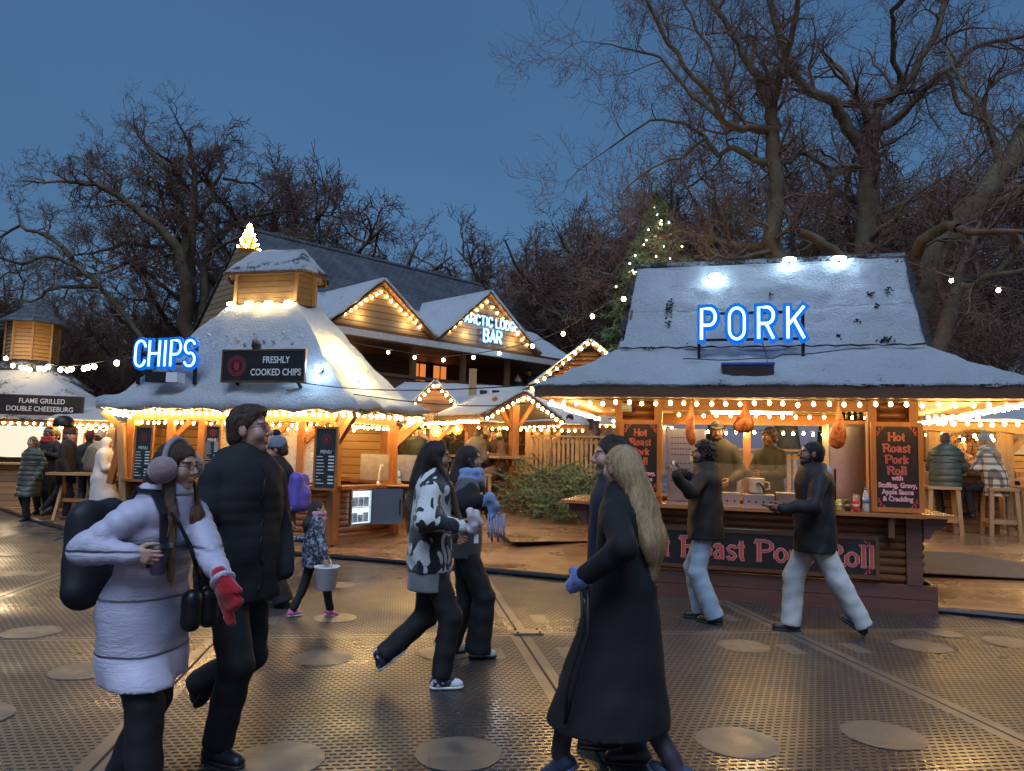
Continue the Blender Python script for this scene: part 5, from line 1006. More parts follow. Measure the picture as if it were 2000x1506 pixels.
# ---- festoons
FES = [At(600, 655, 16.5), At(758, 688, 16.4), At(810, 698, 16.0), At(866, 703, 15.4), At(925, 698, 14.8), At(975, 690, 14.3), At(1040, 676, 13.5), At(1100, 652, 12.7), At(1157, 618, 11.9), At(1218, 584, 11.1), At(1241, 533, 10.6)]
def festoon(bp_, ends, label, r=.034):
    root = empty('festoon_lights', bp_[0], 0, label, 'string lights', 'festoon strings with large bulbs'); o0 = bp_[0]
    pts = ([ends[0]] if ends[0] is not None else []) + [p + Vector((0, 0, .07)) for p in bp_] + ([ends[1]] if ends[1] is not None else [])
    MB().tube([p - o0 for p in pts], .009, 5).build('cable', M['cable'], root)
    me = bulb_mesh(M['festoon'], r)
    for p in bp_: o = bpy.data.objects.new('bulb', me); COL.objects.link(o); o.parent = root; o.location = p - o0; MB().tube([p - o0 + Vector((0, 0, .07)), p - o0 + Vector((0, 0, .03))], .018, 6).build('lamp_holder', M['cable'], root)
M['festoon'] = emit('festoon_bulb', (1.0, .78, .40), 12)
festoon(FES[1:], (FES[0], None), 'long festoon of big bulbs swooping from the chips hut to the roast stall ridge')
festoon([At(1858, 548, 12.5), At(1950, 567, 12.3)], (H(3.8, 1.3, 4.2), At(2060, 585, 12)), 'festoon of two big bulbs in front of the tree at the upper right')
LF = [(12, 700), (25, 714), (42, 718), (50, 719), (58, 722), (76, 720), (86, 721), (94, 717), (118, 722), (132, 723), (140, 721), (164, 720), (172, 718), (184, 716), (228, 709)]
festoon([At(x, y, 17.2 - i * .28) for i, (x, y) in enumerate(LF)], (At(-60, 690, 17.5), ev(5, .75, 2.85)), 'sagging festoon of bulbs over the burger stall at the left', .046)
for pts, lab in (([At(560, 742, 11.3), At(760, 762, 11.4), At(1060, 750, 10.0)], 'upper of two black cables slung between the chips hut and roast stall'), ([At(690, 770, 11.6), At(900, 792, 11.8), At(1050, 784, 10.6)], 'lower of two black cables slung between the chips hut and roast stall')):
    p0, p1, p2 = pts; cb = MB().tube([(1 - k / 16) ** 2 * p0 + 2 * (k / 16) * (1 - k / 16) * (p1 * 2 - (p0 + p2) * .5) + (k / 16) ** 2 * p2 for k in range(17)], .009, 5).build('overhead_cable', M['cable']); tag(cb, lab, 'cable')
# ================================================================ TREES (bare planes)
def bark():
    t = NT('plane_bark'); v = t.coords(); a = t.noise(v, 2.2, 5); b = t.noise(v, 9, 4); c = t.noise(v, .7, 2)
    col = t.ramp(a, [(.3, (.06, .04, .022)), (.5, (.11, .085, .042)), (.7, (.15, .12, .065))])
    col = t.mix(t.mr(b, .55, .7), col, (.055, .042, .03)); t.color(t.mix(t.mr(c, .5, .7, 0, .6), col, (.14, .065, .04))); t.rough(.85); t.bump(b, .5, .03); return t.m
M['bark'] = bark(); M['twig'] = plain('twig_bark', (.155, .092, .064), .85, 0, .3, 3, 0)
def tubes_mesh(name, lines, sides, m, parent):
    """lines: list of (points (k,3), radii (k)); one mesh of tapered tubes, built per length class"""
    from collections import defaultdict
    cls = defaultdict(list)
    for p, r in lines: cls[len(p)].append((p, r))
    V, Fq, base = [], [], 0
    for k, ls in cls.items():
        P = np.array([l[0] for l in ls], dtype=np.float64); R = np.array([l[1] for l in ls], dtype=np.float64); n = len(ls)
        T = np.gradient(P, axis=1) if k > 2 else np.repeat((P[:, 1:] - P[:, :1]), k, axis=1); T /= np.linalg.norm(T, axis=2, keepdims=True) + 1e-9
        up = np.where(np.abs(T[:, :1, 2:3]) > .9, np.array([[[1., 0, 0]]]), np.array([[[0, 0, 1.]]])); up = np.repeat(up, k, axis=1)
        A = np.cross(T, up); A /= np.linalg.norm(A, axis=2, keepdims=True) + 1e-9; B = np.cross(A, T)
        an = np.arange(sides) * 2 * np.pi / sides
        ring = P[:, :, None, :] + R[:, :, None, None] * (np.cos(an)[None, None, :, None] * A[:, :, None, :] + np.sin(an)[None, None, :, None] * B[:, :, None, :])
        V.append(ring.reshape(-1, 3)); i = np.arange(n)[:, None, None] * (k * sides) + np.arange(k - 1)[None, :, None] * sides + base
        j = np.arange(sides)[None, None, :]; j2 = (j + 1) % sides
        Fq.append(np.stack([i + j, i + j2, i + sides + j2, i + sides + j], -1).reshape(-1, 4)); base += n * k * sides
    V = np.concatenate(V); Fq = np.concatenate(Fq); me = bpy.data.meshes.new(name); me.vertices.add(len(V)); me.vertices.foreach_set('co', V.astype(np.float32).ravel())
    me.loops.add(Fq.size); me.loops.foreach_set('vertex_index', Fq.astype(np.int32).ravel()); me.polygons.add(len(Fq)); me.polygons.foreach_set('loop_start', np.arange(0, Fq.size, 4, dtype=np.int32)); me.update(calc_edges=True)
    return link_mesh(name, me, m, parent, True)
def sprout(out, rg, p, d, r, L, lvl, maxl, wig=.42, lift=.06, kids=(5, 5, 4, 3), ang=(30, 70), rmin=.006):
    ns = (8, 6, 5, 4, 3)[min(lvl, 4)]; st = L / ns; pts = [p]; rs = [r]; cur = d; q = p
    for i in range(ns):
        cur = cur + np.array([rg.gauss(0, wig), rg.gauss(0, wig), rg.gauss(0, wig) + lift]) * (.55 if i else .2); cur = cur / (np.linalg.norm(cur) + 1e-9)
        q = q + cur * st; pts.append(q); rs.append(max(rmin, r * (1 - .78 * (i + 1) / ns)))
    out.append((pts, rs))
    if lvl >= maxl: return
    n = kids[min(lvl, len(kids) - 1)]
    for c in range(n):
        t = .18 + .82 * (c + rg.random()) / n; i = min(ns - 1, int(t * ns)); f = t * ns - i; b = pts[i] + (pts[i + 1] - pts[i]) * f; ax = pts[i + 1] - pts[i]; ax = ax / np.linalg.norm(ax)
        a = R_(rg.uniform(*ang)); rv_ = np.array([rg.gauss(0, 1), rg.gauss(0, 1), rg.gauss(0, 1)]); pr = rv_ - ax * rv_.dot(ax); pr = pr / np.linalg.norm(pr); dd = ax * math.cos(a) + pr * math.sin(a)
        sprout(out, rg, b, dd, max(rmin, rs[i] * .62), L * rg.uniform(.45, .72), lvl + 1, maxl, wig, lift, kids, ang, rmin)
def limb_tree(name, label, base, Y, limbs, seed, side_len=2.6, per_m=1.5, maxl=3, kids=(5, 5, 4, 3), spread=2.2, rmin=.0052):
    """limbs: lists of photo pixels giving each main limb its course, with its own depth drift; the rest is grown from them"""
    rg = random.Random(seed); root = empty(name, base, 0, label, 'tree', 'bare trees around the market'); o = np.array(base)
    trunk, twig = [], []
    for li, (px, r0, r1, drift) in enumerate(limbs):
        P = []
        for i, (x, y) in enumerate(px): f = i / (len(px) - 1); P.append(np.array(At(x, y, Y + drift * f)) - o)
        # resample with small wander
        Q, seg = [P[0]], 3
        for a, b in zip(P, P[1:]):
            for s in range(1, seg + 1): Q.append(a + (b - a) * s / seg + (np.array([rg.gauss(0, 1), rg.gauss(0, 1), rg.gauss(0, 1)]) * np.linalg.norm(b - a) * .035 if s < seg else 0))
        n = len(Q); rs = [r0 + (r1 - r0) * (i / (n - 1)) ** .8 for i in range(n)]; trunk.append((Q, rs))
        L = sum(np.linalg.norm(b - a) for a, b in zip(Q, Q[1:]))
        nb = int(L * per_m); s0 = .06 if r0 < .2 else .38
        for k in range(nb):
            t = s0 + (1 - s0) * (k + rg.random()) / nb; i = min(n - 2, int(t * (n - 1))); b = Q[i] + (Q[i + 1] - Q[i]) * (t * (n - 1) - i); ax = Q[i + 1] - Q[i]; ax = ax / np.linalg.norm(ax)
            a = R_(rg.uniform(35, 80)); rv_ = np.array([rg.gauss(0, 1), rg.gauss(0, 1) * .9, rg.gauss(0, 1) + .15]); pr = rv_ - ax * rv_.dot(ax); pr = pr / np.linalg.norm(pr)
            out = []; sprout(out, rg, b, ax * math.cos(a) + pr * math.sin(a), min(rs[i] * .6, .075), side_len * rg.uniform(.55, 1.15) * (1 - .35 * t), 0, maxl, kids=kids, rmin=rmin); twig += out
        out = []; sprout(out, rg, Q[-1], (Q[-1] - Q[-2]) / np.linalg.norm(Q[-1] - Q[-2]), r1, side_len, 0, maxl, kids=kids, rmin=rmin); twig += out
    tubes_mesh('trunk', trunk, 10, M['bark'], root); tubes_mesh('crown', twig, 3, M['twig'], root); return root
TB = lambda x, y, Y: (At(x, y, Y).x, Y, 0.0)
limb_tree('plane_tree', 'big bare plane tree with pale green forked trunk rising behind the pork sign', TB(1535, 560, 20), 20, [
 ([(1545, 900), (1540, 640), (1528, 520), (1506, 470), (1517, 400), (1514, 330), (1508, 262), (1506, 215)], .30, .17, 0),
 ([(1510, 255), (1470, 250), (1440, 250), (1412, 238), (1388, 185), (1335, 130), (1292, 62), (1258, -10)], .13, .04, -1.5),
 ([(1506, 215), (1482, 150), (1442, 82), (1402, 22), (1385, -30)], .15, .06, 1),
 ([(1506, 210), (1530, 130), (1548, 60), (1560, -20)], .12, .06, -1),
 ([(1500, 318), (1432, 288), (1402, 305), (1378, 268), (1340, 242), (1270, 235), (1190, 290)], .10, .025, 2),
 ([(1412, 238), (1352, 190), (1290, 112), (1238, 98), (1172, 85)], .07, .02, 1.5),
 ([(1512, 478), (1452, 482), (1400, 468), (1340, 455), (1290, 440)], .12, .03, 1.5),
 ([(1508, 490), (1450, 505), (1400, 500), (1360, 520)], .08, .03, -1.5),
 ([(1380, 270), (1330, 310), (1270, 330), (1215, 380)], .05, .02, -1),
 ([(1515, 345), (1555, 300), (1600, 290), (1640, 320)], .07, .03, 2), ([(1440, 250), (1420, 160), (1360, 60), (1330, -20)], .07, .03, 2.5)], 11, 2.3, 1.35)
limb_tree('plane_tree', 'tallest bare plane tree with reddish trunk splitting into two arching limbs', TB(1690, 560, 24), 24, [
 ([(1690, 900), (1692, 640), (1690, 480), (1692, 380), (1696, 300), (1702, 262)], .42, .26, 0),
 ([(1692, 300), (1655, 252), (1632, 200), (1585, 182), (1545, 135), (1520, 62), (1498, -30)], .24, .10, -1),
 ([(1702, 262), (1712, 215), (1722, 198), (1762, 170), (1820, 82), (1852, -10)], .22, .10, 1),
 ([(1705, 255), (1742, 240), (1795, 178), (1852, 140), (1905, 92), (2010, 68)], .17, .07, 2),
 ([(1636, 205), (1690, 205), (1720, 195)], .10, .08, 0), ([(1760, 170), (1745, 90), (1740, 20), (1780, -40)], .10, .05, -2),
 ([(1690, 330), (1620, 330), (1570, 300), (1540, 310)], .10, .04, -2), ([(1694, 400), (1640, 380), (1560, 420)], .09, .03, 3),
 ([(1545, 135), (1480, 110), (1440, 60)], .08, .04, 2), ([(1852, 140), (1880, 220), (1930, 240), (1990, 300)], .08, .03, -2), ([(1700, 420), (1760, 400), (1820, 380), (1880, 330)], .10, .04, 2)], 12, 3.0, 1.1)
limb_tree('plane_tree', 'leaning bare plane tree with twisting low limbs at the right edge behind the stall', TB(1835, 720, 17), 17, [
 ([(1822, 900), (1832, 690), (1856, 610), (1868, 570), (1872, 535)], .20, .14, 0), ([(1872, 540), (1905, 545), (1950, 530), (2010, 470)], .13, .06, 1),
 ([(1868, 560), (1900, 560), (1925, 540), (2020, 520)], .10, .05, -1)], 13, 1.8, 1.2)
limb_tree('plane_tree', 'massive old plane tree with thick crooked boughs over the ridge corner', TB(1790, 640, 19), 19, [
 ([(1775, 900), (1782, 640), (1800, 560), (1850, 470), (1900, 410), (1950, 340), (2040, 215)], .45, .28, 0), ([(1790, 590), (1782, 520), (1800, 470), (1850, 440), (1872, 446)], .17, .12, -2),
 ([(1872, 446), (1910, 425), (1950, 395), (2020, 360)], .15, .09, -1), ([(1700, 470), (1720, 445), (1750, 430), (1765, 400), (1790, 380)], .09, .03, -1), ([(1560, 455), (1600, 470), (1640, 500), (1700, 520)], .12, .12, 0),
 ([(1960, 330), (1930, 250), (1900, 190), (1860, 130)], .14, .05, 2), ([(1990, 480), (1985, 420), (1995, 380)], .07, .03, -1)], 14, 2.4, 1.2)
limb_tree('plane_tree', 'wide spreading bare tree standing dark against the sky behind the chips sign', TB(372, 640, 34), 34, [
 ([(372, 855), (370, 689), (366, 606), (364, 557), (349, 486), (316, 450), (276, 417), (234, 384), (186, 359), (132, 355)], .42, .08, -3), ([(368, 606), (368, 557), (364, 498), (360, 440), (349, 382), (326, 334), (289, 289)], .30, .09, 2),
 ([(372, 598), (373, 482), (378, 399), (381, 345), (370, 287)], .26, .09, -1), ([(390, 640), (399, 573), (405, 498), (416, 461), (454, 439), (500, 422), (556, 412)], .24, .07, 2),
 ([(378, 440), (416, 386), (436, 326), (419, 296)], .14, .05, 1), ([(381, 391), (333, 316), (305, 299)], .1, .04, -2), ([(365, 523), (305, 482), (250, 474), (195, 490), (149, 498)], .14, .04, -3),
 ([(405, 498), (443, 474), (517, 457), (590, 465)], .12, .04, -2), ([(436, 349), (489, 357), (526, 382)], .08, .03, 2), ([(500, 422), (544, 374), (581, 382)], .08, .03, 1), ([(234, 384), (204, 332), (167, 316)], .07, .03, 2)], 15, 1.9, 1.5, rmin=.008)
limb_tree('plane_tree', 'low bare tree with a long drooping bough at the far left edge', TB(200, 640, 31), 31, [
 ([(330, 900), (300, 700), (240, 610), (190, 555), (150, 520), (92, 500), (40, 515), (-20, 500)], .13, .06, -2), ([(150, 520), (90, 460), (40, 440), (-20, 470)], .12, .05, 1), ([(190, 560), (120, 560), (60, 590), (0, 580)], .1, .04, 2)], 16, 2.0, 1.1, rmin=.008)
# generic trees: three masters, copied with their parts
def generic(seed, h=11.0, maxl=3):
    rg = random.Random(seed); root = empty('bare_tree', (0, 0, 0)); trunk, tw = [], []
    p = np.array([0, 0, 0.]); Q = [p]; rs = [.32]
    for i in range(7): p = p + np.array([rg.gauss(0, .16), rg.gauss(0, .16), h * .075]); Q.append(p); rs.append(.32 - .022 * (i + 1))
    trunk.append((Q, rs))
    for k in range(9):
        i = rg.randint(3, 7); a = k * 2.4 + rg.random(); el = R_(rg.uniform(25, 75)); d = np.array([math.cos(a) * math.cos(el), math.sin(a) * math.cos(el), math.sin(el)])
        st = h * .085; q = Q[i]; L = [q]; r = [.15]; 
        for s in range(7): d = d + np.array([rg.gauss(0, .22), rg.gauss(0, .22), rg.gauss(.05, .15)]); d /= np.linalg.norm(d); q = q + d * st; L.append(q); r.append(.15 - .017 * (s + 1))
        trunk.append((L, r))
        for c in range(9):
            t = 1 + rg.random() * 5.9; j = int(t); b = L[j] + (L[j + 1] - L[j]) * (t - j); ax = L[j + 1] - L[j]; ax /= np.linalg.norm(ax); rv_ = np.array([rg.gauss(0, 1), rg.gauss(0, 1), rg.gauss(.2, 1)]); dd = ax * .5 + rv_ / np.linalg.norm(rv_); dd /= np.linalg.norm(dd)
            sprout(tw, rg, b, dd, .06, h * .15 * rg.uniform(.6, 1.1), 0, maxl, kids=(5, 5, 4, 3), rmin=.011)
    root['top'] = max(float(q[2]) for l, _ in tw for q in l); tubes_mesh('trunk', trunk, 6, M['bark'], root); tubes_mesh('crown', tw, 3, M['twig'], root); return root
GEN = [generic(s) for s in (21, 22, 23)]
GT = [  # photo x, top y, distance, label
 (712, 420, 52, 'small pale bare tree peeping over the lodge ridge beside the wide spreading tree'), (882, 445, 55, 'rounded bare tree showing above the middle of the lodge roof'),
 (1120, 340, 36, 'tall dark bare tree standing between the lodge and the fir tree'), (1040, 420, 44, 'bare tree right behind the end of the lodge roof'), (1205, 330, 40, 'bare tree crowding behind the lit fir'),
 (560, 300, 40, 'bare tree adjoining the wide spreading tree toward the lodge'), (640, 370, 46, 'last bare tree of the clump before the lodge ridge'), (500, 290, 42, 'upright bare tree just behind the wide spreading tree'),
 (60, 560, 44, 'dim low tree over the wooden turret'), (150, 545, 48, 'dim low tree to the right of the wooden turret'), (260, 540, 44, 'dim tree in the gloom left of the chips sign'), (330, 560, 40, 'dim tree in the gloom directly behind the chips letters'), (430, 500, 46, 'dim tree behind the cupola'), (-30, 470, 42, 'dim tree cut by the left edge'), (200, 600, 36, 'lowest dim tree in the gloom over the festoon'),
 (1270, 330, 44, 'bare tree behind the fir and roast stall ridge'), (1380, 300, 36, 'bare tree filling the gap left of the green forked trunk'), (1600, 200, 40, 'bare tree between the two big plane trunks'), (1900, 260, 36, 'bare tree behind the crooked boughs'), (2000, 200, 38, 'bare tree cut by the right edge high up'), (1960, 520, 26, 'tangled low tree over the right-hand pavilion'), (1880, 560, 30, 'tangled low tree behind the leaning plane')]
rg = random.Random(77)
for i, (px, py, Y, lab) in enumerate(GT):
    src = GEN[i % 3]; o = src if i < 3 else copy_tree(src); z = At(px, py, Y).z; top = At(px, py, Y)
    s = z / src['top']; o.location = (top.x, Y, 0); o.scale = (s * rg.uniform(.9, 1.25), s * rg.uniform(.9, 1.25), s); o.rotation_euler = (0, 0, rg.uniform(0, 6.28)); tag(o, lab, 'tree', 'bare trees around the market')
# ---- conifers: needle sprays
def needle_mat(name, c):
    t = NT(name); v = t.coords(); a = t.noise(v, 4, 3); t.color(t.ramp(a, [(.3, shade(c, .55)), (.7, shade(c, 1.35))])); t.rough(.6); return t.m
def sprays(rg, stems, m, parent, name='foliage', nl=.05, dens=70, wid=.008):
    V, Fa = [], []
    for a, b in stems:
        a, b = np.array(a), np.array(b); L = np.linalg.norm(b - a); d = (b - a) / (L + 1e-9); n = max(6, int(L * dens))
        for i in range(n):
            t = (i + rg.random()) / n; p = a + (b - a) * t; rv_ = np.array([rg.gauss(0, 1), rg.gauss(0, 1), rg.gauss(0, 1)]); pr = rv_ - d * rv_.dot(d); pr /= np.linalg.norm(pr) + 1e-9; e = (d * .6 + pr) ; e /= np.linalg.norm(e); s = np.cross(e, rv_); s /= np.linalg.norm(s) + 1e-9
            l_ = nl * rg.uniform(.7, 1.3); k = len(V); V += [p - s * wid, p + s * wid, p + e * l_ + s * wid * .3, p + e * l_ - s * wid * .3]; Fa.append((k, k + 1, k + 2, k + 3))
    me = bpy.data.meshes.new(name); me.from_pydata([tuple(v) for v in V], [], Fa); return link_mesh(name, me, m, parent)
def fir(loc, h, rad, label, seed, m, dens=26, nl=.11, wid=.018, whorls=20, lights=0):
    rg = random.Random(seed); root = empty('fir_tree', loc, 0, label, 'tree'); st = []
    MB().tube([(0, 0, 0), (0, 0, h * .5), (0, 0, h)], [.12, .08, .01], 8).build('trunk', M['bark'], root)
    for w in range(whorls):
        f = (w + .5) / whorls; f = .40 + .60 * f; z = h * (.16 + .84 * f); R = rad * (1 - f) ** .85 + .06; nb = 9
        for k in range(nb):
            a = 6.28 * k / nb + w * 1.3 + rg.uniform(-.3, .3); l_ = R * rg.uniform(.75, 1.15); p = np.array([0, 0, z]); q = p + np.array([math.cos(a) * l_, math.sin(a) * l_, -l_ * rg.uniform(.05, .35) + .1 * f]); st.append((p, q))
            for c in range(5):
                t = .3 + .65 * (c + rg.random()) / 5; b = p + (q - p) * t; s_ = 1 if c % 2 else -1; dd = np.array([math.cos(a + s_ * .8), math.sin(a + s_ * .8), rg.uniform(-.2, .25)]); st.append((b, b + dd * l_ * .42 * (1.1 - t)))
        st.append((np.array([0, 0, z]), np.array([0, 0, z + h * .06])))
    sprays(rg, st, m, root, 'crown', nl, dens, wid)
    if lights:
        me = bulb_mesh(M['fir_light'], .026); me2 = bulb_mesh(M['fir_light_cool'], .026)
        for i in range(lights): f = .55 + .45 * rg.random(); a = rg.uniform(3.3, 6.1); R = rad * (1 - f) ** .85; o = bpy.data.objects.new('bulb', me if i % 2 else me2); COL.objects.link(o); o.parent = root; o.location = (R * math.cos(a), R * math.sin(a), h * (.16 + .84 * f))
    return root
M['fir_light'] = emit('fir_light', (1, .8, .35), 6); M['fir_light_cool'] = emit('fir_light_cool', (.7, .9, 1), 6)
p = At(1283, 385, 17); p = At(1283, 388, 21.6); f_ = fir((p.x, 21.6, 0), p.z, 3.0, 'tall fir tree strung with lights behind the roast stall ridge', 5, needle_mat('fir_needles', (.12, .17, .07)), dens=46, nl=.16, wid=.026, lights=24); lamp(f_, (-.4, -2.0, p.z - 1.6), 9, (1, .85, .5), .1); lamp(f_, (.5, -2.0, p.z - 2.6), 9, (1, .85, .5), .1)  # two bare point lights added before the fir to brighten its needles
# piles of cut pine branches
NM = needle_mat('pine_needles', (.11, .165, .06))
def brushpile(px, py, Y, w, h, seed, label, n=105):
    rg = random.Random(seed); p = At(px, py, Y); z0 = deck_height(p.x, p.y); root = empty('pine_bush', (p.x, Y, z0), 0, label, 'pine branches', 'cut pine branches heaped before the picket fence'); st, wood_ = [], []
    for i in range(n):
        x = rg.uniform(-w, w) * .8; y = rg.uniform(-.35, .35); z = rg.uniform(.0, h * .75); a = rg.uniform(-.5, 3.6); el = rg.uniform(-.15, .9); l_ = rg.uniform(.35, .75); d = np.array([math.cos(a) * math.cos(el), -abs(math.sin(a)) * .7 + .1, math.sin(el)]); b = np.array([x, y, z]); q = b + d * l_; st.append((b, q)); wood_.append(([b, (b + q) / 2, q], [.012, .009, .004]))
        for c in range(8):
            t = .2 + .78 * c / 8; s_ = 1 if c % 2 else -1; pp = b + (q - b) * t; sd = np.array([-d[1], d[0], rg.uniform(-.2, .3)]) * s_; st.append((pp, pp + (d * .7 + sd * .8) * l_ * .38 * (1.15 - t)))
    sprays(rg, st, NM, root, 'needles', .045, 62, .006); tubes_mesh('branches', wood_, 4, M['bark'], root)
brushpile(1052, 985, 14.8, .55, 1.0, 31, 'pine branches heaped behind the empty crate stool'); brushpile(1105, 990, 14.4, .6, 1.15, 32, 'middle heap of pine branches, standing highest against the fence'); brushpile(1165, 985, 13.6, .6, 1.05, 33, 'heap of pine branches hidden partly by the blonde woman'); brushpile(1085, 995, 13.9, .5, .55, 34, 'low spread of pine branches drooping onto the boards', 40)
for i, (px, py, s_) in enumerate(((1092, 982, .14), (1120, 992, .09), (1060, 992, .08))):
    p = G(px, py, .42); b = MB().ball((0, 0, 0), s_, 12, 9, (1.4, 1, .6)).build('rock', plain('rock_stone_%d' % i, (.22, .16, .10), .8, 0, .4, 6, .8, .03), None, True); b.location = (p.x, p.y, deck_height(p.x, p.y) + s_ * .4); tag(b, ('largest brown rock at the foot of the pine branches', 'small rock at the right of the largest rock', 'small rock beside the crate stool leg')[i], 'rock')
# ================================================================ PEOPLE: implicit bodies meshed with surface nets
A3 = lambda *v: np.array(v, dtype=np.float32)
def unit(v): v = np.asarray(v, dtype=np.float32); return v / (np.linalg.norm(v) + 1e-9)
def rotm(ax, deg): return np.array(Matrix.Rotation(R_(deg), 3, ax), dtype=np.float32)
class Cap:                      # tapered capsule, optionally flattened along an axis n by factor k, with a bulge along its length
    def __init__(s, a, b, ra, rb, n=None, k=1.0, bulge=None, sub=False, sm=None):
        s.a, s.b, s.ra, s.rb, s.n, s.k, s.bulge, s.sub, s.sm = A3(*a), A3(*b), ra, rb, (unit(n) if n is not None else None), k, bulge, sub, sm
        r = max(ra, rb) * max(1, k) + .01; s.lo, s.hi = np.minimum(s.a, s.b) - r, np.maximum(s.a, s.b) + r
    def d(s, X):
        a, b = s.a, s.b
        if s.n is not None:
            f = 1 / s.k - 1; X = X + (X @ s.n)[:, None] * f * s.n; a = a + (a @ s.n) * f * s.n; b = b + (b @ s.n) * f * s.n
        ba = b - a; pa = X - a; t = np.clip(pa @ ba / (ba @ ba + 1e-9), 0, 1); r = s.ra + (s.rb - s.ra) * t
        if s.bulge is not None: r = r + s.bulge(t)
        return np.linalg.norm(pa - t[:, None] * ba, axis=1) - r
class Ell:
    def __init__(s, c, r, R=None, sub=False, sm=None):
        s.c, s.r, s.R, s.sub, s.sm = A3(*c), A3(*r), R, sub, sm; m = max(r) + .01; s.lo, s.hi = s.c - m, s.c + m
    def d(s, X):
        p = X - s.c
        if s.R is not None: p = p @ s.R
        k0 = np.linalg.norm(p / s.r, axis=1); k1 = np.linalg.norm(p / (s.r * s.r), axis=1) + 1e-9; return k0 * (k0 - 1) / k1
def surfnets(D, o, h):
    nx, ny, nz = D.shape; S_n = D < 0; P = np.zeros((nx - 1, ny - 1, nz - 1, 3), np.float32); C = np.zeros((nx - 1, ny - 1, nz - 1), np.float32)
    sl = lambda a, n: slice(a, n - 1 + a)
    for ax in range(3):
        for u in (0, 1):
            for v in (0, 1):
                o0 = [0, 0, 0]; oth = [i for i in range(3) if i != ax]; o0[oth[0]], o0[oth[1]] = u, v; o1 = list(o0); o1[ax] = 1
                d0 = D[sl(o0[0], nx), sl(o0[1], ny), sl(o0[2], nz)]; d1 = D[sl(o1[0], nx), sl(o1[1], ny), sl(o1[2], nz)]; m = (d0 < 0) != (d1 < 0)
                t = np.where(m, d0 / np.where(m, d0 - d1, 1), 0)
                for i in range(3): P[..., i] += m * (t if i == ax else o0[i])
                C += m
    act = C > 0; idx = -np.ones(act.shape, np.int64); idx[act] = np.arange(act.sum()); ijk = np.argwhere(act)
    V = (P[act] / C[act][:, None] + ijk) * h + o; F = []
    for ax in range(3):
        a0 = [slice(None)] * 3; a1 = [slice(None)] * 3; a0[ax] = slice(0, -1); a1[ax] = slice(1, None); s0, s1 = S_n[tuple(a0)], S_n[tuple(a1)]; m = s0 != s1
        e = np.argwhere(m); oth = [(1, 2), (2, 0), (0, 1)][ax]; ok = (e[:, oth[0]] > 0) & (e[:, oth[1]] > 0) & (e[:, oth[0]] < D.shape[oth[0]] - 1) & (e[:, oth[1]] < D.shape[oth[1]] - 1); e = e[ok]
        if not len(e): continue
        fl = s0[tuple(e.T)]; q = []
        for u, v in ((-1, -1), (0, -1), (0, 0), (-1, 0)): c = e.copy(); c[:, oth[0]] += u; c[:, oth[1]] += v; q.append(idx[tuple(c.T)])
        q = np.stack(q, 1); q[~fl] = q[~fl][:, ::-1]; F.append(q)
    return V, np.concatenate(F)
def sdf(prims, X, k):
    D = None
    for p in prims:
        d = p.d(X).astype(np.float32)
        if D is None: D = d; continue
        kk = p.sm or k
        if p.sub: h = np.clip(.5 - .5 * (D + d) / kk, 0, 1); D = D * (1 - h) - d * h + kk * h * (1 - h)
        else: h = np.clip(.5 + .5 * (d - D) / kk, 0, 1); D = d * (1 - h) + D * h - kk * h * (1 - h)
    return D
def surf(prims, res, k=.03, cuts=(), disp=None, pad=.03):
    lo = np.min([p.lo for p in prims if not p.sub], axis=0) - pad; hi = np.max([p.hi for p in prims if not p.sub], axis=0) + pad
    n = np.maximum(4, np.ceil((hi - lo) / res).astype(int)); ax = [lo[i] + np.arange(n[i]) * res for i in range(3)]
    X = np.stack(np.meshgrid(*ax, indexing='ij'), -1).reshape(-1, 3).astype(np.float32); D = sdf(prims, X, k)
    if disp is not None: D = D + disp(X)
    for nn, off in cuts: D = np.maximum(D, X @ A3(*nn) - off)
    return surfnets(D.reshape(n), lo, res)
def mesh_np(name, V, F, m, parent=None, cols=None):
    me = bpy.data.meshes.new(name); me.vertices.add(len(V)); me.vertices.foreach_set('co', np.asarray(V, np.float32).ravel()); me.loops.add(F.size); me.loops.foreach_set('vertex_index', F.astype(np.int32).ravel())
    me.polygons.add(len(F)); me.polygons.foreach_set('loop_start', np.arange(0, F.size, 4, dtype=np.int32)); me.update(calc_edges=True)
    if cols is not None:
        a = me.color_attributes.new('tone', 'FLOAT_COLOR', 'POINT'); a.data.foreach_set('color', np.concatenate([cols, np.ones((len(cols), 1))], 1).astype(np.float32).ravel())
    return link_mesh(name, me, m, parent, True)
def folds(a, fx=23.0, fz=31.0, ph=0.0):
    return lambda X: a * (np.sin(X[:, 0] * fx + 1.7 * np.sin(X[:, 2] * fz * .6 + ph) + ph) * .5 + np.sin(X[:, 2] * fz + 1.6 * np.sin(X[:, 0] * fx * .8 + X[:, 1] * 17 + ph)) * .7 + .5 * np.sin(X[:, 1] * 41 + X[:, 2] * 19 + ph))
def puff(n, a): return lambda t: a * (np.abs(np.sin(np.pi * t * n)) ** .45 - .85)
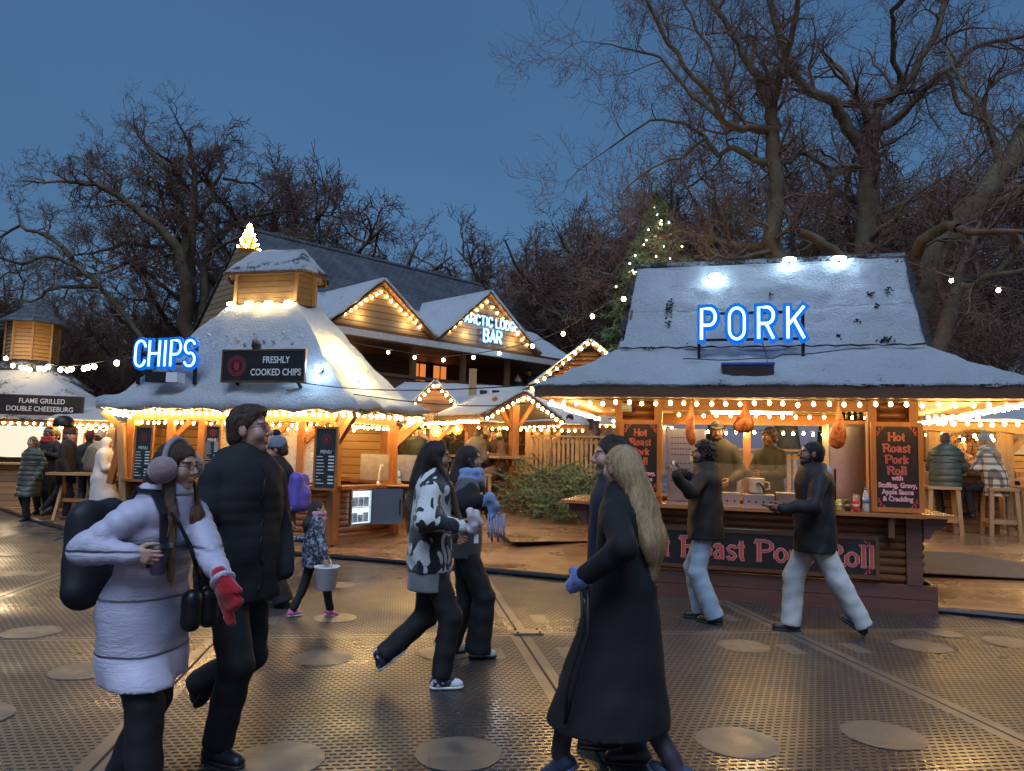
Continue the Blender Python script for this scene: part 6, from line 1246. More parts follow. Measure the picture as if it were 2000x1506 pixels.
# ---- materials
def skin_mat():
    t = NT('skin'); a = t.new('ShaderNodeAttribute', attribute_name='tone'); v = t.coords(); n_ = t.noise(v, 40, 3); t.color(t.mix(t.mr(n_, .3, .7, 0, .16), a.outputs[0], (.35, .12, .08))); t.rough(.5); t.b.inputs['Subsurface Weight'].default_value = .08; t.b.inputs['Subsurface Radius'].default_value = (.02, .008, .004); t.b.inputs['Subsurface Scale'].default_value = .3; return t.m
M['skin'] = skin_mat()
_cm = {}
def cloth(c, rough=.75, sheen=.1, scale=180, bump=.25, var=.14, name='cloth'):
    if max(c) < .06: sheen = 0; c = shade(c, .75)
    k = (c, rough, scale)
    if k in _cm: return _cm[k]
    t = NT(name); v = t.coords(); a = t.noise(v, 6, 4); w = t.noise(v, scale, 2); t.color(t.mix(t.mr(w, .35, .65, 0, .2), t.ramp(a, [(.3, shade(c, 1 - var)), (.7, shade(c, 1 + var))]), shade(c, .6))); t.rough(rough); t.b.inputs['Sheen Weight'].default_value = sheen
    t.bump(t.math('ADD', t.math('MULTIPLY', w, .3), t.math('MULTIPLY', t.noise(v, 22, 4), .7)), bump, .006); _cm[k] = t.m; return t.m
def quilt(c, pitch=.2, rough=.5, off=0.0, st=.55):
    t = NT('quilted_nylon'); o = t.sep(t.coords()); v = t.coords(); w = t.noise(v, 5, 3); z = t.math('ADD', t.math('DIVIDE', t.math('ADD', o[2], t.math('MULTIPLY', w, .02)), pitch), off); f = t.math('ABSOLUTE', t.math('SUBTRACT', t.math('FRACT', z), .5))
    seam = t.mr(f, .455, .495, 0, 1); wr = t.noise(t.coords((9, 9, 30)), 1.3, 4, .6, 1.5); pil = t.math('POWER', t.math('MULTIPLY', f, 2.0), 2.5)
    t.color(t.mix(seam, t.mix(t.mr(w, .3, .7), shade(c, .92), shade(c, 1.05)), shade(c, .78))); t.rough(rough); wr = t.math('MULTIPLY', wr, t.mr(t.noise(v, 3.2, 2), .4, .62, .15, 1.0)); h = t.math('SUBTRACT', t.math('MULTIPLY', wr, t.math('ADD', .25, t.math('MULTIPLY', pil, .55))), t.math('ADD', t.math('MULTIPLY', pil, .8), t.math('MULTIPLY', seam, .5))); t.bump(h, st, .035); return t.m
def hairmat(c, tip=None, z0=0, z1=1):
    t = NT('hair'); v = t.coords((130, 130, 5)); a = t.noise(v, 3, 4, .6, .5); col = t.ramp(a, [(.3, shade(c, .5)), (.7, shade(c, 1.5))])
    if tip: o = t.sep(t.coords()); col = t.mix(t.mr(o[2], z1, z0), col, t.ramp(a, [(.3, shade(tip, .6)), (.7, shade(tip, 1.35))]))
    t.color(col); t.rough(.42); t.b.inputs['Anisotropic'].default_value = .4; t.bump(a, .7, .01); return t.m
def cow():
    t = NT('cow_fleece'); v = t.coords((1, 1, .8)); a = t.noise(v, 5.2, 1, .4, 1.8); m_ = t.mr(a, .50, .515); f = t.noise(t.coords(), 90, 3); t.color(t.mix(m_, (.012, .012, .014), t.mix(f, (.5, .53, .52), (.78, .78, .74)))); t.rough(.95); t.b.inputs['Sheen Weight'].default_value = .3; t.bump(f, .8, .012); return t.m
def plaid():
    t = NT('checked_wool'); o = t.sep(t.coords()); def_ = lambda s_, w_: t.mr(t.math('ABSOLUTE', t.math('SUBTRACT', t.math('FRACT', t.math('DIVIDE', s_, .13)), .5)), w_ - .03, w_)
    a = t.math('ADD', t.math('MULTIPLY', t.mr(t.math('ABSOLUTE', t.math('SUBTRACT', t.math('FRACT', t.math('DIVIDE', t.math('ADD', o[0], o[1]), .12)), .5)), .30, .34), .5), t.math('MULTIPLY', t.mr(t.math('ABSOLUTE', t.math('SUBTRACT', t.math('FRACT', t.math('DIVIDE', o[2], .12)), .5)), .30, .34), .5))
    f = t.noise(t.coords(), 60, 3); t.color(t.mix(t.mr(f, .3, .8, 0, .4), t.ramp(a, [(0, (.58, .50, .38)), (.5, (.16, .13, .10)), (1, (.03, .028, .028))]), (.3, .25, .2))); t.rough(.95); t.bump(f, .5, .008); return t.m
def floral():
    t = NT('floral_quilt'); v = t.coords(); a = t.noise(v, 26, 3, .6, 1.0); b = t.noise(v, 14, 2); t.color(t.ramp(a, [(.42, (.015, .018, .03)), (.52, (.05, .07, .11)), (.6, (.30, .30, .34)), (.72, (.45, .32, .36))])); t.rough(.7); t.bump(a, .4, .01); return t.m
def denim(c):
    t = NT('denim'); v = t.coords(); a = t.noise(v, 3.5, 5); w = t.noise(t.coords((1, 1, .15)), 240, 2); t.color(t.mix(t.mr(w, .3, .7, 0, .3), t.ramp(a, [(.35, shade(c, .72)), (.62, shade(c, 1.12))]), shade(c, .55))); t.rough(.85); t.bump(t.math('ADD', w, t.noise(v, 16, 4)), .35, .008); return t.m
BLK = (.014, .014, .016)
SKIN = {'fair': (.52, .30, .22), 'mid': (.38, .205, .13), 'brown': (.22, .115, .07), 'dark': (.085, .045, .03)}
# ---- skeleton
def ik(p, q, l1, l2, pole):
    p, q = np.array(p, float), np.array(q, float); v = q - p; L = np.linalg.norm(v)
    if L > (l1 + l2) * .999: q = p + v / L * (l1 + l2) * .999; v = q - p; L = np.linalg.norm(v)
    a = (l1 * l1 - l2 * l2 + L * L) / (2 * L); h = math.sqrt(max(0, l1 * l1 - a * a)); d = v / L; pl = np.array(pole, float); pl = pl - d * pl.dot(d); pl /= np.linalg.norm(pl) + 1e-9; return p + d * a + pl * h, q
def hand_prims(w, d, n, sc, side, curl=25, spread=6, thumb=35):
    """w wrist, d direction of the hand, n back-of-hand normal; returns capsules of palm, five fingers"""
    d, n = unit(d), unit(n); n = unit(n - d * n.dot(d)); x = np.cross(n, d) * side; out = []; w = A3(*w)   # x points to the thumb side
    P = lambda a, b, c: w + (x * a + d * b + n * c) * sc
    kn = [(.027, .088), (.008, .094), (-.011, .089), (-.028, .078)]; ln = [(.042, .026, .020), (.046, .030, .022), (.043, .028, .021), (.034, .021, .018)]
    for (kx, ky) in kn: out.append(Cap(P(kx * .6, .012, 0), P(kx, ky, 0), .0135 * sc, .0115 * sc, sm=.012))
    for i, ((kx, ky), L) in enumerate(zip(kn, ln)):
        a = math.radians((1.2 - i) * spread); p = P(kx, ky, 0); c = curl * (1 + .12 * i); ang = c * .6
        for j, l in enumerate(L):
            f = (d * math.cos(math.radians(ang)) - n * math.sin(math.radians(ang))); f = unit(f + x * math.sin(a) * .6); q = p + f * l * sc; out.append(Cap(p, q, (.0092 - .001 * j) * sc, (.0085 - .0011 * j) * sc, sm=.006)); p = q; ang += c * (1.1 if j == 0 else .8)
    p = P(.026, .022, -.004); ta = math.radians(thumb)
    for j, l in enumerate((.044, .030, .024)):
        f = unit(x * math.sin(ta) + d * math.cos(ta) - n * (.35 + .012 * curl * j * .5)); q = p + f * l * sc; out.append(Cap(p, q, (.0135 - .002 * j) * sc, (.011 - .0017 * j) * sc, sm=.008)); p = q; ta -= .32
    return out
def head_prims(sc, nose=1.0):
    E = lambda c, r, **k: Ell(tuple(x * sc for x in c), tuple(x * sc for x in r), **k); K = lambda a, b, ra, rb, **k: Cap(tuple(x * sc for x in a), tuple(x * sc for x in b), ra * sc, rb * sc, **k)
    return [E((0, -.012, .034), (.074, .096, .084)), E((0, .022, -.035), (.059, .066, .078)), E((0, .064, -.094), (.026, .022, .020), sm=.03), K((-.036, .078, .030), (.036, .078, .030), .011, .011, sm=.02),
            E((-.040, .062, -.022), (.024, .024, .026), sm=.03), E((.040, .062, -.022), (.024, .024, .026), sm=.03), E((-.031, .104, .012), (.017, .016, .012), sub=True, sm=.014), E((.031, .104, .012), (.017, .016, .012), sub=True, sm=.014),
            K((0, .088, .016), (0, .110 * nose, -.020), .008, .0115, sm=.012), E((-.011, .096, -.026), (.008, .009, .007), sm=.008), E((.011, .096, -.026), (.008, .009, .007), sm=.008),
            E((-.031, .076, .011), (.0135, .0135, .0115), sm=.003), E((.031, .076, .011), (.0135, .0135, .0115), sm=.003),
            K((-.019, .086, -.053), (.019, .086, -.053), .0065, .0065, sm=.008), K((-.016, .086, -.064), (.016, .086, -.064), .007, .007, sm=.008), K((-.03, .100, -.0585), (.03, .100, -.0585), .0025, .0025, sub=True, sm=.006),
            E((-.076, -.006, .0), (.011, .021, .032), sm=.008), E((.076, -.006, .0), (.011, .021, .032), sm=.008)]
def hair_prims(style, sc):
    E = lambda c, r, **k: Ell(tuple(x * sc for x in c), tuple(x * sc for x in r), **k); K = lambda a, b, ra, rb, **k: Cap(tuple(x * sc for x in a), tuple(x * sc for x in b), ra * sc, rb * sc, **k)
    cap_ = [E((0, -.016, .036), (.083, .104, .096)), E((0, -.045, -.02), (.072, .07, .085), sm=.02)]
    if style == 'crop': cap_ = [E((0, -.014, .036), (.079, .101, .091)), E((0, -.045, -.015), (.07, .066, .07), sm=.02)]
    if style == 'quiff': cap_ = [E((0, -.012, .044), (.082, .104, .098)), E((0, .045, .092), (.06, .05, .036), sm=.03), E((0, -.045, -.02), (.07, .07, .07), sm=.02)]
    if style == 'curly': cap_ = [E((0, -.018, .046), (.095, .112, .102)), E((0, -.05, -.02), (.08, .075, .09), sm=.02)]
    return cap_
LOD = {'near': (.0125, .0055, .0048), 'mid': (.016, .0075, .006), 'far': (.024, .012, .010), 'tiny': (.032, .018, .018)}
PEOPLE = {}
def person(key, label, pos, rz, h=1.7, lod='mid', group=None, skin='fair', base=None, lean=0, side=0, twist=0, hip=0.0, hip_y=0.0, feet=None, hands=None, head=(0, 0, 0), grip=(25, 25), hand_dir=(None, None), knee_pole=((.15, 1, 0), (-.15, 1, 0)), elbow_pole=((.6, -.8, -.2), (-.6, -.8, -.2)),
           top=None, hem=None, bulk=1.0, topm=None, style='plain', sleeve=1.0, hood=None, collar=.07, flare=0.0, trm=None, leg=(.078, .062), shoem=None, solem=None, hair='short', hairm=None, hlen=0.0, front_hair=False, hat=None, hatm=None, pom=None, beard=None, glasses=False, scarf=None, undershirt=None, female=False, gloves=None, bandn=7, seat=False, fz=.004, puffa=.02, hthick=1.0, zipm=None, skirt=True, kids_=None):
    res, hres, fres = LOD[lod]; s = h / 1.75; z0 = deck_height(*pos[:2]) if base is None else base
    root_loc = (pos[0], pos[1], z0); Hh = A3(0, hip_y, .93 * s - hip)
    Rt = rotm('Z', twist) @ rotm('X', -lean) @ rotm('Y', side); up = Rt @ A3(0, 0, 1); rt = Rt @ A3(1, 0, 0); fw = Rt @ A3(0, 1, 0)
    shc = Hh + up * .50 * s; sw = (.155 if female else .175) * s; S_ = [shc + rt * sw, shc - rt * sw]; neck = Hh + up * .565 * s + fw * .01
    hd = [(.0 + .17 * s, .06 * s, -.48 * s), (-.17 * s, .06 * s, -.48 * s)] if hands is None else hands
    W = []; EL = []
    for i in (0, 1):
        t = hd[i]
        if t == 'pocket': t = ((.205, .13, -.50), (-.205, .13, -.50))[i]; t = tuple(x * s for x in t)
        t = A3(*t[:3]); tgt = (shc + Rt @ t) if len(hd[i]) != 4 else t; e, w = ik(S_[i], tgt, .285 * s, .255 * s, Rt @ A3(*elbow_pole[i])); EL.append(A3(*e)); W.append(A3(*w))
    ft = feet or [(.09, .03, 0, 8, 0), (-.09, -.03, 0, -8, 0)]; HJ = [Hh + A3(.085 * s, 0, -.02), Hh + A3(-.085 * s, 0, -.02)]; KN, AN = [], []
    for i in (0, 1):
        a = A3(ft[i][0], ft[i][1], ft[i][2] + .085 * s); kq, aq = ik(HJ[i], a, .435 * s, .425 * s, knee_pole[i]); KN.append(A3(*kq)); AN.append(A3(*aq))
    hsc = s * (1.02 if not female else .98); HC = neck + up * .02 * s + (rotm('Z', twist) @ rotm('X', -lean * .4) @ A3(0, .015, .145)) * s; Rh = rotm('Z', twist + head[0]) @ rotm('X', head[1]) @ rotm('Y', head[2])
    # ---- body: one mesh of skin
    tone = np.array(SKIN[skin] if isinstance(skin, str) else skin); V, Fq = surf(head_prims(hsc), fres if lod != 'near' else hres, k=.016 * hsc)
    col = np.tile(tone, (len(V), 1)); q = V / hsc
    lips = (np.abs(q[:, 0]) < .024) & (q[:, 2] < -.046) & (q[:, 2] > -.072) & (q[:, 1] > .078); col[lips] = tone * np.array([.85, .5, .5])
    for sg_ in (-1, 1):
        brow = (np.abs(q[:, 0] * sg_ - .033) < .019) & (np.abs(q[:, 2] - .033 + .15 * (np.abs(q[:, 0]) - .03)) < .0055) & (q[:, 1] > .06); col[brow] = (.03, .02, .015)
        ed = np.hypot(q[:, 0] * sg_ - .031, q[:, 2] - .011); eye = (ed < .0115) & (q[:, 1] > .079); col[eye] = (.5, .47, .44); col[(ed < .0062) & (q[:, 1] > .079)] = (.02, .014, .01); lash = (ed >= .0105) & (ed < .0145) & (q[:, 2] > .012) & (q[:, 1] > .07); col[lash] = tone * .35
    if beard is None and not female and lod in ('near', 'mid'):
        st = (q[:, 2] < -.045) & (q[:, 1] > .0) & ~lips; col[st] = col[st] * np.array([.82, .8, .8])
    V = V @ Rh.T + HC; parts = [(V, Fq, col)]
    lim = [Cap(neck - up * .03, HC + Rh @ A3(0, -.02, -.06) * hsc, .054 * s, .05 * s)]
    lim += [Cap(Hh, shc - up * .03, .10 * s, .11 * s, fw, .7), Cap(S_[0] - rt * .03, S_[1] + rt * .03, .045 * s, .045 * s)]
    for i in (0, 1): lim += [Cap(S_[i] - rt * (.03 if i == 0 else -.03), EL[i], .04 * s, .034 * s), Cap(EL[i], W[i], .034 * s, .024 * s), Cap(HJ[i], KN[i], .06 * s, .045 * s), Cap(KN[i], AN[i], .043 * s, .034 * s)]
    V, Fq = surf(lim, max(res, .018), k=.03); parts.append((V, Fq, np.tile(tone, (len(V), 1))))
    for i in (0, 1):
        if gloves and gloves[i] or hd[i] == 'pocket': continue
        d_ = hand_dir[i][0] if hand_dir[i] else None; d_ = (Rt @ A3(*d_)) if d_ is not None else unit(W[i] - EL[i]); n_ = (Rt @ A3(*hand_dir[i][1])) if hand_dir[i] else (rt if i == 0 else -rt)
        if lod == 'tiny': continue
        V, Fq = surf(hand_prims(W[i] - d_ * .01, d_, n_, s * (.94 if female else 1.0), 1 if i == 0 else -1, grip[i]), fres, k=.01); parts.append((V, Fq, np.tile(tone, (len(V), 1))))
    Vs, Fs, Cs, b0 = [], [], [], 0
    for V, Fq, c in parts: Vs.append(V); Fs.append(Fq + b0); Cs.append(c); b0 += len(V)
    body = mesh_np('person', np.concatenate(Vs), np.concatenate(Fs), M['skin'], None, np.concatenate(Cs)); body.location = root_loc; body.rotation_euler = (0, 0, R_(rz)); tag(body, label, 'person', group)
    # ---- trousers
    Vs, Fs, b0 = [], [], 0
    for i in (0, 1):
        sd = unit(AN[i] - KN[i]); ce = AN[i] + sd * (.035 * s if leg[1] > .08 else -.0)
        lp = [Ell(Hh - A3(0, 0, .02), (.148 * s * bulk ** .5, .112 * s * bulk ** .5, .11 * s)), Cap(HJ[i], KN[i], .092 * s * bulk ** .3, leg[0] * s, sm=.03), Cap(KN[i], ce + sd * .05, leg[0] * s, leg[1] * s, sm=.02)]
        sgn = 1 if i == 0 else -1
        V, Fq = surf(lp, res, k=.025, disp=folds(.0028, 27, 47, rz + i), cuts=[(sd, float(sd @ ce)), ((-sgn, 0, 0), .03 - sgn * Hh[0])]); Vs.append(V); Fs.append(Fq + b0); b0 += len(V)
    mesh_np('trousers', np.concatenate(Vs), np.concatenate(Fs), trm or cloth(BLK), body)
    # ---- shoes
    for i in (0, 1):
        yaw, pit = ft[i][3], ft[i][4]; Rf = rotm('Z', yaw) @ rotm('X', -pit); fs_ = s * (.93 if female else 1.0); T = lambda p: tuple(AN[i] + Rf @ (A3(*p) * fs_))
        sp = [Cap(T((0, -.045, -.045)), T((0, .125, -.058)), .043 * fs_, .034 * fs_), Cap(T((0, .06, -.045)), T((0, .14, -.058)), .045 * fs_, .037 * fs_, sm=.02), Cap(T((0, -.015, -.04)), T((0, -.012, .035)), .046 * fs_, .046 * fs_, sm=.03)]
        nrm = Rf @ A3(0, 0, -1); bot = float(nrm @ (AN[i] + Rf @ (A3(0, 0, -.068) * fs_)))
        V, Fq = surf(sp, min(res, .014), k=.03, cuts=[(nrm, bot)]); sh_ = mesh_np('shoe', V, Fq, shoem or cloth((.018, .018, .02), .5), body)
        if lod != 'tiny':
            so = [Cap(T((0, -.048, -.072)), T((0, .13, -.072)), .044 * fs_, .036 * fs_), Cap(T((0, .06, -.072)), T((0, .142, -.072)), .047 * fs_, .038 * fs_, sm=.02)]
            V, Fq = surf(so, min(res, .013), k=.02, cuts=[(nrm, bot + .020 * fs_), (-nrm, -bot + .006 * fs_)]); mesh_np('sole', V, Fq, solem or cloth((.02, .02, .02), .6), sh_)
    # ---- top
    bz = 1.0
    hemz = hem if hem is not None else Hh[2] - .08 * s
    pf = style == 'puffer'; n_ = bandn; cw = (.166 if female else .188) * s * bulk
    bl = puff(n_, puffa) if pf else None; low = Hh + A3(0, 0, 0) + (A3(0, 0, hemz) - A3(0, 0, Hh[2])) * 1.0
    tp = [Cap(Hh + up * .06 * s, shc - up * .06 * s, cw, cw * 1.04, fw, .74, bl), Cap(S_[0] - rt * .035, S_[1] + rt * .035, .072 * s * bulk ** .5, .072 * s * bulk ** .5, sm=.05)]
    if hemz < Hh[2] + .05: tp.append(Cap(Hh + up * .10 * s, (Hh[0], Hh[1] + (.07 if hemz < .4 and not skirt else 0), hemz - .02), cw * 1.0, cw * (1.05 + flare * 2), A3(0, 1, 0), .80 if hemz > .4 else .95, puff(max(2, int(n_ * (Hh[2] - hemz) / .5)), puffa) if pf else None, sm=.05))
    for i in (0, 1):
        e = W[i] + (W[i] - EL[i]) * .02 if sleeve >= 1 else W[i]
        tp += [Cap(S_[i], EL[i], .073 * s * bulk ** .6, .066 * s * bulk ** .6, None, 1, puff(4, puffa * .5) if pf else None, sm=.012), Cap(EL[i], e, .066 * s * bulk ** .6, .047 * s * bulk ** .5, None, 1, puff(4, puffa * .45) if pf else None, sm=.02)]
    if hemz < .66 * s and skirt:
        for i in (0, 1):
            kk = (KN[i] + AN[i]) * .5; tp += [Cap(HJ[i], KN[i], .112 * s * bulk, (.10 + flare * .5) * s * bulk, sm=.12), Cap(KN[i], (KN[i][0], KN[i][1] * .9, AN[i][2]), (.10 + flare * .5) * s * bulk, (.09 + flare) * s * bulk, sm=.12)]
    if collar: tp.append(Cap(neck - up * .05 * s, neck + up * .035 * s + fw * .01, .082 * s, (.074 if collar < .08 else .088) * s, fw, .95, sm=.03))
    if hood == 'down': tp += [Ell(neck - fw * .085 * s - up * .0 * s, (.125 * s, .062 * s, .085 * s), Rt, sm=.03), Cap(neck + rt * .095 * s + up * .01, neck - fw * .08 * s + rt * .06 * s, .034 * s, .045 * s, sm=.03), Cap(neck - rt * .095 * s + up * .01, neck - fw * .08 * s - rt * .06 * s, .034 * s, .045 * s, sm=.03)]
    V, Fq = surf(tp, res, k=.018 if pf else .03, cuts=[((0, 0, -1), -hemz)] if not seat else (), disp=folds(fz, 21, 27, rz * .7)); mesh_np('coat' if hemz < .62 * s else 'jacket', V, Fq, topm or cloth(BLK), body)
    if zipm and lod == 'near':
        ctr = float(Hh @ rt); pts_ = []
        for z in np.arange(hemz + .01, neck[2] + .02, .03):
            m_ = (np.abs(V @ rt - ctr) < .02) & (np.abs(V[:, 2] - z) < .016)
            if m_.any(): q_ = V[m_]; pts_.append(tuple(map(float, q_[np.argmax(q_ @ fw)])))
        if len(pts_) > 3: MB().tube(pts_, .005, 6).build('zip', zipm, body)
    if undershirt:
        V, Fq = surf([Cap(Hh + A3(0, 0, .05), (Hh[0], Hh[1], hemz - .14), .15 * s * bulk, .168 * s * bulk, A3(0, 1, 0), .8)], res, cuts=[((0, 0, -1), -(hemz - .13))], disp=folds(.004)); mesh_np('shirt', V, Fq, undershirt, body)
    # ---- hair, hats
    hl = lambda p: tuple(HC + Rh @ (A3(*p) * hsc)); toh = lambda X: ((X - HC) @ Rh) / hsc
    if hair:
        hp = hair_prims(hair, hsc); lv = []
        for p in hp: lv.append(Ell(HC + Rh @ p.c, p.r, Rh, sm=p.sm))
        if hlen:
            bk = -fw * .0; z_end = HC - up * hlen * s; back = HC + Rh @ (A3(0, -.075, -.02) * hsc)
            b1 = neck - fw * .10 * s - up * .02 * s; b2 = A3(*(neck - fw * (.15 + .02 * bulk) * s - up * (hlen * .55) * s)); b3 = A3(*(neck - fw * (.14 + .03 * bulk) * s - up * (hlen) * s))
            lv += [Cap(back, b1, .075 * hsc, .085 * hsc, sm=.03), Cap(b1, b2, .088 * hsc * hthick, .085 * hsc * hthick, fw, .5, sm=.03), Cap(b2, b3, .082 * hsc * hthick, .035 * hsc, fw, .45, sm=.03)]
        if front_hair:
            for sg_ in (-1, 1):
                c0 = HC + Rh @ (A3(.068 * sg_, .0, -.02) * hsc); c1 = neck + rt * .080 * sg_ * s + fw * .115 * s - up * .06 * s; c2 = neck + rt * .085 * sg_ * s + fw * .180 * s * bulk - up * .33 * s
                lv += [Cap(c0, c1, .026 * hsc, .032 * hsc, sm=.03), Cap(c1, c2, .038 * hsc, .016 * hsc, fw, .7, sm=.02)]
        def hd_(X):
            q = toh(X); an = np.arctan2(q[:, 0], -(q[:, 1] - .01)); a_ = .0026 if lod in ('near', 'mid') else .002
            g = a_ * np.sin(an * 34 + 4 * np.sin(q[:, 2] * 14)) + a_ * .6 * np.sin(an * 71 + q[:, 2] * 30) + a_ * .5 * np.sin(X[:, 0] * 140 + X[:, 1] * 110)
            if hair == 'curly': g = .006 * (np.sin(q[:, 0] * 160) * np.sin(q[:, 1] * 150) * np.sin(q[:, 2] * 140)) * 2 + .004 * np.sin(q[:, 0] * 90 + q[:, 2] * 80)
            return g.astype(np.float32)
        big = surf_hair(lv, max(hres, .007) if lod in ('near', 'mid') else hres * 1.1, hd_, toh, hlen or front_hair, hair); hm_ = hairm or hairmat((.03, .018, .012)); ho_ = mesh_np('hair', big[0], big[1], hm_, body)
        if lod == 'near': strands(ho_, hm_, np.array(HC), 1700 if hlen else 1100, .10 if hlen else (.022 if hair == 'curly' else .038), bool(hlen), fw, hair)
    if beard:
        bp2 = [Ell(hl((0, .035, -.072)), tuple(x * hsc for x in (.061, .062, .052)), Rh), Cap(hl((-.07, .01, -.01)), hl((-.056, .03, -.06)), .013 * hsc, .018 * hsc, sm=.02), Cap(hl((.07, .01, -.01)), hl((.056, .03, -.06)), .013 * hsc, .018 * hsc, sm=.02), Cap(hl((-.026, .092, -.043)), hl((.026, .092, -.043)), .007 * hsc, .007 * hsc, sm=.01), Ell(hl((0, .105, -.058)), tuple(x * hsc for x in (.022, .016, .011)), Rh, sub=True, sm=.008)]
        V, Fq = surf(bp2, hres, k=.015, disp=lambda X: .0025 * np.sin(X[:, 0] * 190) * np.sin(X[:, 2] * 210)); mesh_np('beard', V, Fq, hairmat(beard), body)
    if hat:
        if hat == 'beanie': pr = [Ell(hl((0, -.012, .062)), tuple(x * hsc for x in (.090, .108, .096)), Rh), Cap(hl((0, -.012, .038)), hl((0, -.014, .062)), .1 * hsc, .098 * hsc, sm=.01)]; ct = [(Rh @ A3(0, .22, -1), float((Rh @ A3(0, .22, -1)) @ np.array(hl((0, 0, .022)))))]
        elif hat == 'cap': pr = [Ell(hl((0, -.014, .05)), tuple(x * hsc for x in (.086, .106, .09)), Rh), Cap(hl((-.035, .09, .055)), hl((.035, .09, .055)), .05 * hsc, .05 * hsc, Rh @ A3(0, .2, 1), .14, sm=.008), Cap(hl((0, .08, .055)), hl((0, .135, .048)), .048 * hsc, .04 * hsc, Rh @ A3(0, .2, 1), .14, sm=.008)]; ct = [(Rh @ A3(0, .0, -1), float((Rh @ A3(0, 0, -1)) @ np.array(hl((0, 0, .036)))))]
        elif hat == 'band': pr = [Ell(hl((0, -.012, .045)), tuple(x * hsc for x in (.084, .105, .08)), Rh)]; ct = [(Rh @ A3(0, .1, -1), float((Rh @ A3(0, .1, -1)) @ np.array(hl((0, 0, .03))))), (Rh @ A3(0, -.1, 1), float((Rh @ A3(0, -.1, 1)) @ np.array(hl((0, 0, .075)))))]
        elif hat == 'veil': pr = [Ell(hl((0, -.018, .03)), tuple(x * hsc for x in (.094, .108, .104)), Rh), Cap(hl((0, -.02, -.02)), tuple(neck - up * .04), .098 * hsc, .12 * hsc, sm=.04), Cap(tuple(neck + fw * .02), tuple(neck - up * .08 + fw * .02), .10 * s, .145 * s, fw, .85, sm=.04), Ell(hl((0, .10, -.015)), tuple(x * hsc for x in (.060, .085, .080)), Rh, sub=True, sm=.012)]; ct = []
        rib = (lambda X: (.003 * np.sin(np.arctan2(toh(X)[:, 0], toh(X)[:, 1]) * 44)).astype(np.float32)) if hat == 'beanie' else folds(.002, 40, 50)
        V, Fq = surf(pr, hres * 1.2, k=.02, cuts=ct, disp=rib); ho = mesh_np({'beanie': 'beanie', 'cap': 'peaked_cap', 'band': 'headband', 'veil': 'head_veil'}[hat], V, Fq, hatm or cloth((.2, .2, .2), .95), body)
        if pom: V, Fq = surf([Ell(hl((0, -.03, .178)), tuple([.042 * hsc] * 3))], hres, disp=lambda X: .007 * np.sin(X[:, 0] * 210) * np.sin(X[:, 1] * 190) * np.sin(X[:, 2] * 200)); mesh_np('bobble', V, Fq, pom, ho)
    if glasses:
        b = MB()
        for sg_ in (-1, 1):
            b.tube([hl((sg_ * .033 + .021 * math.cos(a_ * .5236), .103, .010 + .017 * math.sin(a_ * .5236))) for a_ in range(13)], .0012, 5); b.tube([hl((sg_ * .054, .102, .014)), hl((sg_ * .074, .06, .014)), hl((sg_ * .079, -.01, .008))], .0016, 5)
        b.tube([hl((-.012, .103, .014)), hl((0, .106, .017)), hl((.012, .103, .014))], .0012, 5); b.build('glasses', M['iron'], body)
    if scarf:
        m_, thick = scarf; pr = [Cap(neck + (rt * math.cos(a_) * .095 + fw * (math.sin(a_) * .095 + .015)) * s - up * .005, neck + (rt * math.cos(a_ + .7) * .095 + fw * (math.sin(a_ + .7) * .095 + .015)) * s + up * (.012 * math.sin(3 * a_)), thick, thick, sm=.015) for a_ in np.arange(0, 6.28, .7)] + [Cap(neck + (rt * math.cos(a_) * .09 + fw * (math.sin(a_) * .09 + .02)) * s + up * .055, neck + (rt * math.cos(a_ + .7) * .09 + fw * (math.sin(a_ + .7) * .09 + .02)) * s + up * .06, thick * .85, thick * .85, sm=.012) for a_ in np.arange(.3, 6.5, .7)]
        V, Fq = surf(pr, max(hres, .008), k=.015, disp=folds(.004, 90, 60)); mesh_np('scarf', V, Fq, m_, body)
    Mw = Matrix.Translation(root_loc) @ Matrix.Rotation(R_(rz), 4, 'Z')
    rec = dict(body=body, M=Mw, W=W, EL=EL, S=S_, HC=HC, Rh=Rh, neck=neck, up=up, rt=rt, fw=fw, s=s, hip=Hh, hl=hl, rz=R_(rz), KN=KN, AN=AN); PEOPLE[key] = rec; return rec
def strands(ho, m, c, n, L, long_, fw, style):
    from mathutils import kdtree
    me = ho.data; rg = random.Random(len(me.vertices)); kd = kdtree.KDTree(len(me.vertices))
    for v in me.vertices: kd.insert(v.co, v.index)
    kd.balance(); V, Fa = [], []; down = Vector((0, 0, -1)); back = Vector(tuple(map(float, -fw)))
    for _ in range(n):
        v = me.vertices[rg.randrange(len(me.vertices))]; p, nn = v.co.copy(), v.normal.copy(); l = L * rg.uniform(.5, 1.4); lift = rg.random() ** 3 * (.012 if long_ else .008); ring = []; bias = Vector((rg.gauss(0, .12), rg.gauss(0, .12), rg.gauss(0, .1)))
        if style == 'curly': bias = Vector((rg.gauss(0, 1), rg.gauss(0, 1), rg.gauss(0, 1)))
        for k in range(5):
            t = (down * (1 if long_ else .5) + (Vector() if long_ else back * .8) + bias); t = t - nn * t.dot(nn)
            if t.length < 1e-4: break
            t.normalize(); q = p + nn * (.0015 + lift * k / 4); s = t.cross(nn).normalized() * (.0011 if k < 4 else .0003); ring.append((q - s, q + s))
            p = p + t * l / 5; co, i, _d = kd.find(p); nn = me.vertices[i].normal; p = p + nn * max(-.01, min(.01, (co - p).dot(nn)))
        b0 = len(V)
        for a, b in ring: V += [a, b]
        Fa += [(b0 + 2 * i, b0 + 2 * i + 1, b0 + 2 * i + 3, b0 + 2 * i + 2) for i in range(len(ring) - 1)]
    x = bpy.data.meshes.new('strands'); x.from_pydata(V, [], Fa); link_mesh('strands', x, m, ho)
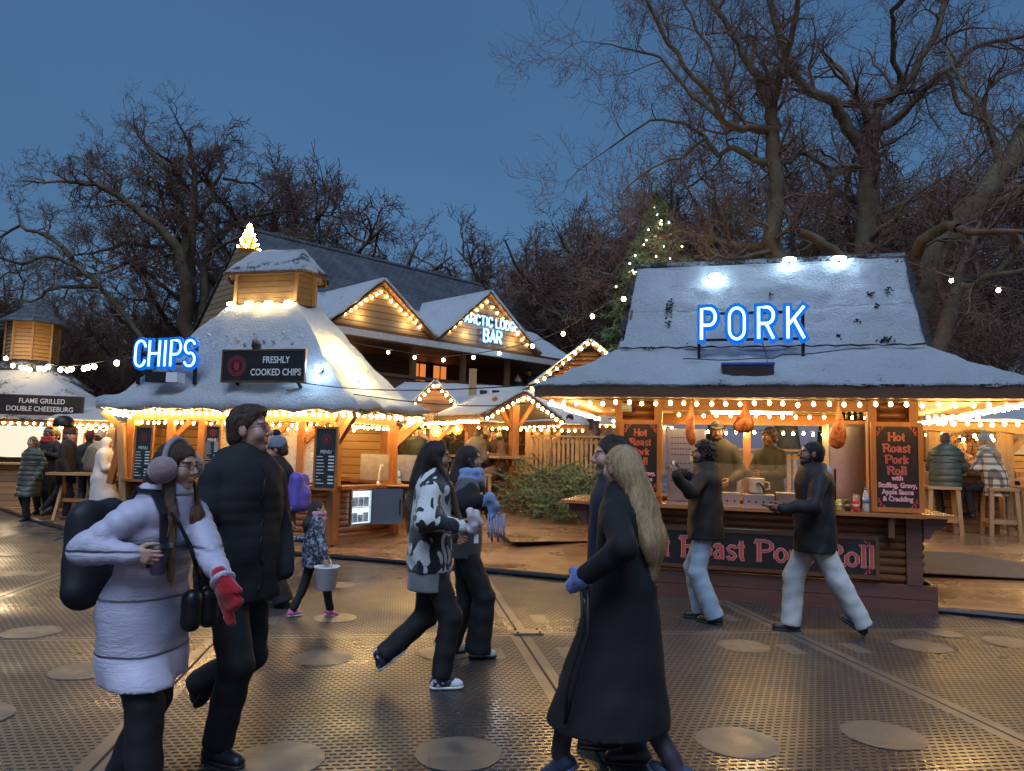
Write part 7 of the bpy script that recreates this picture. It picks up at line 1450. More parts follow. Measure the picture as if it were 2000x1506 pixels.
def surf_hair(lv, res, disp, toh, long_, style):
    lo = np.min([p.lo for p in lv], axis=0) - .02; hi = np.max([p.hi for p in lv], axis=0) + .02; n = np.ceil((hi - lo) / res).astype(int) + 1; ax = [lo[i] + np.arange(n[i]) * res for i in range(3)]
    X = np.stack(np.meshgrid(*ax, indexing='ij'), -1).reshape(-1, 3).astype(np.float32); D = sdf(lv, X, .02) + disp(X); q = toh(X)
    # open the face; short cuts end at the nape
    face = np.maximum.reduce([.018 - (q[:, 1] * .75 - q[:, 2] * .66), np.abs(q[:, 0]) - (.066 if not long_ else .060), -.20 - q[:, 2], q[:, 2] - .09]); D = np.maximum(D, -np.where(face < .2, face, .2) * 1.0) if True else D
    if not long_:
        D = np.maximum(D, -(q[:, 2] + .078) * 1.0 * np.where(True, 1, 1)) ; D = np.maximum(D, (q[:, 1] * .75 - q[:, 2] * .66) - (.016 if style != 'quiff' else .006))
    return surfnets(D.reshape(n), lo, res)
def thing_at(P, name, p, label, cat, group=None):
    return empty(name, P['M'] @ Vector(tuple(float(x) for x in p)), P['rz'], label, cat, group)
def ribbon(b, pts, nrms, w, th=.006):
    """flat strap along points, its face along the given normals"""
    for i in range(len(pts) - 1):
        p, q = Vector(tuple(map(float, pts[i]))), Vector(tuple(map(float, pts[i + 1]))); b.beam(p, q + (q - p) * .06, w, th, Vector(tuple(map(float, nrms[i]))))
# ---------------------------------------------------------------- the people of the photograph
def ht(pos, rz, base, px, py, Y):
    m = Matrix.Translation((pos[0], pos[1], base)) @ Matrix.Rotation(R_(rz), 4, 'Z'); p = m.inverted() @ At(px, py, Y); return (p.x, p.y, p.z, 1)
X2 = lambda px, Y: (At(px, 900, Y).x, Y)
lav = quilt((.50, .47, .57), .23, st=.7)
# 1 woman in the pale puffer coat
P1 = X2(300, 3.5); RZ1 = -114
w1 = person('w1', 'young woman in pale puffer coat with ear muffs, backpack and takeaway cup', P1, RZ1, 1.60, 'near', skin='fair', lean=13, female=True, head=(10, -4, 4),
  hands=[ht(P1, RZ1, 0, 263, 1082, 3.22), ht(P1, RZ1, 0, 452, 1172, 3.22)], elbow_pole=((.7, -.6, -.7), (-.5, -.6, -.2)), hand_dir=(((-.25, .95, .08), (.95, .25, 0)), None), grip=(44, 25), gloves=(False, True),
  style='puffer', bulk=1.14, topm=lav, hem=.55, flare=.012, bandn=4, puffa=.020, hood='down', collar=.09, feet=[(.09, .18, 0, 0, 0), (-.09, -.16, 0, 0, 0)], leg=(.085, .085), hair='long', hairm=hairmat((.07, .035, .02), (.30, .15, .07), 1.05, 1.40), hlen=.30, front_hair=True, glasses=True)
b = MB(); hl, s_ = w1['hl'], w1['s']
b.tube([hl((.094 * math.cos(a), -.005 - .01 * math.sin(a), .03 + .112 * math.sin(a))) for a in np.linspace(-.25, math.pi + .25, 17)], .0135, 8); band_ = b.build('ear_muffs', cloth((.30, .25, .27), .9), w1['body'], True)
for sg_ in (1, -1):
    V, Fq = surf([Ell(hl((sg_ * .103, -.004, -.008)), (.062, .062, .062)), ], .006, disp=lambda X: .003 * np.sin(X[:, 0] * 260) * np.sin(X[:, 1] * 240) * np.sin(X[:, 2] * 250)); mesh_np('ear_pad', V, Fq, cloth((.30, .20, .20), .98, .5, 120, .6), band_)
# red mitten
def mitten(P, i, m, name='mitten', d=None, two=False):
    w = P['W'][i]; dd = unit(P['W'][i] - P['EL'][i]) if d is None else unit(d); sd = P['rt'] * (1 if i == 0 else -1); x = unit(np.cross(dd, sd))
    pr = [Cap(w - dd * .03, w + dd * .04, .036, .042), Cap(w + dd * .04, w + dd * .105, .044, .036, sd, .75), Cap(w + dd * .03 + x * .03, w + dd * .065 + x * .06, .019, .016, sm=.015)]
    if two: pr += [Cap(w + dd * .06 - x * .035, w + dd * .18 - x * .05, .024, .021, sm=.012), Cap(w + dd * .11, w + dd * .11 + x * .035, .022, .02, sm=.015)]
    V, Fq = surf(pr, .008, k=.025, disp=lambda X: .003 * np.sin(X[:, 0] * 170) * np.sin(X[:, 2] * 190 + X[:, 1] * 150)); return mesh_np(name, V, Fq, m, P['body'])
mitten(w1, 1, cloth((.42, .012, .02), .95, .4, 150, .6), d=(-.25, .35, -.9), two=True)
MB().lathe([(.050, -.012), (.056, 0), (.050, .012)], 16).build('cuff', lav, w1['body'], True).matrix_local = Matrix.Translation(tuple(map(float, w1['W'][1]))) @ Vector((0, 0, 1)).rotation_difference(Vector(tuple(map(float, w1['W'][1] - w1['EL'][1])))).to_matrix().to_4x4()
# cup in her hand
cp = w1['W'][0] + (w1['fw'] * .95 - w1['rt'] * .25) * .082 - (w1['rt'] * .95 + w1['fw'] * .25) * .050
cup_ = thing_at(w1, 'coffee_cup', cp + A3(0, 0, -.075), 'takeaway coffee cup with black lid held by the woman in the pale puffer coat', 'cup')
MB().lathe([(.028, 0), (.030, .004), (.040, .105), (.042, .108)], 20).build('cup', plain('dark_print_cup', (.10, .07, .11), .5), cup_, True); MB().lathe([(.0295, .002), (.0312, .022)], 20).build('white_base_band', M['white'], cup_, True); MB().lathe([(.045, .108), (.045, .116), (.041, .118), (.039, .128), (.034, .129)], 20).build('lid', cloth((.02, .02, .02), .4), cup_, True)
# backpack
bk = w1['hip'] + w1['up'] * .20 - w1['fw'] * .29 + w1['rt'] * .05; rt_, up_, fw_ = w1['rt'], w1['up'], w1['fw']
pk = thing_at(w1, 'backpack', bk, 'big black rucksack on the back of the woman in the pale puffer coat', 'backpack')
o_ = bk; zz = A3(0, 0, 1) - fw_ * .12; V, Fq = surf([Cap(-zz * .16 - rt_ * .05, zz * .14 - rt_ * .04, .105, .085, fw_, .8), Cap(-zz * .16 + rt_ * .09, zz * .14 + rt_ * .08, .105, .085, fw_, .8), Cap(-zz * .15 - fw_ * .06, -zz * .06 - fw_ * .05, .095, .08, fw_, .7)], .011, k=.05, disp=folds(.004)); mesh_np('bag', V, Fq, cloth((.014, .015, .02), .6, .05, 140, .3), pk)
b = MB(); b.tube([tuple(map(float, v)) for v in (up_ * .0 - fw_ * .165 - rt_ * .12, up_ * .02 - fw_ * .17, up_ * .0 - fw_ * .165 + rt_ * .13)], .005, 5); b.build('zip', M['steel_dull'], pk)
b = MB(); s0 = w1['S'][0] - rt_ * .035
ps = [s0 + A3(*q) - bk for q in ()]; pts_ = [s0 - fw_ * .125 - up_ * .06, s0 - fw_ * .07 + up_ * .085, s0 + fw_ * .03 + up_ * .105, s0 + fw_ * .115 + up_ * .03, s0 + fw_ * .155 - up_ * .10, s0 + fw_ * .135 - up_ * .20 + rt_ * .03]
nr_ = [up_ - fw_, up_, up_ + fw_, fw_ + up_ * .3, fw_]; ribbon(b, [p - bk for p in pts_], nr_, .055, .014); b.build('shoulder_strap', cloth((.014, .015, .02), .6), pk); b = MB(); q = pts_[4] - bk + fw_ * .012; b.box(tuple(map(float, q)), (.07, .02, .022), rz=.2); b.build('buckle', M['steel'], pk)
# crossbody bag
bagp = w1['hip'] + w1['up'] * .06 + w1['fw'] * .235 - w1['rt'] * .10
cbg = thing_at(w1, 'crossbody_bag', bagp, 'small black crossbody bag with thin strap over the pale puffer coat', 'bag')
V, Fq = surf([Cap(A3(-.05, 0, -.05), A3(-.05, 0, .05), .045, .045), Cap(A3(.05, 0, -.05), A3(.05, 0, .05), .045, .045)], .008, k=.03); mesh_np('bag', V, Fq, cloth((.012, .012, .013), .35), cbg)
b = MB(); pts_ = [w1['neck'] + rt_ * .10 + up_ * .03 + fw_ * .02, w1['neck'] + rt_ * .085 - up_ * .05 + fw_ * .16, w1['hip'] + up_ * .36 + fw_ * .225 + rt_ * .03, w1['hip'] + up_ * .22 + fw_ * .24 - rt_ * .04, bagp + up_ * .06]; ribbon(b, [p - bagp for p in pts_], [up_ + fw_] + [fw_] * 4, .016, .006); b.build('strap', cloth((.012, .012, .013), .4), cbg)
# 2 tall man
P2 = X2(478, 4.05)
m2 = person('m2', 'tall man with glasses and black puffer jacket walking with hands in pockets', P2, -122, 1.795, 'near', skin='fair', head=(30, 6, 0), hands=['pocket', 'pocket'], style='puffer', bulk=1.16, topm=cloth((.015, .016, .018), .85, 0, 60, .5), hem=.80, bandn=6, puffa=.007, fz=.006, zipm=M['iron'], collar=.09, hood='down',
  feet=[(.10, .04, 0, 6, 0), (-.09, -.40, .17, 0, -52)], leg=(.085, .075), hair='quiff', hairm=hairmat((.075, .042, .025)), glasses=True, shoem=cloth((.02, .024, .03), .35, 0), hip=.02)
# 3 + 4 adult and child
P3 = X2(552, 7.75)
a3 = person('a3', 'person in black with a grey bobble hat leading the child by the hand', P3, 82, 1.66, 'mid', skin='fair', head=(10, -14, 0), lean=4, topm=cloth((.012, .012, .013), .8), hem=.74, bulk=1.05, hair='short', hat='beanie', hatm=cloth((.17, .21, .27), .95, .3, 60, .6), pom=cloth((.025, .03, .04), .98), leg=(.095, .11), feet=[(.09, .14, 0, 0, 0), (-.09, -.12, 0, 0, 0)], hands=[(.17, .14, -.48), ht(P3, 82, .0, 572, 1040, 7.5)], collar=.09)
bk = a3['neck'] - a3['fw'] * .22 - a3['up'] * .26; pk = thing_at(a3, 'backpack', bk, 'purple rucksack on the back of the person in the bobble hat', 'backpack'); pm = cloth((.13, .09, .42), .6, .1, 30, .3, .4)
V, Fq = surf([Cap(A3(-.07, 0, -.14), A3(-.06, 0, .10), .09, .075), Cap(A3(.07, 0, -.14), A3(.06, 0, .10), .09, .075), Cap(A3(0, -.06, -.14), A3(0, -.06, -.04), .075, .07)], .014, k=.05, disp=folds(.005)); mesh_np('bag', V, Fq, pm, pk); b = MB(); b.tube([(-.12, -.02, -.1), (-.16, .02, -.22), (-.13, .06, -.30)], .014, 6); b.build('strap', cloth((.4, .2, .4), .7), pk)
P4 = X2(622, 7.3); RZ4 = -55
k4 = person('k4', 'small child in flowered jacket and pink trainers carrying a white bucket', P4, RZ4, 1.07, 'mid', skin='fair', female=True, head=(-15, 0, 0), topm=floral(), hem=.46, bulk=1.25, hands=[ht(P4, RZ4, 0, 640, 1112, 7.05), ht(P4, RZ4, 0, 578, 1052, 7.45)], elbow_pole=((.6, -.5, -.4), (-.5, -.3, -.6)), hair='long', hairm=hairmat((.03, .018, .012)), hlen=.16, leg=(.07, .065), feet=[(.07, .16, 0, 0, 12), (-.07, -.16, 0, 0, 0)], shoem=cloth((.72, .16, .34), .5), solem=M['white'], scarf=(cloth((.55, .27, .34), .9), .03))
wr = k4['W'][0]; bt_ = thing_at(k4, 'bucket', wr + A3(0, .02, -.30), 'white plastic bucket hanging from the small child\'s hand', 'bucket'); MB().lathe([(.085, 0), (.09, .004), (.115, .2), (.12, .205), (.12, .215), (.113, .215), (.086, .012)], 22).build('pail', plain('white_pail', (.7, .69, .68), .35, 0, .03, 6, 0), bt_, True); MB().tube([(.117 * math.cos(a), 0, .2 + .11 * math.sin(a)) for a in np.linspace(0, math.pi, 11)], .004, 5).build('handle', M['steel_dull'], bt_)
# 5 woman in the cow fleece
P5 = X2(846, 5.27); RZ5 = -82
grey_knit = cloth((.20, .20, .21), .95, .2, 90, .5)
w5 = person('w5', 'long-haired woman in fluffy black and white cow-patterned fleece', P5, RZ5, 1.64, 'near', skin='mid', female=True, head=(-2, 0, 0), hands=[ht(P5, RZ5, 0, 896, 1028, 5.05), ht(P5, RZ5, 0, 888, 1048, 5.3)], elbow_pole=((.7, -.8, -.5), (-.6, -.8, -.4)), grip=(50, 40), style='plain', bulk=1.22, fz=.008, topm=cow(), hem=.78, collar=.09, feet=[(.08, .10, 0, 0, 0), (-.09, -.30, .10, 4, -38)], leg=(.085, .072), shoem=None, solem=M['white'], undershirt=grey_knit, hair='long', hairm=hairmat((.022, .014, .011), (.33, .20, .09), 1.0, 1.32), hlen=.36, front_hair=True, glasses=True)
def trainer_mat():
    t = NT('navy_white_trainer'); v = t.coords(); a = t.noise(v, 16, 1); t.color(t.mix(t.mr(a, .48, .5), (.02, .025, .05), (.62, .63, .64))); t.rough(.4); return t.m
for c in w5['body'].children:
    if c.name.startswith('shoe'): c.data.materials.clear(); c.data.materials.append(trainer_mat())
wr = w5['W'][0]; pp_ = thing_at(w5, 'white_mitten', wr + w5['fw'] * .07 + A3(0, 0, .01), 'pair of white and pink mittens held by the woman in the cow fleece', 'mittens'); V, Fq = surf([Cap(A3(0, .02, -.03), A3(0, .04, .07), .04, .032), Cap(A3(.02, .03, .0), A3(.03, .0, .09), .028, .03), Cap(A3(0, .05, .05), A3(.0, .08, .01), .02, .02)], .009, k=.02, disp=folds(.003, 90, 90)); mesh_np('mittens', V, Fq, cloth((.62, .55, .55), .95), pp_); MB().box((0, .05, -.09), (.003, .03, .06)).build('tag', M['white'], pp_)
# 6 woman with the blue scarf
P6 = X2(912, 6.05); RZ6 = -80; blue_knit = cloth((.20, .27, .46), .95, .3, 70, .8)
w6 = person('w6', 'woman in grey and black with chunky pale blue scarf beside the cow fleece', P6, RZ6, 1.62, 'near', skin='mid', female=True, head=(-6, 3, 0), hands=[ht(P6, RZ6, 0, 936, 978, 5.85), ht(P6, RZ6, 0, 940, 985, 6.05)], grip=(45, 40), bulk=1.08, topm=cloth((.085, .08, .08), .85, .1, 60, .4), hem=.77, hair='long', hairm=hairmat((.03, .018, .014), (.16, .08, .04), 1.1, 1.35), hlen=.34, front_hair=True, leg=(.095, .115), feet=[(.09, .12, 0, 0, 0), (-.08, -.10, 0, 0, 0)], shoem=cloth((.45, .45, .45), .6), scarf=(blue_knit, .042))
for i, sg_ in enumerate((1, -1)):       # black sleeves are a cardigan under the grey gilet
    V, Fq = surf([Cap(w6['S'][i] + w6['rt'] * sg_ * .03 - w6['up'] * .03, w6['EL'][i], .079, .073), Cap(w6['EL'][i], w6['W'][i], .073, .053)], .015, k=.02, disp=folds(.004)); mesh_np('sleeve', V, Fq, cloth(BLK, .9), w6['body'])
wr = w6['W'][0]; tl = thing_at(w6, 'scarf_tail', wr + w6['fw'] * .03 + w6['rt'] * .02 - w6['up'] * .01, 'knotted pale blue scarf end with fringe held in the hands of the second woman', 'scarf'); V, Fq = surf([Cap(A3(0, 0, .0), A3(0, .05, .03), .032, .036), Cap(A3(0, .04, .04), A3(.0, .09, -.03), .034, .034), Cap(A3(0, .08, -.02), A3(0, .075, -.09), .038, .04, (1, 0, 0), .5)], .009, k=.03, disp=folds(.005, 80, 60)); mesh_np('scarf_end', V, Fq, blue_knit, tl); b = MB()
for k in range(9): x = .03 * math.sin(k * 2.1); y = .04 + k * .016; b.tube([(x, y, -.09), (x + .006, y + .004, -.20), (x - .004, y + .012, -.27 - .02 * (k % 3))], .006, 5)
b.build('fringe', blue_knit, tl, True)
# 7 blonde woman and 8 her companion
P7 = X2(1222, 3.68); RZ7 = 60
w7 = person('w7', 'woman with very long blonde hair in an ankle-length black coat, seen from behind', P7, RZ7, 1.62, 'near', skin='fair', female=True, head=(-24, 0, 0), hands=[(.2, .1, -.45), ht(P7, RZ7, 0, 1148, 1122, 3.45)], elbow_pole=((.6, -.8, -.2), (-.7, -.8, -.1)), gloves=(False, True), bulk=1.10, topm=cloth((.010, .010, .012), .85, .08, 90, .3), hem=.33, flare=.40, skirt=False, hthick=1.35, collar=.08, feet=[(.08, -.26, .04, 0, -32), (-.06, .30, .05, 0, 30)], leg=(.06, .045), trm=cloth((.05, .038, .055), .6), shoem=cloth((.03, .045, .085), .6), solem=cloth((.12, .16, .26), .6), hair='long', hairm=hairmat((.50, .33, .17)), hlen=.37, front_hair=False)
mitten(w7, 1, cloth((.10, .16, .40), .95, .5, 150, .7), 'fluffy_cuff')
st = thing_at(w7, 'bag_strap', w7['W'][1], 'long thin black strap dangling in front of the blonde woman\'s coat', 'strap'); b = MB(); b.tube([(0, 0, -.05), (-.03, -.02, -.25), (-.05, .04, -.5), (-.04, .08, -.66)], .008, 6); b.tube([(0, .03, -.05), (.0, .02, -.25), (-.03, .08, -.5), (-.04, .08, -.66)], .008, 6); b.build('strap', cloth((.012, .012, .013), .5), st, True)
P8 = X2(1203, 4.15)
m8 = person('m8', 'short-haired man in navy jacket mostly hidden behind the blonde woman', P8, 84, 1.68, 'near', skin='fair', head=(4, 0, 0), topm=cloth((.02, .022, .05), .8), hem=.72, bulk=1.05, hands=['pocket', 'pocket'], hair='crop', hairm=hairmat((.055, .035, .022)), collar=.09, trm=cloth((.02, .02, .028)), feet=[(.09, .02, 0, 0, 0), (-.09, -.12, .0, 0, 0)])
# 9 man with phone, 10 walking man
P9 = X2(1378, 7.55); RZ9 = 66
m9 = person('m9', 'bearded man with curly black hair holding up a phone, in black jacket and pale jeans', P9, RZ9, 1.73, 'near', skin='brown', head=(16, 4, 0), hands=[ht(P9, RZ9, 0, 1328, 924, 7.35), ht(P9, RZ9, 0, 1320, 930, 7.10)], elbow_pole=((.5, .1, -1), (-.7, .1, -1)), hand_dir=(((-.3, .3, .9), (.6, -.7, 0)), ((.3, .3, .9), (-.6, -.7, 0))), grip=(35, 35), bulk=1.14, fz=.008, topm=cloth((.022, .016, .012), .75, .1, 60, .6), hem=.80, zipm=M['iron'], hood='down', collar=.09, trm=denim((.33, .42, .50)), leg=(.088, .092), feet=[(.10, .06, 0, 14, 0), (-.10, -.10, 0, -10, 0)], hair='curly', hairm=hairmat((.012, .010, .009)), beard=(.012, .010, .009), glasses=True)
pc = (m9['W'][0] + m9['W'][1]) * .5 + A3(0, .05, .10); ph = thing_at(m9, 'mobile_phone', pc, 'phone held up sideways in both hands by the curly-haired man', 'phone'); MB().box((0, 0, 0), (.15, .009, .072)).build('case', M['iron'], ph); MB().box((0, -.0055, 0), (.142, .001, .066)).build('screen', emit('phone_screen', (.5, .5, .55), .2), ph)
P10 = X2(1590, 7.1); RZ10 = 84
m10 = person('m10', 'bearded man in black jacket and white cargo jeans striding past the roast stall', P10, RZ10, 1.75, 'near', skin='brown', head=(-4, 8, 0), hands=[(.18, .05, -.48), ht(P10, RZ10, 0, 1532, 992, 6.85)], elbow_pole=((.6, -.8, -.2), (-.4, -1, -.3)), grip=(30, 45), bulk=1.20, fz=.008, topm=cloth((.014, .013, .015), .7, .1, 60, .6), hem=.755, zipm=M['iron'], hood='down', collar=.09, trm=denim((.58, .58, .55)), leg=(.098, .088), feet=[(.09, .20, 0, 0, 0), (-.09, -.38, .05, 0, -34)], hair='crop', hairm=hairmat((.012, .010, .009)), beard=(.013, .011, .010), glasses=True)
V, Fq = surf([Ell(m10['neck'] - m10['fw'] * .09 - m10['up'] * .0, (.125, .07, .085), rotm('Z', 0)), Cap(m10['neck'] - m10['rt'] * .1 - m10['up'] * .01 - m10['fw'] * .05, m10['neck'] + m10['fw'] * .09 - m10['up'] * .05 - m10['rt'] * .05, .05, .035), Cap(m10['neck'] + m10['rt'] * .1 - m10['up'] * .01 - m10['fw'] * .05, m10['neck'] + m10['fw'] * .09 - m10['up'] * .05 + m10['rt'] * .05, .05, .035)], .012, k=.03, disp=folds(.003)); mesh_np('hood', V, Fq, cloth((.34, .36, .40), .95), m10['body'])
MB().box(tuple(map(float, m10['hip'] * .6 + m10['KN'][1] * .4 - m10['rt'] * .11)), (.012, .075, .045)).build('pocket_patch', cloth((.05, .06, .08), .8), m10['body'])
ph = thing_at(m10, 'mobile_phone', m10['W'][1] + m10['fw'] * .11 + A3(0, 0, -.02), 'dark phone carried low in the striding man\'s hand', 'phone'); MB().box((0, .02, .02), (.07, .14, .01), rx=.3).build('case', M['iron'], ph)
# 11, 12 stall staff
olive = cloth((.038, .037, .028), .8, .1, 60, .4)
p = H(1.50, .92, 0); person('v1', 'stall worker in dark cap and olive hooded coat standing behind the serving counter', (p.x, p.y), 152, 1.80, 'mid', skin='mid', base=.24, head=(14, -6, 0), topm=olive, hem=.8, hood='down', bulk=1.1, hat='cap', hatm=cloth((.02, .022, .026), .8), beard=(.03, .02, .015), hair='crop', hands=[(.2, .25, -.36), (-.2, .25, -.36)], lean=6)
p = H(2.2, 1.95, 0); person('v2', 'stall worker with black hair and black fleece at the rear opening of the roast stall', (p.x, p.y), 120, 1.76, 'mid', skin='dark', base=.24, head=(0, 0, 0), topm=cloth((.012, .016, .016), .8), hem=.8, hair='curly', hairm=hairmat((.012, .011, .01)), hands=[(.15, .3, -.28), (-.12, .3, -.28)])
# 13-16 right-hand pavilion
def sit(key, label, px, Y, rz, dy=.0, h=1.74, sh=.84, lean=16, **kw):
    pos = X2(px, Y); kw.setdefault('hands', [(.14, .34, -.26), (-.14, .34, -.26)]); return person(key, label, pos, rz, h, base=deck_height(*pos), hip=.93 * h / 1.75 - sh - .06, lean=lean, feet=[(.13, .36, .26, 0, -10), (-.13, .36, .26, 0, -10)], knee_pole=((.3, 1, .4), (-.3, 1, .4)), group=None, **kw)
Yst = G(1842, 1042, RPZ).y
sit('s1', 'man in dark green padded jacket hunched on a bar stool, back turned', 1845, Yst, -38, lod='mid', skin='fair', style='puffer', bulk=1.3, bandn=6, topm=quilt((.045, .055, .035), .11), hem=.74, hood='down', hair='crop', hairm=hairmat((.07, .04, .025)), head=(-18, -8, 0))
Yst2 = G(1955, 1046, RPZ).y
sit('s2', 'person in big black and cream checked coat and grey bobble beanie on a bar stool', 1945, Yst2, 26, lod='mid', skin='fair', female=True, bulk=1.35, topm=plaid(), hem=.66, h=1.68, hair='long', hairm=hairmat((.30, .19, .10)), hlen=.22, hat='beanie', hatm=cloth((.23, .25, .24), .95, .3, 60, .8), pom=cloth((.30, .31, .30), .95), head=(12, -10, 0))
person('s3', 'bare-headed child eating between the two seated figures in the pavilion', X2(1896, 14.3), 175, 1.30, 'mid', skin='fair', base=RPZ, topm=cloth((.05, .03, .04)), hair='short', hairm=hairmat((.14, .08, .04)), hands=[(.1, .2, -.1), (-.1, .2, -.1)])
person('s4', 'hatted person in a dark coat bent over a table at the far right edge', X2(1978, 14.0), 60, 1.5, 'far', skin='fair', base=RPZ - .1, lean=14, topm=cloth((.03, .03, .035)), hat='beanie', hatm=cloth((.10, .11, .08), .95), scarf=(cloth((.5, .42, .28), .95), .05))
person('s5', 'fair-haired woman at the back of the right-hand pavilion facing us', X2(1880, 15.2), 165, 1.6, 'far', skin='fair', base=RPZ, female=True, topm=cloth((.2, .1, .08)), hair='long', hlen=.25, hairm=hairmat((.4, .25, .12)))
# left-hand group
dh = lambda pos: deck_height(*pos)
q = X2(62, 15.3); person('l1', 'woman in ankle-length dark green padded coat stepping off the boards at the left', q, 168, 1.66, 'mid', skin='fair', female=True, style='puffer', bandn=9, bulk=1.25, topm=quilt((.05, .06, .045), .10), hem=.48, hair='long', hlen=.2, hairm=hairmat((.12, .07, .04)), hood='down', hands=[(.18, .05, -.48), (-.22, .05, -.46)], feet=[(.08, -.1, 0, 0, 0), (-.1, .14, 0, 0, 12)], base=.0)
q = X2(92, 15.9); person('l2', 'dark-skinned person with a grey headband and red scarf behind the green coat', q, 172, 1.80, 'mid', skin='dark', topm=cloth((.025, .022, .025)), hem=.7, hat='band', hatm=cloth((.2, .19, .18), .95), scarf=(cloth((.28, .03, .035), .95), .045), hands=[(.1, .22, -.18), (-.15, .2, -.2)])
q = X2(106, 16.4); person('l3', 'man in a brown beanie and face scarf half hidden in the left-hand group', q, 160, 1.72, 'far', skin='mid', topm=cloth((.03, .028, .025)), hat='beanie', hatm=cloth((.14, .09, .04), .95), beard=(.04, .03, .02))
q = X2(131, 15.0); person('l4', 'man in black peaked cap and short black coat striding along the boards', q, -84, 1.74, 'mid', skin='fair', topm=cloth((.014, .014, .016), .85), hem=.70, bulk=1.12, hat='cap', hatm=cloth((.02, .02, .02), .8), hair='crop', hairm=hairmat((.2, .18, .16)), hands=['pocket', 'pocket'], feet=[(.09, .08, 0, 0, 0), (-.09, -.42, .08, 0, -35)], shoem=cloth((.12, .09, .06), .5))
q = X2(204, 14.0); white_ = cloth((.50, .52, .50), .8, .2, 60, .5, .06); person('l5', 'woman in white head veil and long white padded coat with folded arms', q, -78, 1.60, 'mid', skin='mid', female=True, topm=white_, hem=.24, flare=.05, bulk=1.32, hair=None, hat='veil', hatm=white_, hands=[(.05, .26, -.22), (-.05, .28, -.26)], gloves=(True, True), head=(-6, -8, 0))
q = X2(172, 15.8); person('l6', 'person in a dark red beanie seen from behind at the narrow stall', q, 10, 1.70, 'far', topm=cloth((.02, .02, .022)), hat='beanie', hatm=cloth((.14, .02, .03), .95))
q = X2(191, 15.3); r6 = person('l7', 'person in cream beanie and cream scarf with a grey rucksack, back turned', q, -10, 1.70, 'far', topm=cloth((.30, .25, .17), .9), hat='beanie', hatm=cloth((.48, .40, .33), .95), scarf=(cloth((.42, .36, .26), .95), .05), bulk=1.15)
bk = r6['neck'] - r6['fw'] * .2 - r6['up'] * .26; pk = thing_at(r6, 'backpack', bk, 'grey rucksack on the person in the cream beanie', 'backpack'); V, Fq = surf([Cap(A3(0, 0, -.15), A3(0, 0, .12), .15, .12, (0, 1, 0), .7)], .02, disp=folds(.004)); mesh_np('bag', V, Fq, cloth((.10, .09, .08), .8), pk); MB().tube([(-.08, -.01, .16), (0, -.02, .2), (.08, -.01, .16)], .012, 6).build('strap', cloth(BLK), pk)
for px, Y, rz, lab, hm in ((213, 16.6, 20, 'dark-haired head showing above the white veil at the narrow stall', (.02, .02, .02)), (222, 17.2, -20, 'taller dark figure in a flat beanie beside the slanting prop', (.03, .03, .03))):
    person('x' + lab, lab, X2(px, Y), rz, 1.72, 'tiny', topm=cloth(BLK), hair='short', hat='beanie' if px == 222 else None, hatm=cloth((.04, .04, .045), .95))
# centre crowd
sit('c1', 'person in grey-brown hooded coat leaning on the shelter table, back turned', 916, 15.2, -48, lod='mid', sh=.80, bulk=1.35, topm=cloth((.075, .07, .07), .8, .1, 60, .4), hem=.70, hood='down', hair='short', head=(0, -20, 0), h=1.72, lean=20)
person('c2', 'person in a cream bobble hat behind the leaning grey-brown coat', X2(947, 16.3), -20, 1.62, 'mid', base=DZ, topm=cloth((.06, .05, .05)), hat='beanie', hatm=cloth((.52, .42, .28), .95, .3, 60, .8), pom=cloth((.5, .42, .3), .95), hair='short')
c3 = sit('c3', 'woman in white ear muffs and brown coat cradling a red cup at the shelter table', 974, 15.4, 130, lod='mid', sh=.80, female=True, skin='fair', bulk=1.15, topm=cloth((.10, .045, .025), .8), hem=.62, hair='long', hlen=.28, front_hair=True, hairm=hairmat((.04, .022, .014)), head=(0, -8, 0), h=1.66, lean=6, hands=[(.06, .26, -.18), (-.06, .26, -.18)])
hl = c3['hl']; b = MB(); b.tube([hl((.094 * math.cos(a), -.005, .03 + .115 * math.sin(a))) for a in np.linspace(-.2, 3.34, 13)], .012, 6)
for sg_ in (1, -1): b.ball(hl((sg_ * .105, 0, -.005)), .062, 12, 8)
b.build('ear_muffs', cloth((.62, .56, .45), .98, .5, 100, .7), c3['body'], True); rcp = thing_at(c3, 'red_cup', c3['W'][0] + c3['fw'] * .07 + A3(-.06, 0, -.03), 'red cup in the hands of the woman in white ear muffs', 'cup'); MB().lathe([(.03, 0), (.04, .1)], 14).build('cup', plain('red_cup', (.5, .03, .04), .4), rcp, True); MB().lathe([(.042, .1), (.04, .108)], 14).build('lid', M['white'], rcp, True)
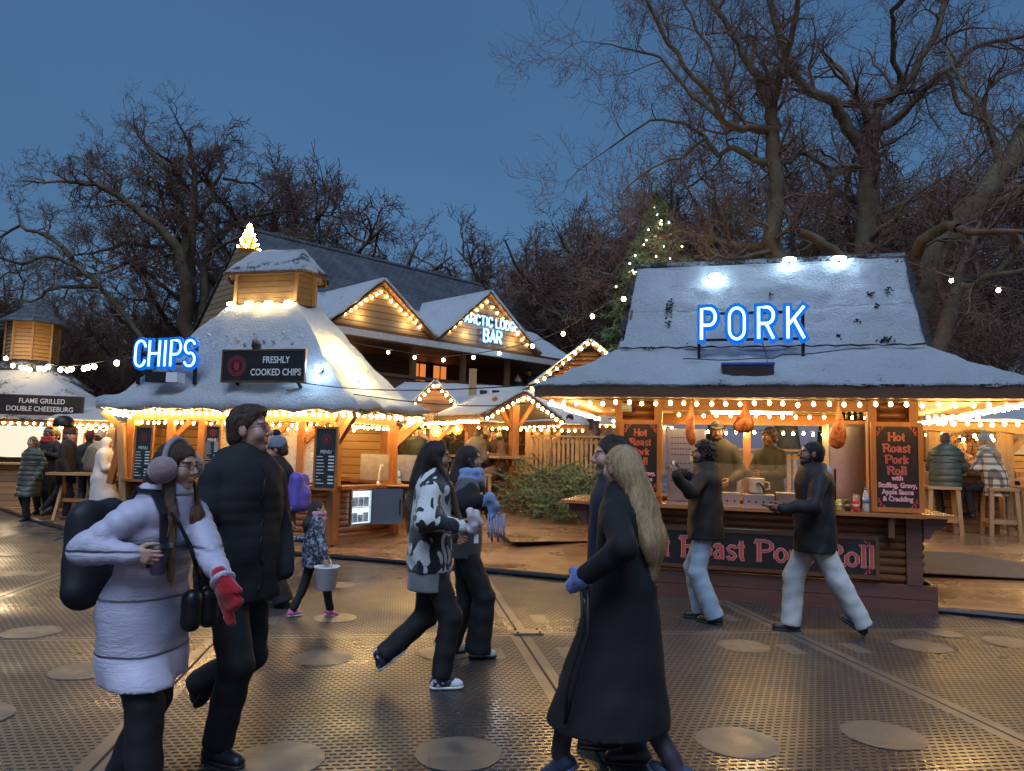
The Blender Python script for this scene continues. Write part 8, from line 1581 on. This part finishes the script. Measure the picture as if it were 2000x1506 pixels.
for key, px, Y, rz, h_, lab, kw in (
 ('d1', 776, 15.6, -60, 1.70, 'dark figure standing at the bar just right of the chips hut post', dict(hair='short')),
 ('d2', 812, 15.2, 200, 1.66, 'person in black peaked cap and camouflage jacket behind the pushchair', dict(hat='cap', hatm=cloth((.02, .02, .022)), topm=cloth((.05, .055, .045), .85, .1, 12, .3, .9))),
 ('d3', 850, 17.2, 10, 1.68, 'person in pale beanie waiting at the bar behind the porch post', dict(hat='beanie', hatm=cloth((.42, .36, .26), .95))),
 ('d4', 862, 17.6, -15, 1.78, 'taller bare-headed person at the bar next to the pale beanie', dict(hair='crop')),
 ('d5', 893, 17.4, 30, 1.62, 'short dark-coated person in front of the glowing bar screen', dict(hair='short')),
 ('d6', 835, 18.0, 0, 1.70, 'dim figure at the bar left of the glowing screen', dict(hair='long', hlen=.2, female=True)),
 ('d7', 925, 17.8, 15, 1.66, 'person in a rust beanie at the far end of the bar', dict(hat='beanie', hatm=cloth((.3, .09, .03), .95))),
 ('d8', 800, 17.4, 20, 1.72, 'figure in a dark coat deep in the bar above the pushchair', dict(hair='short'))):
    kw.setdefault('topm', cloth((.02, .02, .024), .85)); person(key, lab, X2(px, Y), rz, h_, 'far', base=DZ, skin='fair', **kw)
person('t1', 'dark figure in a round hat sitting on the terrace behind the fence', X2(1112, 18.3), 150, 1.55, 'far', base=.98, topm=cloth(BLK), hat='beanie', hatm=cloth((.02, .02, .022), .95)); person('t2', 'taller figure in a bulky hood standing on the terrace behind the fence', X2(1156, 18.4), 100, 1.72, 'far', base=1.02, topm=cloth((.05, .035, .03)), bulk=1.2, hat='beanie', hatm=cloth((.06, .04, .03), .95), hood='down')
pb = ML @ Vector((5.95, -.75, BZ)); person('b1', 'woman with long hair and pale scarf leaning on the lodge balcony rail', (pb.x, pb.y), 170, 1.58, 'far', base=BZ, female=True, skin='fair', topm=cloth(BLK), hair='long', hlen=.25, scarf=(cloth((.5, .48, .45), .95), .045)); pb = ML @ Vector((6.55, -.75, BZ)); person('b2', 'man in dark beanie and dark coat standing at the lodge balcony rail', (pb.x, pb.y), 175, 1.80, 'far', base=BZ, skin='fair', topm=cloth((.02, .022, .025)), hat='beanie', hatm=cloth((.03, .03, .035), .95))
# pushchair
p = At(800, 930, 14.7); z0 = deck_height(p.x, p.y); pc = empty('pushchair', (p.x, p.y, z0), R_(150), 'dark pushchair with tartan blanket parked by the chips hut post', 'pushchair'); b = MB()
for x in (-.24, .24): b.tube([(x, -.35, .12), (x, .05, .55), (x, .35, 1.0), (x, .42, 1.02)], .014, 6); b.tube([(x, .30, .12), (x, -.05, .55), (x, -.25, .72)], .014, 6)
b.tube([(-.24, .42, 1.02), (.24, .42, 1.02)], .016, 6); b.build('frame', M['iron'], pc)
for x in (-.25, .25):
    for y in (-.36, .31):
        w_ = MB(); w_.tube([(x, y + .11 * math.cos(a), .12 + .11 * math.sin(a)) for a in np.linspace(0, 6.2832, 17)], .018, 6); wo = w_.build('wheel', M['cable'], pc, True); b = MB()
        for a in range(5): b.beam((x, y, .12), (x, y + .1 * math.cos(a * 1.257), .12 + .1 * math.sin(a * 1.257)), .012, .012)
        b.build('spokes', M['steel_dull'], wo)
V, Fq = surf([Cap(A3(0, -.28, .42), A3(0, .05, .40), .20, .22, (0, 0, 1), .5), Cap(A3(0, .08, .42), A3(0, .26, .82), .22, .20, (0, 1, 0), .4)], .022, k=.05, disp=folds(.006)); mesh_np('seat', V, Fq, cloth((.03, .03, .035), .8), pc); V, Fq = surf([Ell((0, .08, .92), (.25, .26, .2)), Ell((0, -.06, .84), (.21, .24, .2), sub=True)], .02); mesh_np('canopy', V, Fq, cloth((.03, .03, .035), .8), pc); V, Fq = surf([Cap(A3(0, -.32, .50), A3(0, -.05, .54), .19, .19, (0, 0, 1), .4)], .02, disp=folds(.01)); mesh_np('blanket', V, Fq, plaid(), pc)
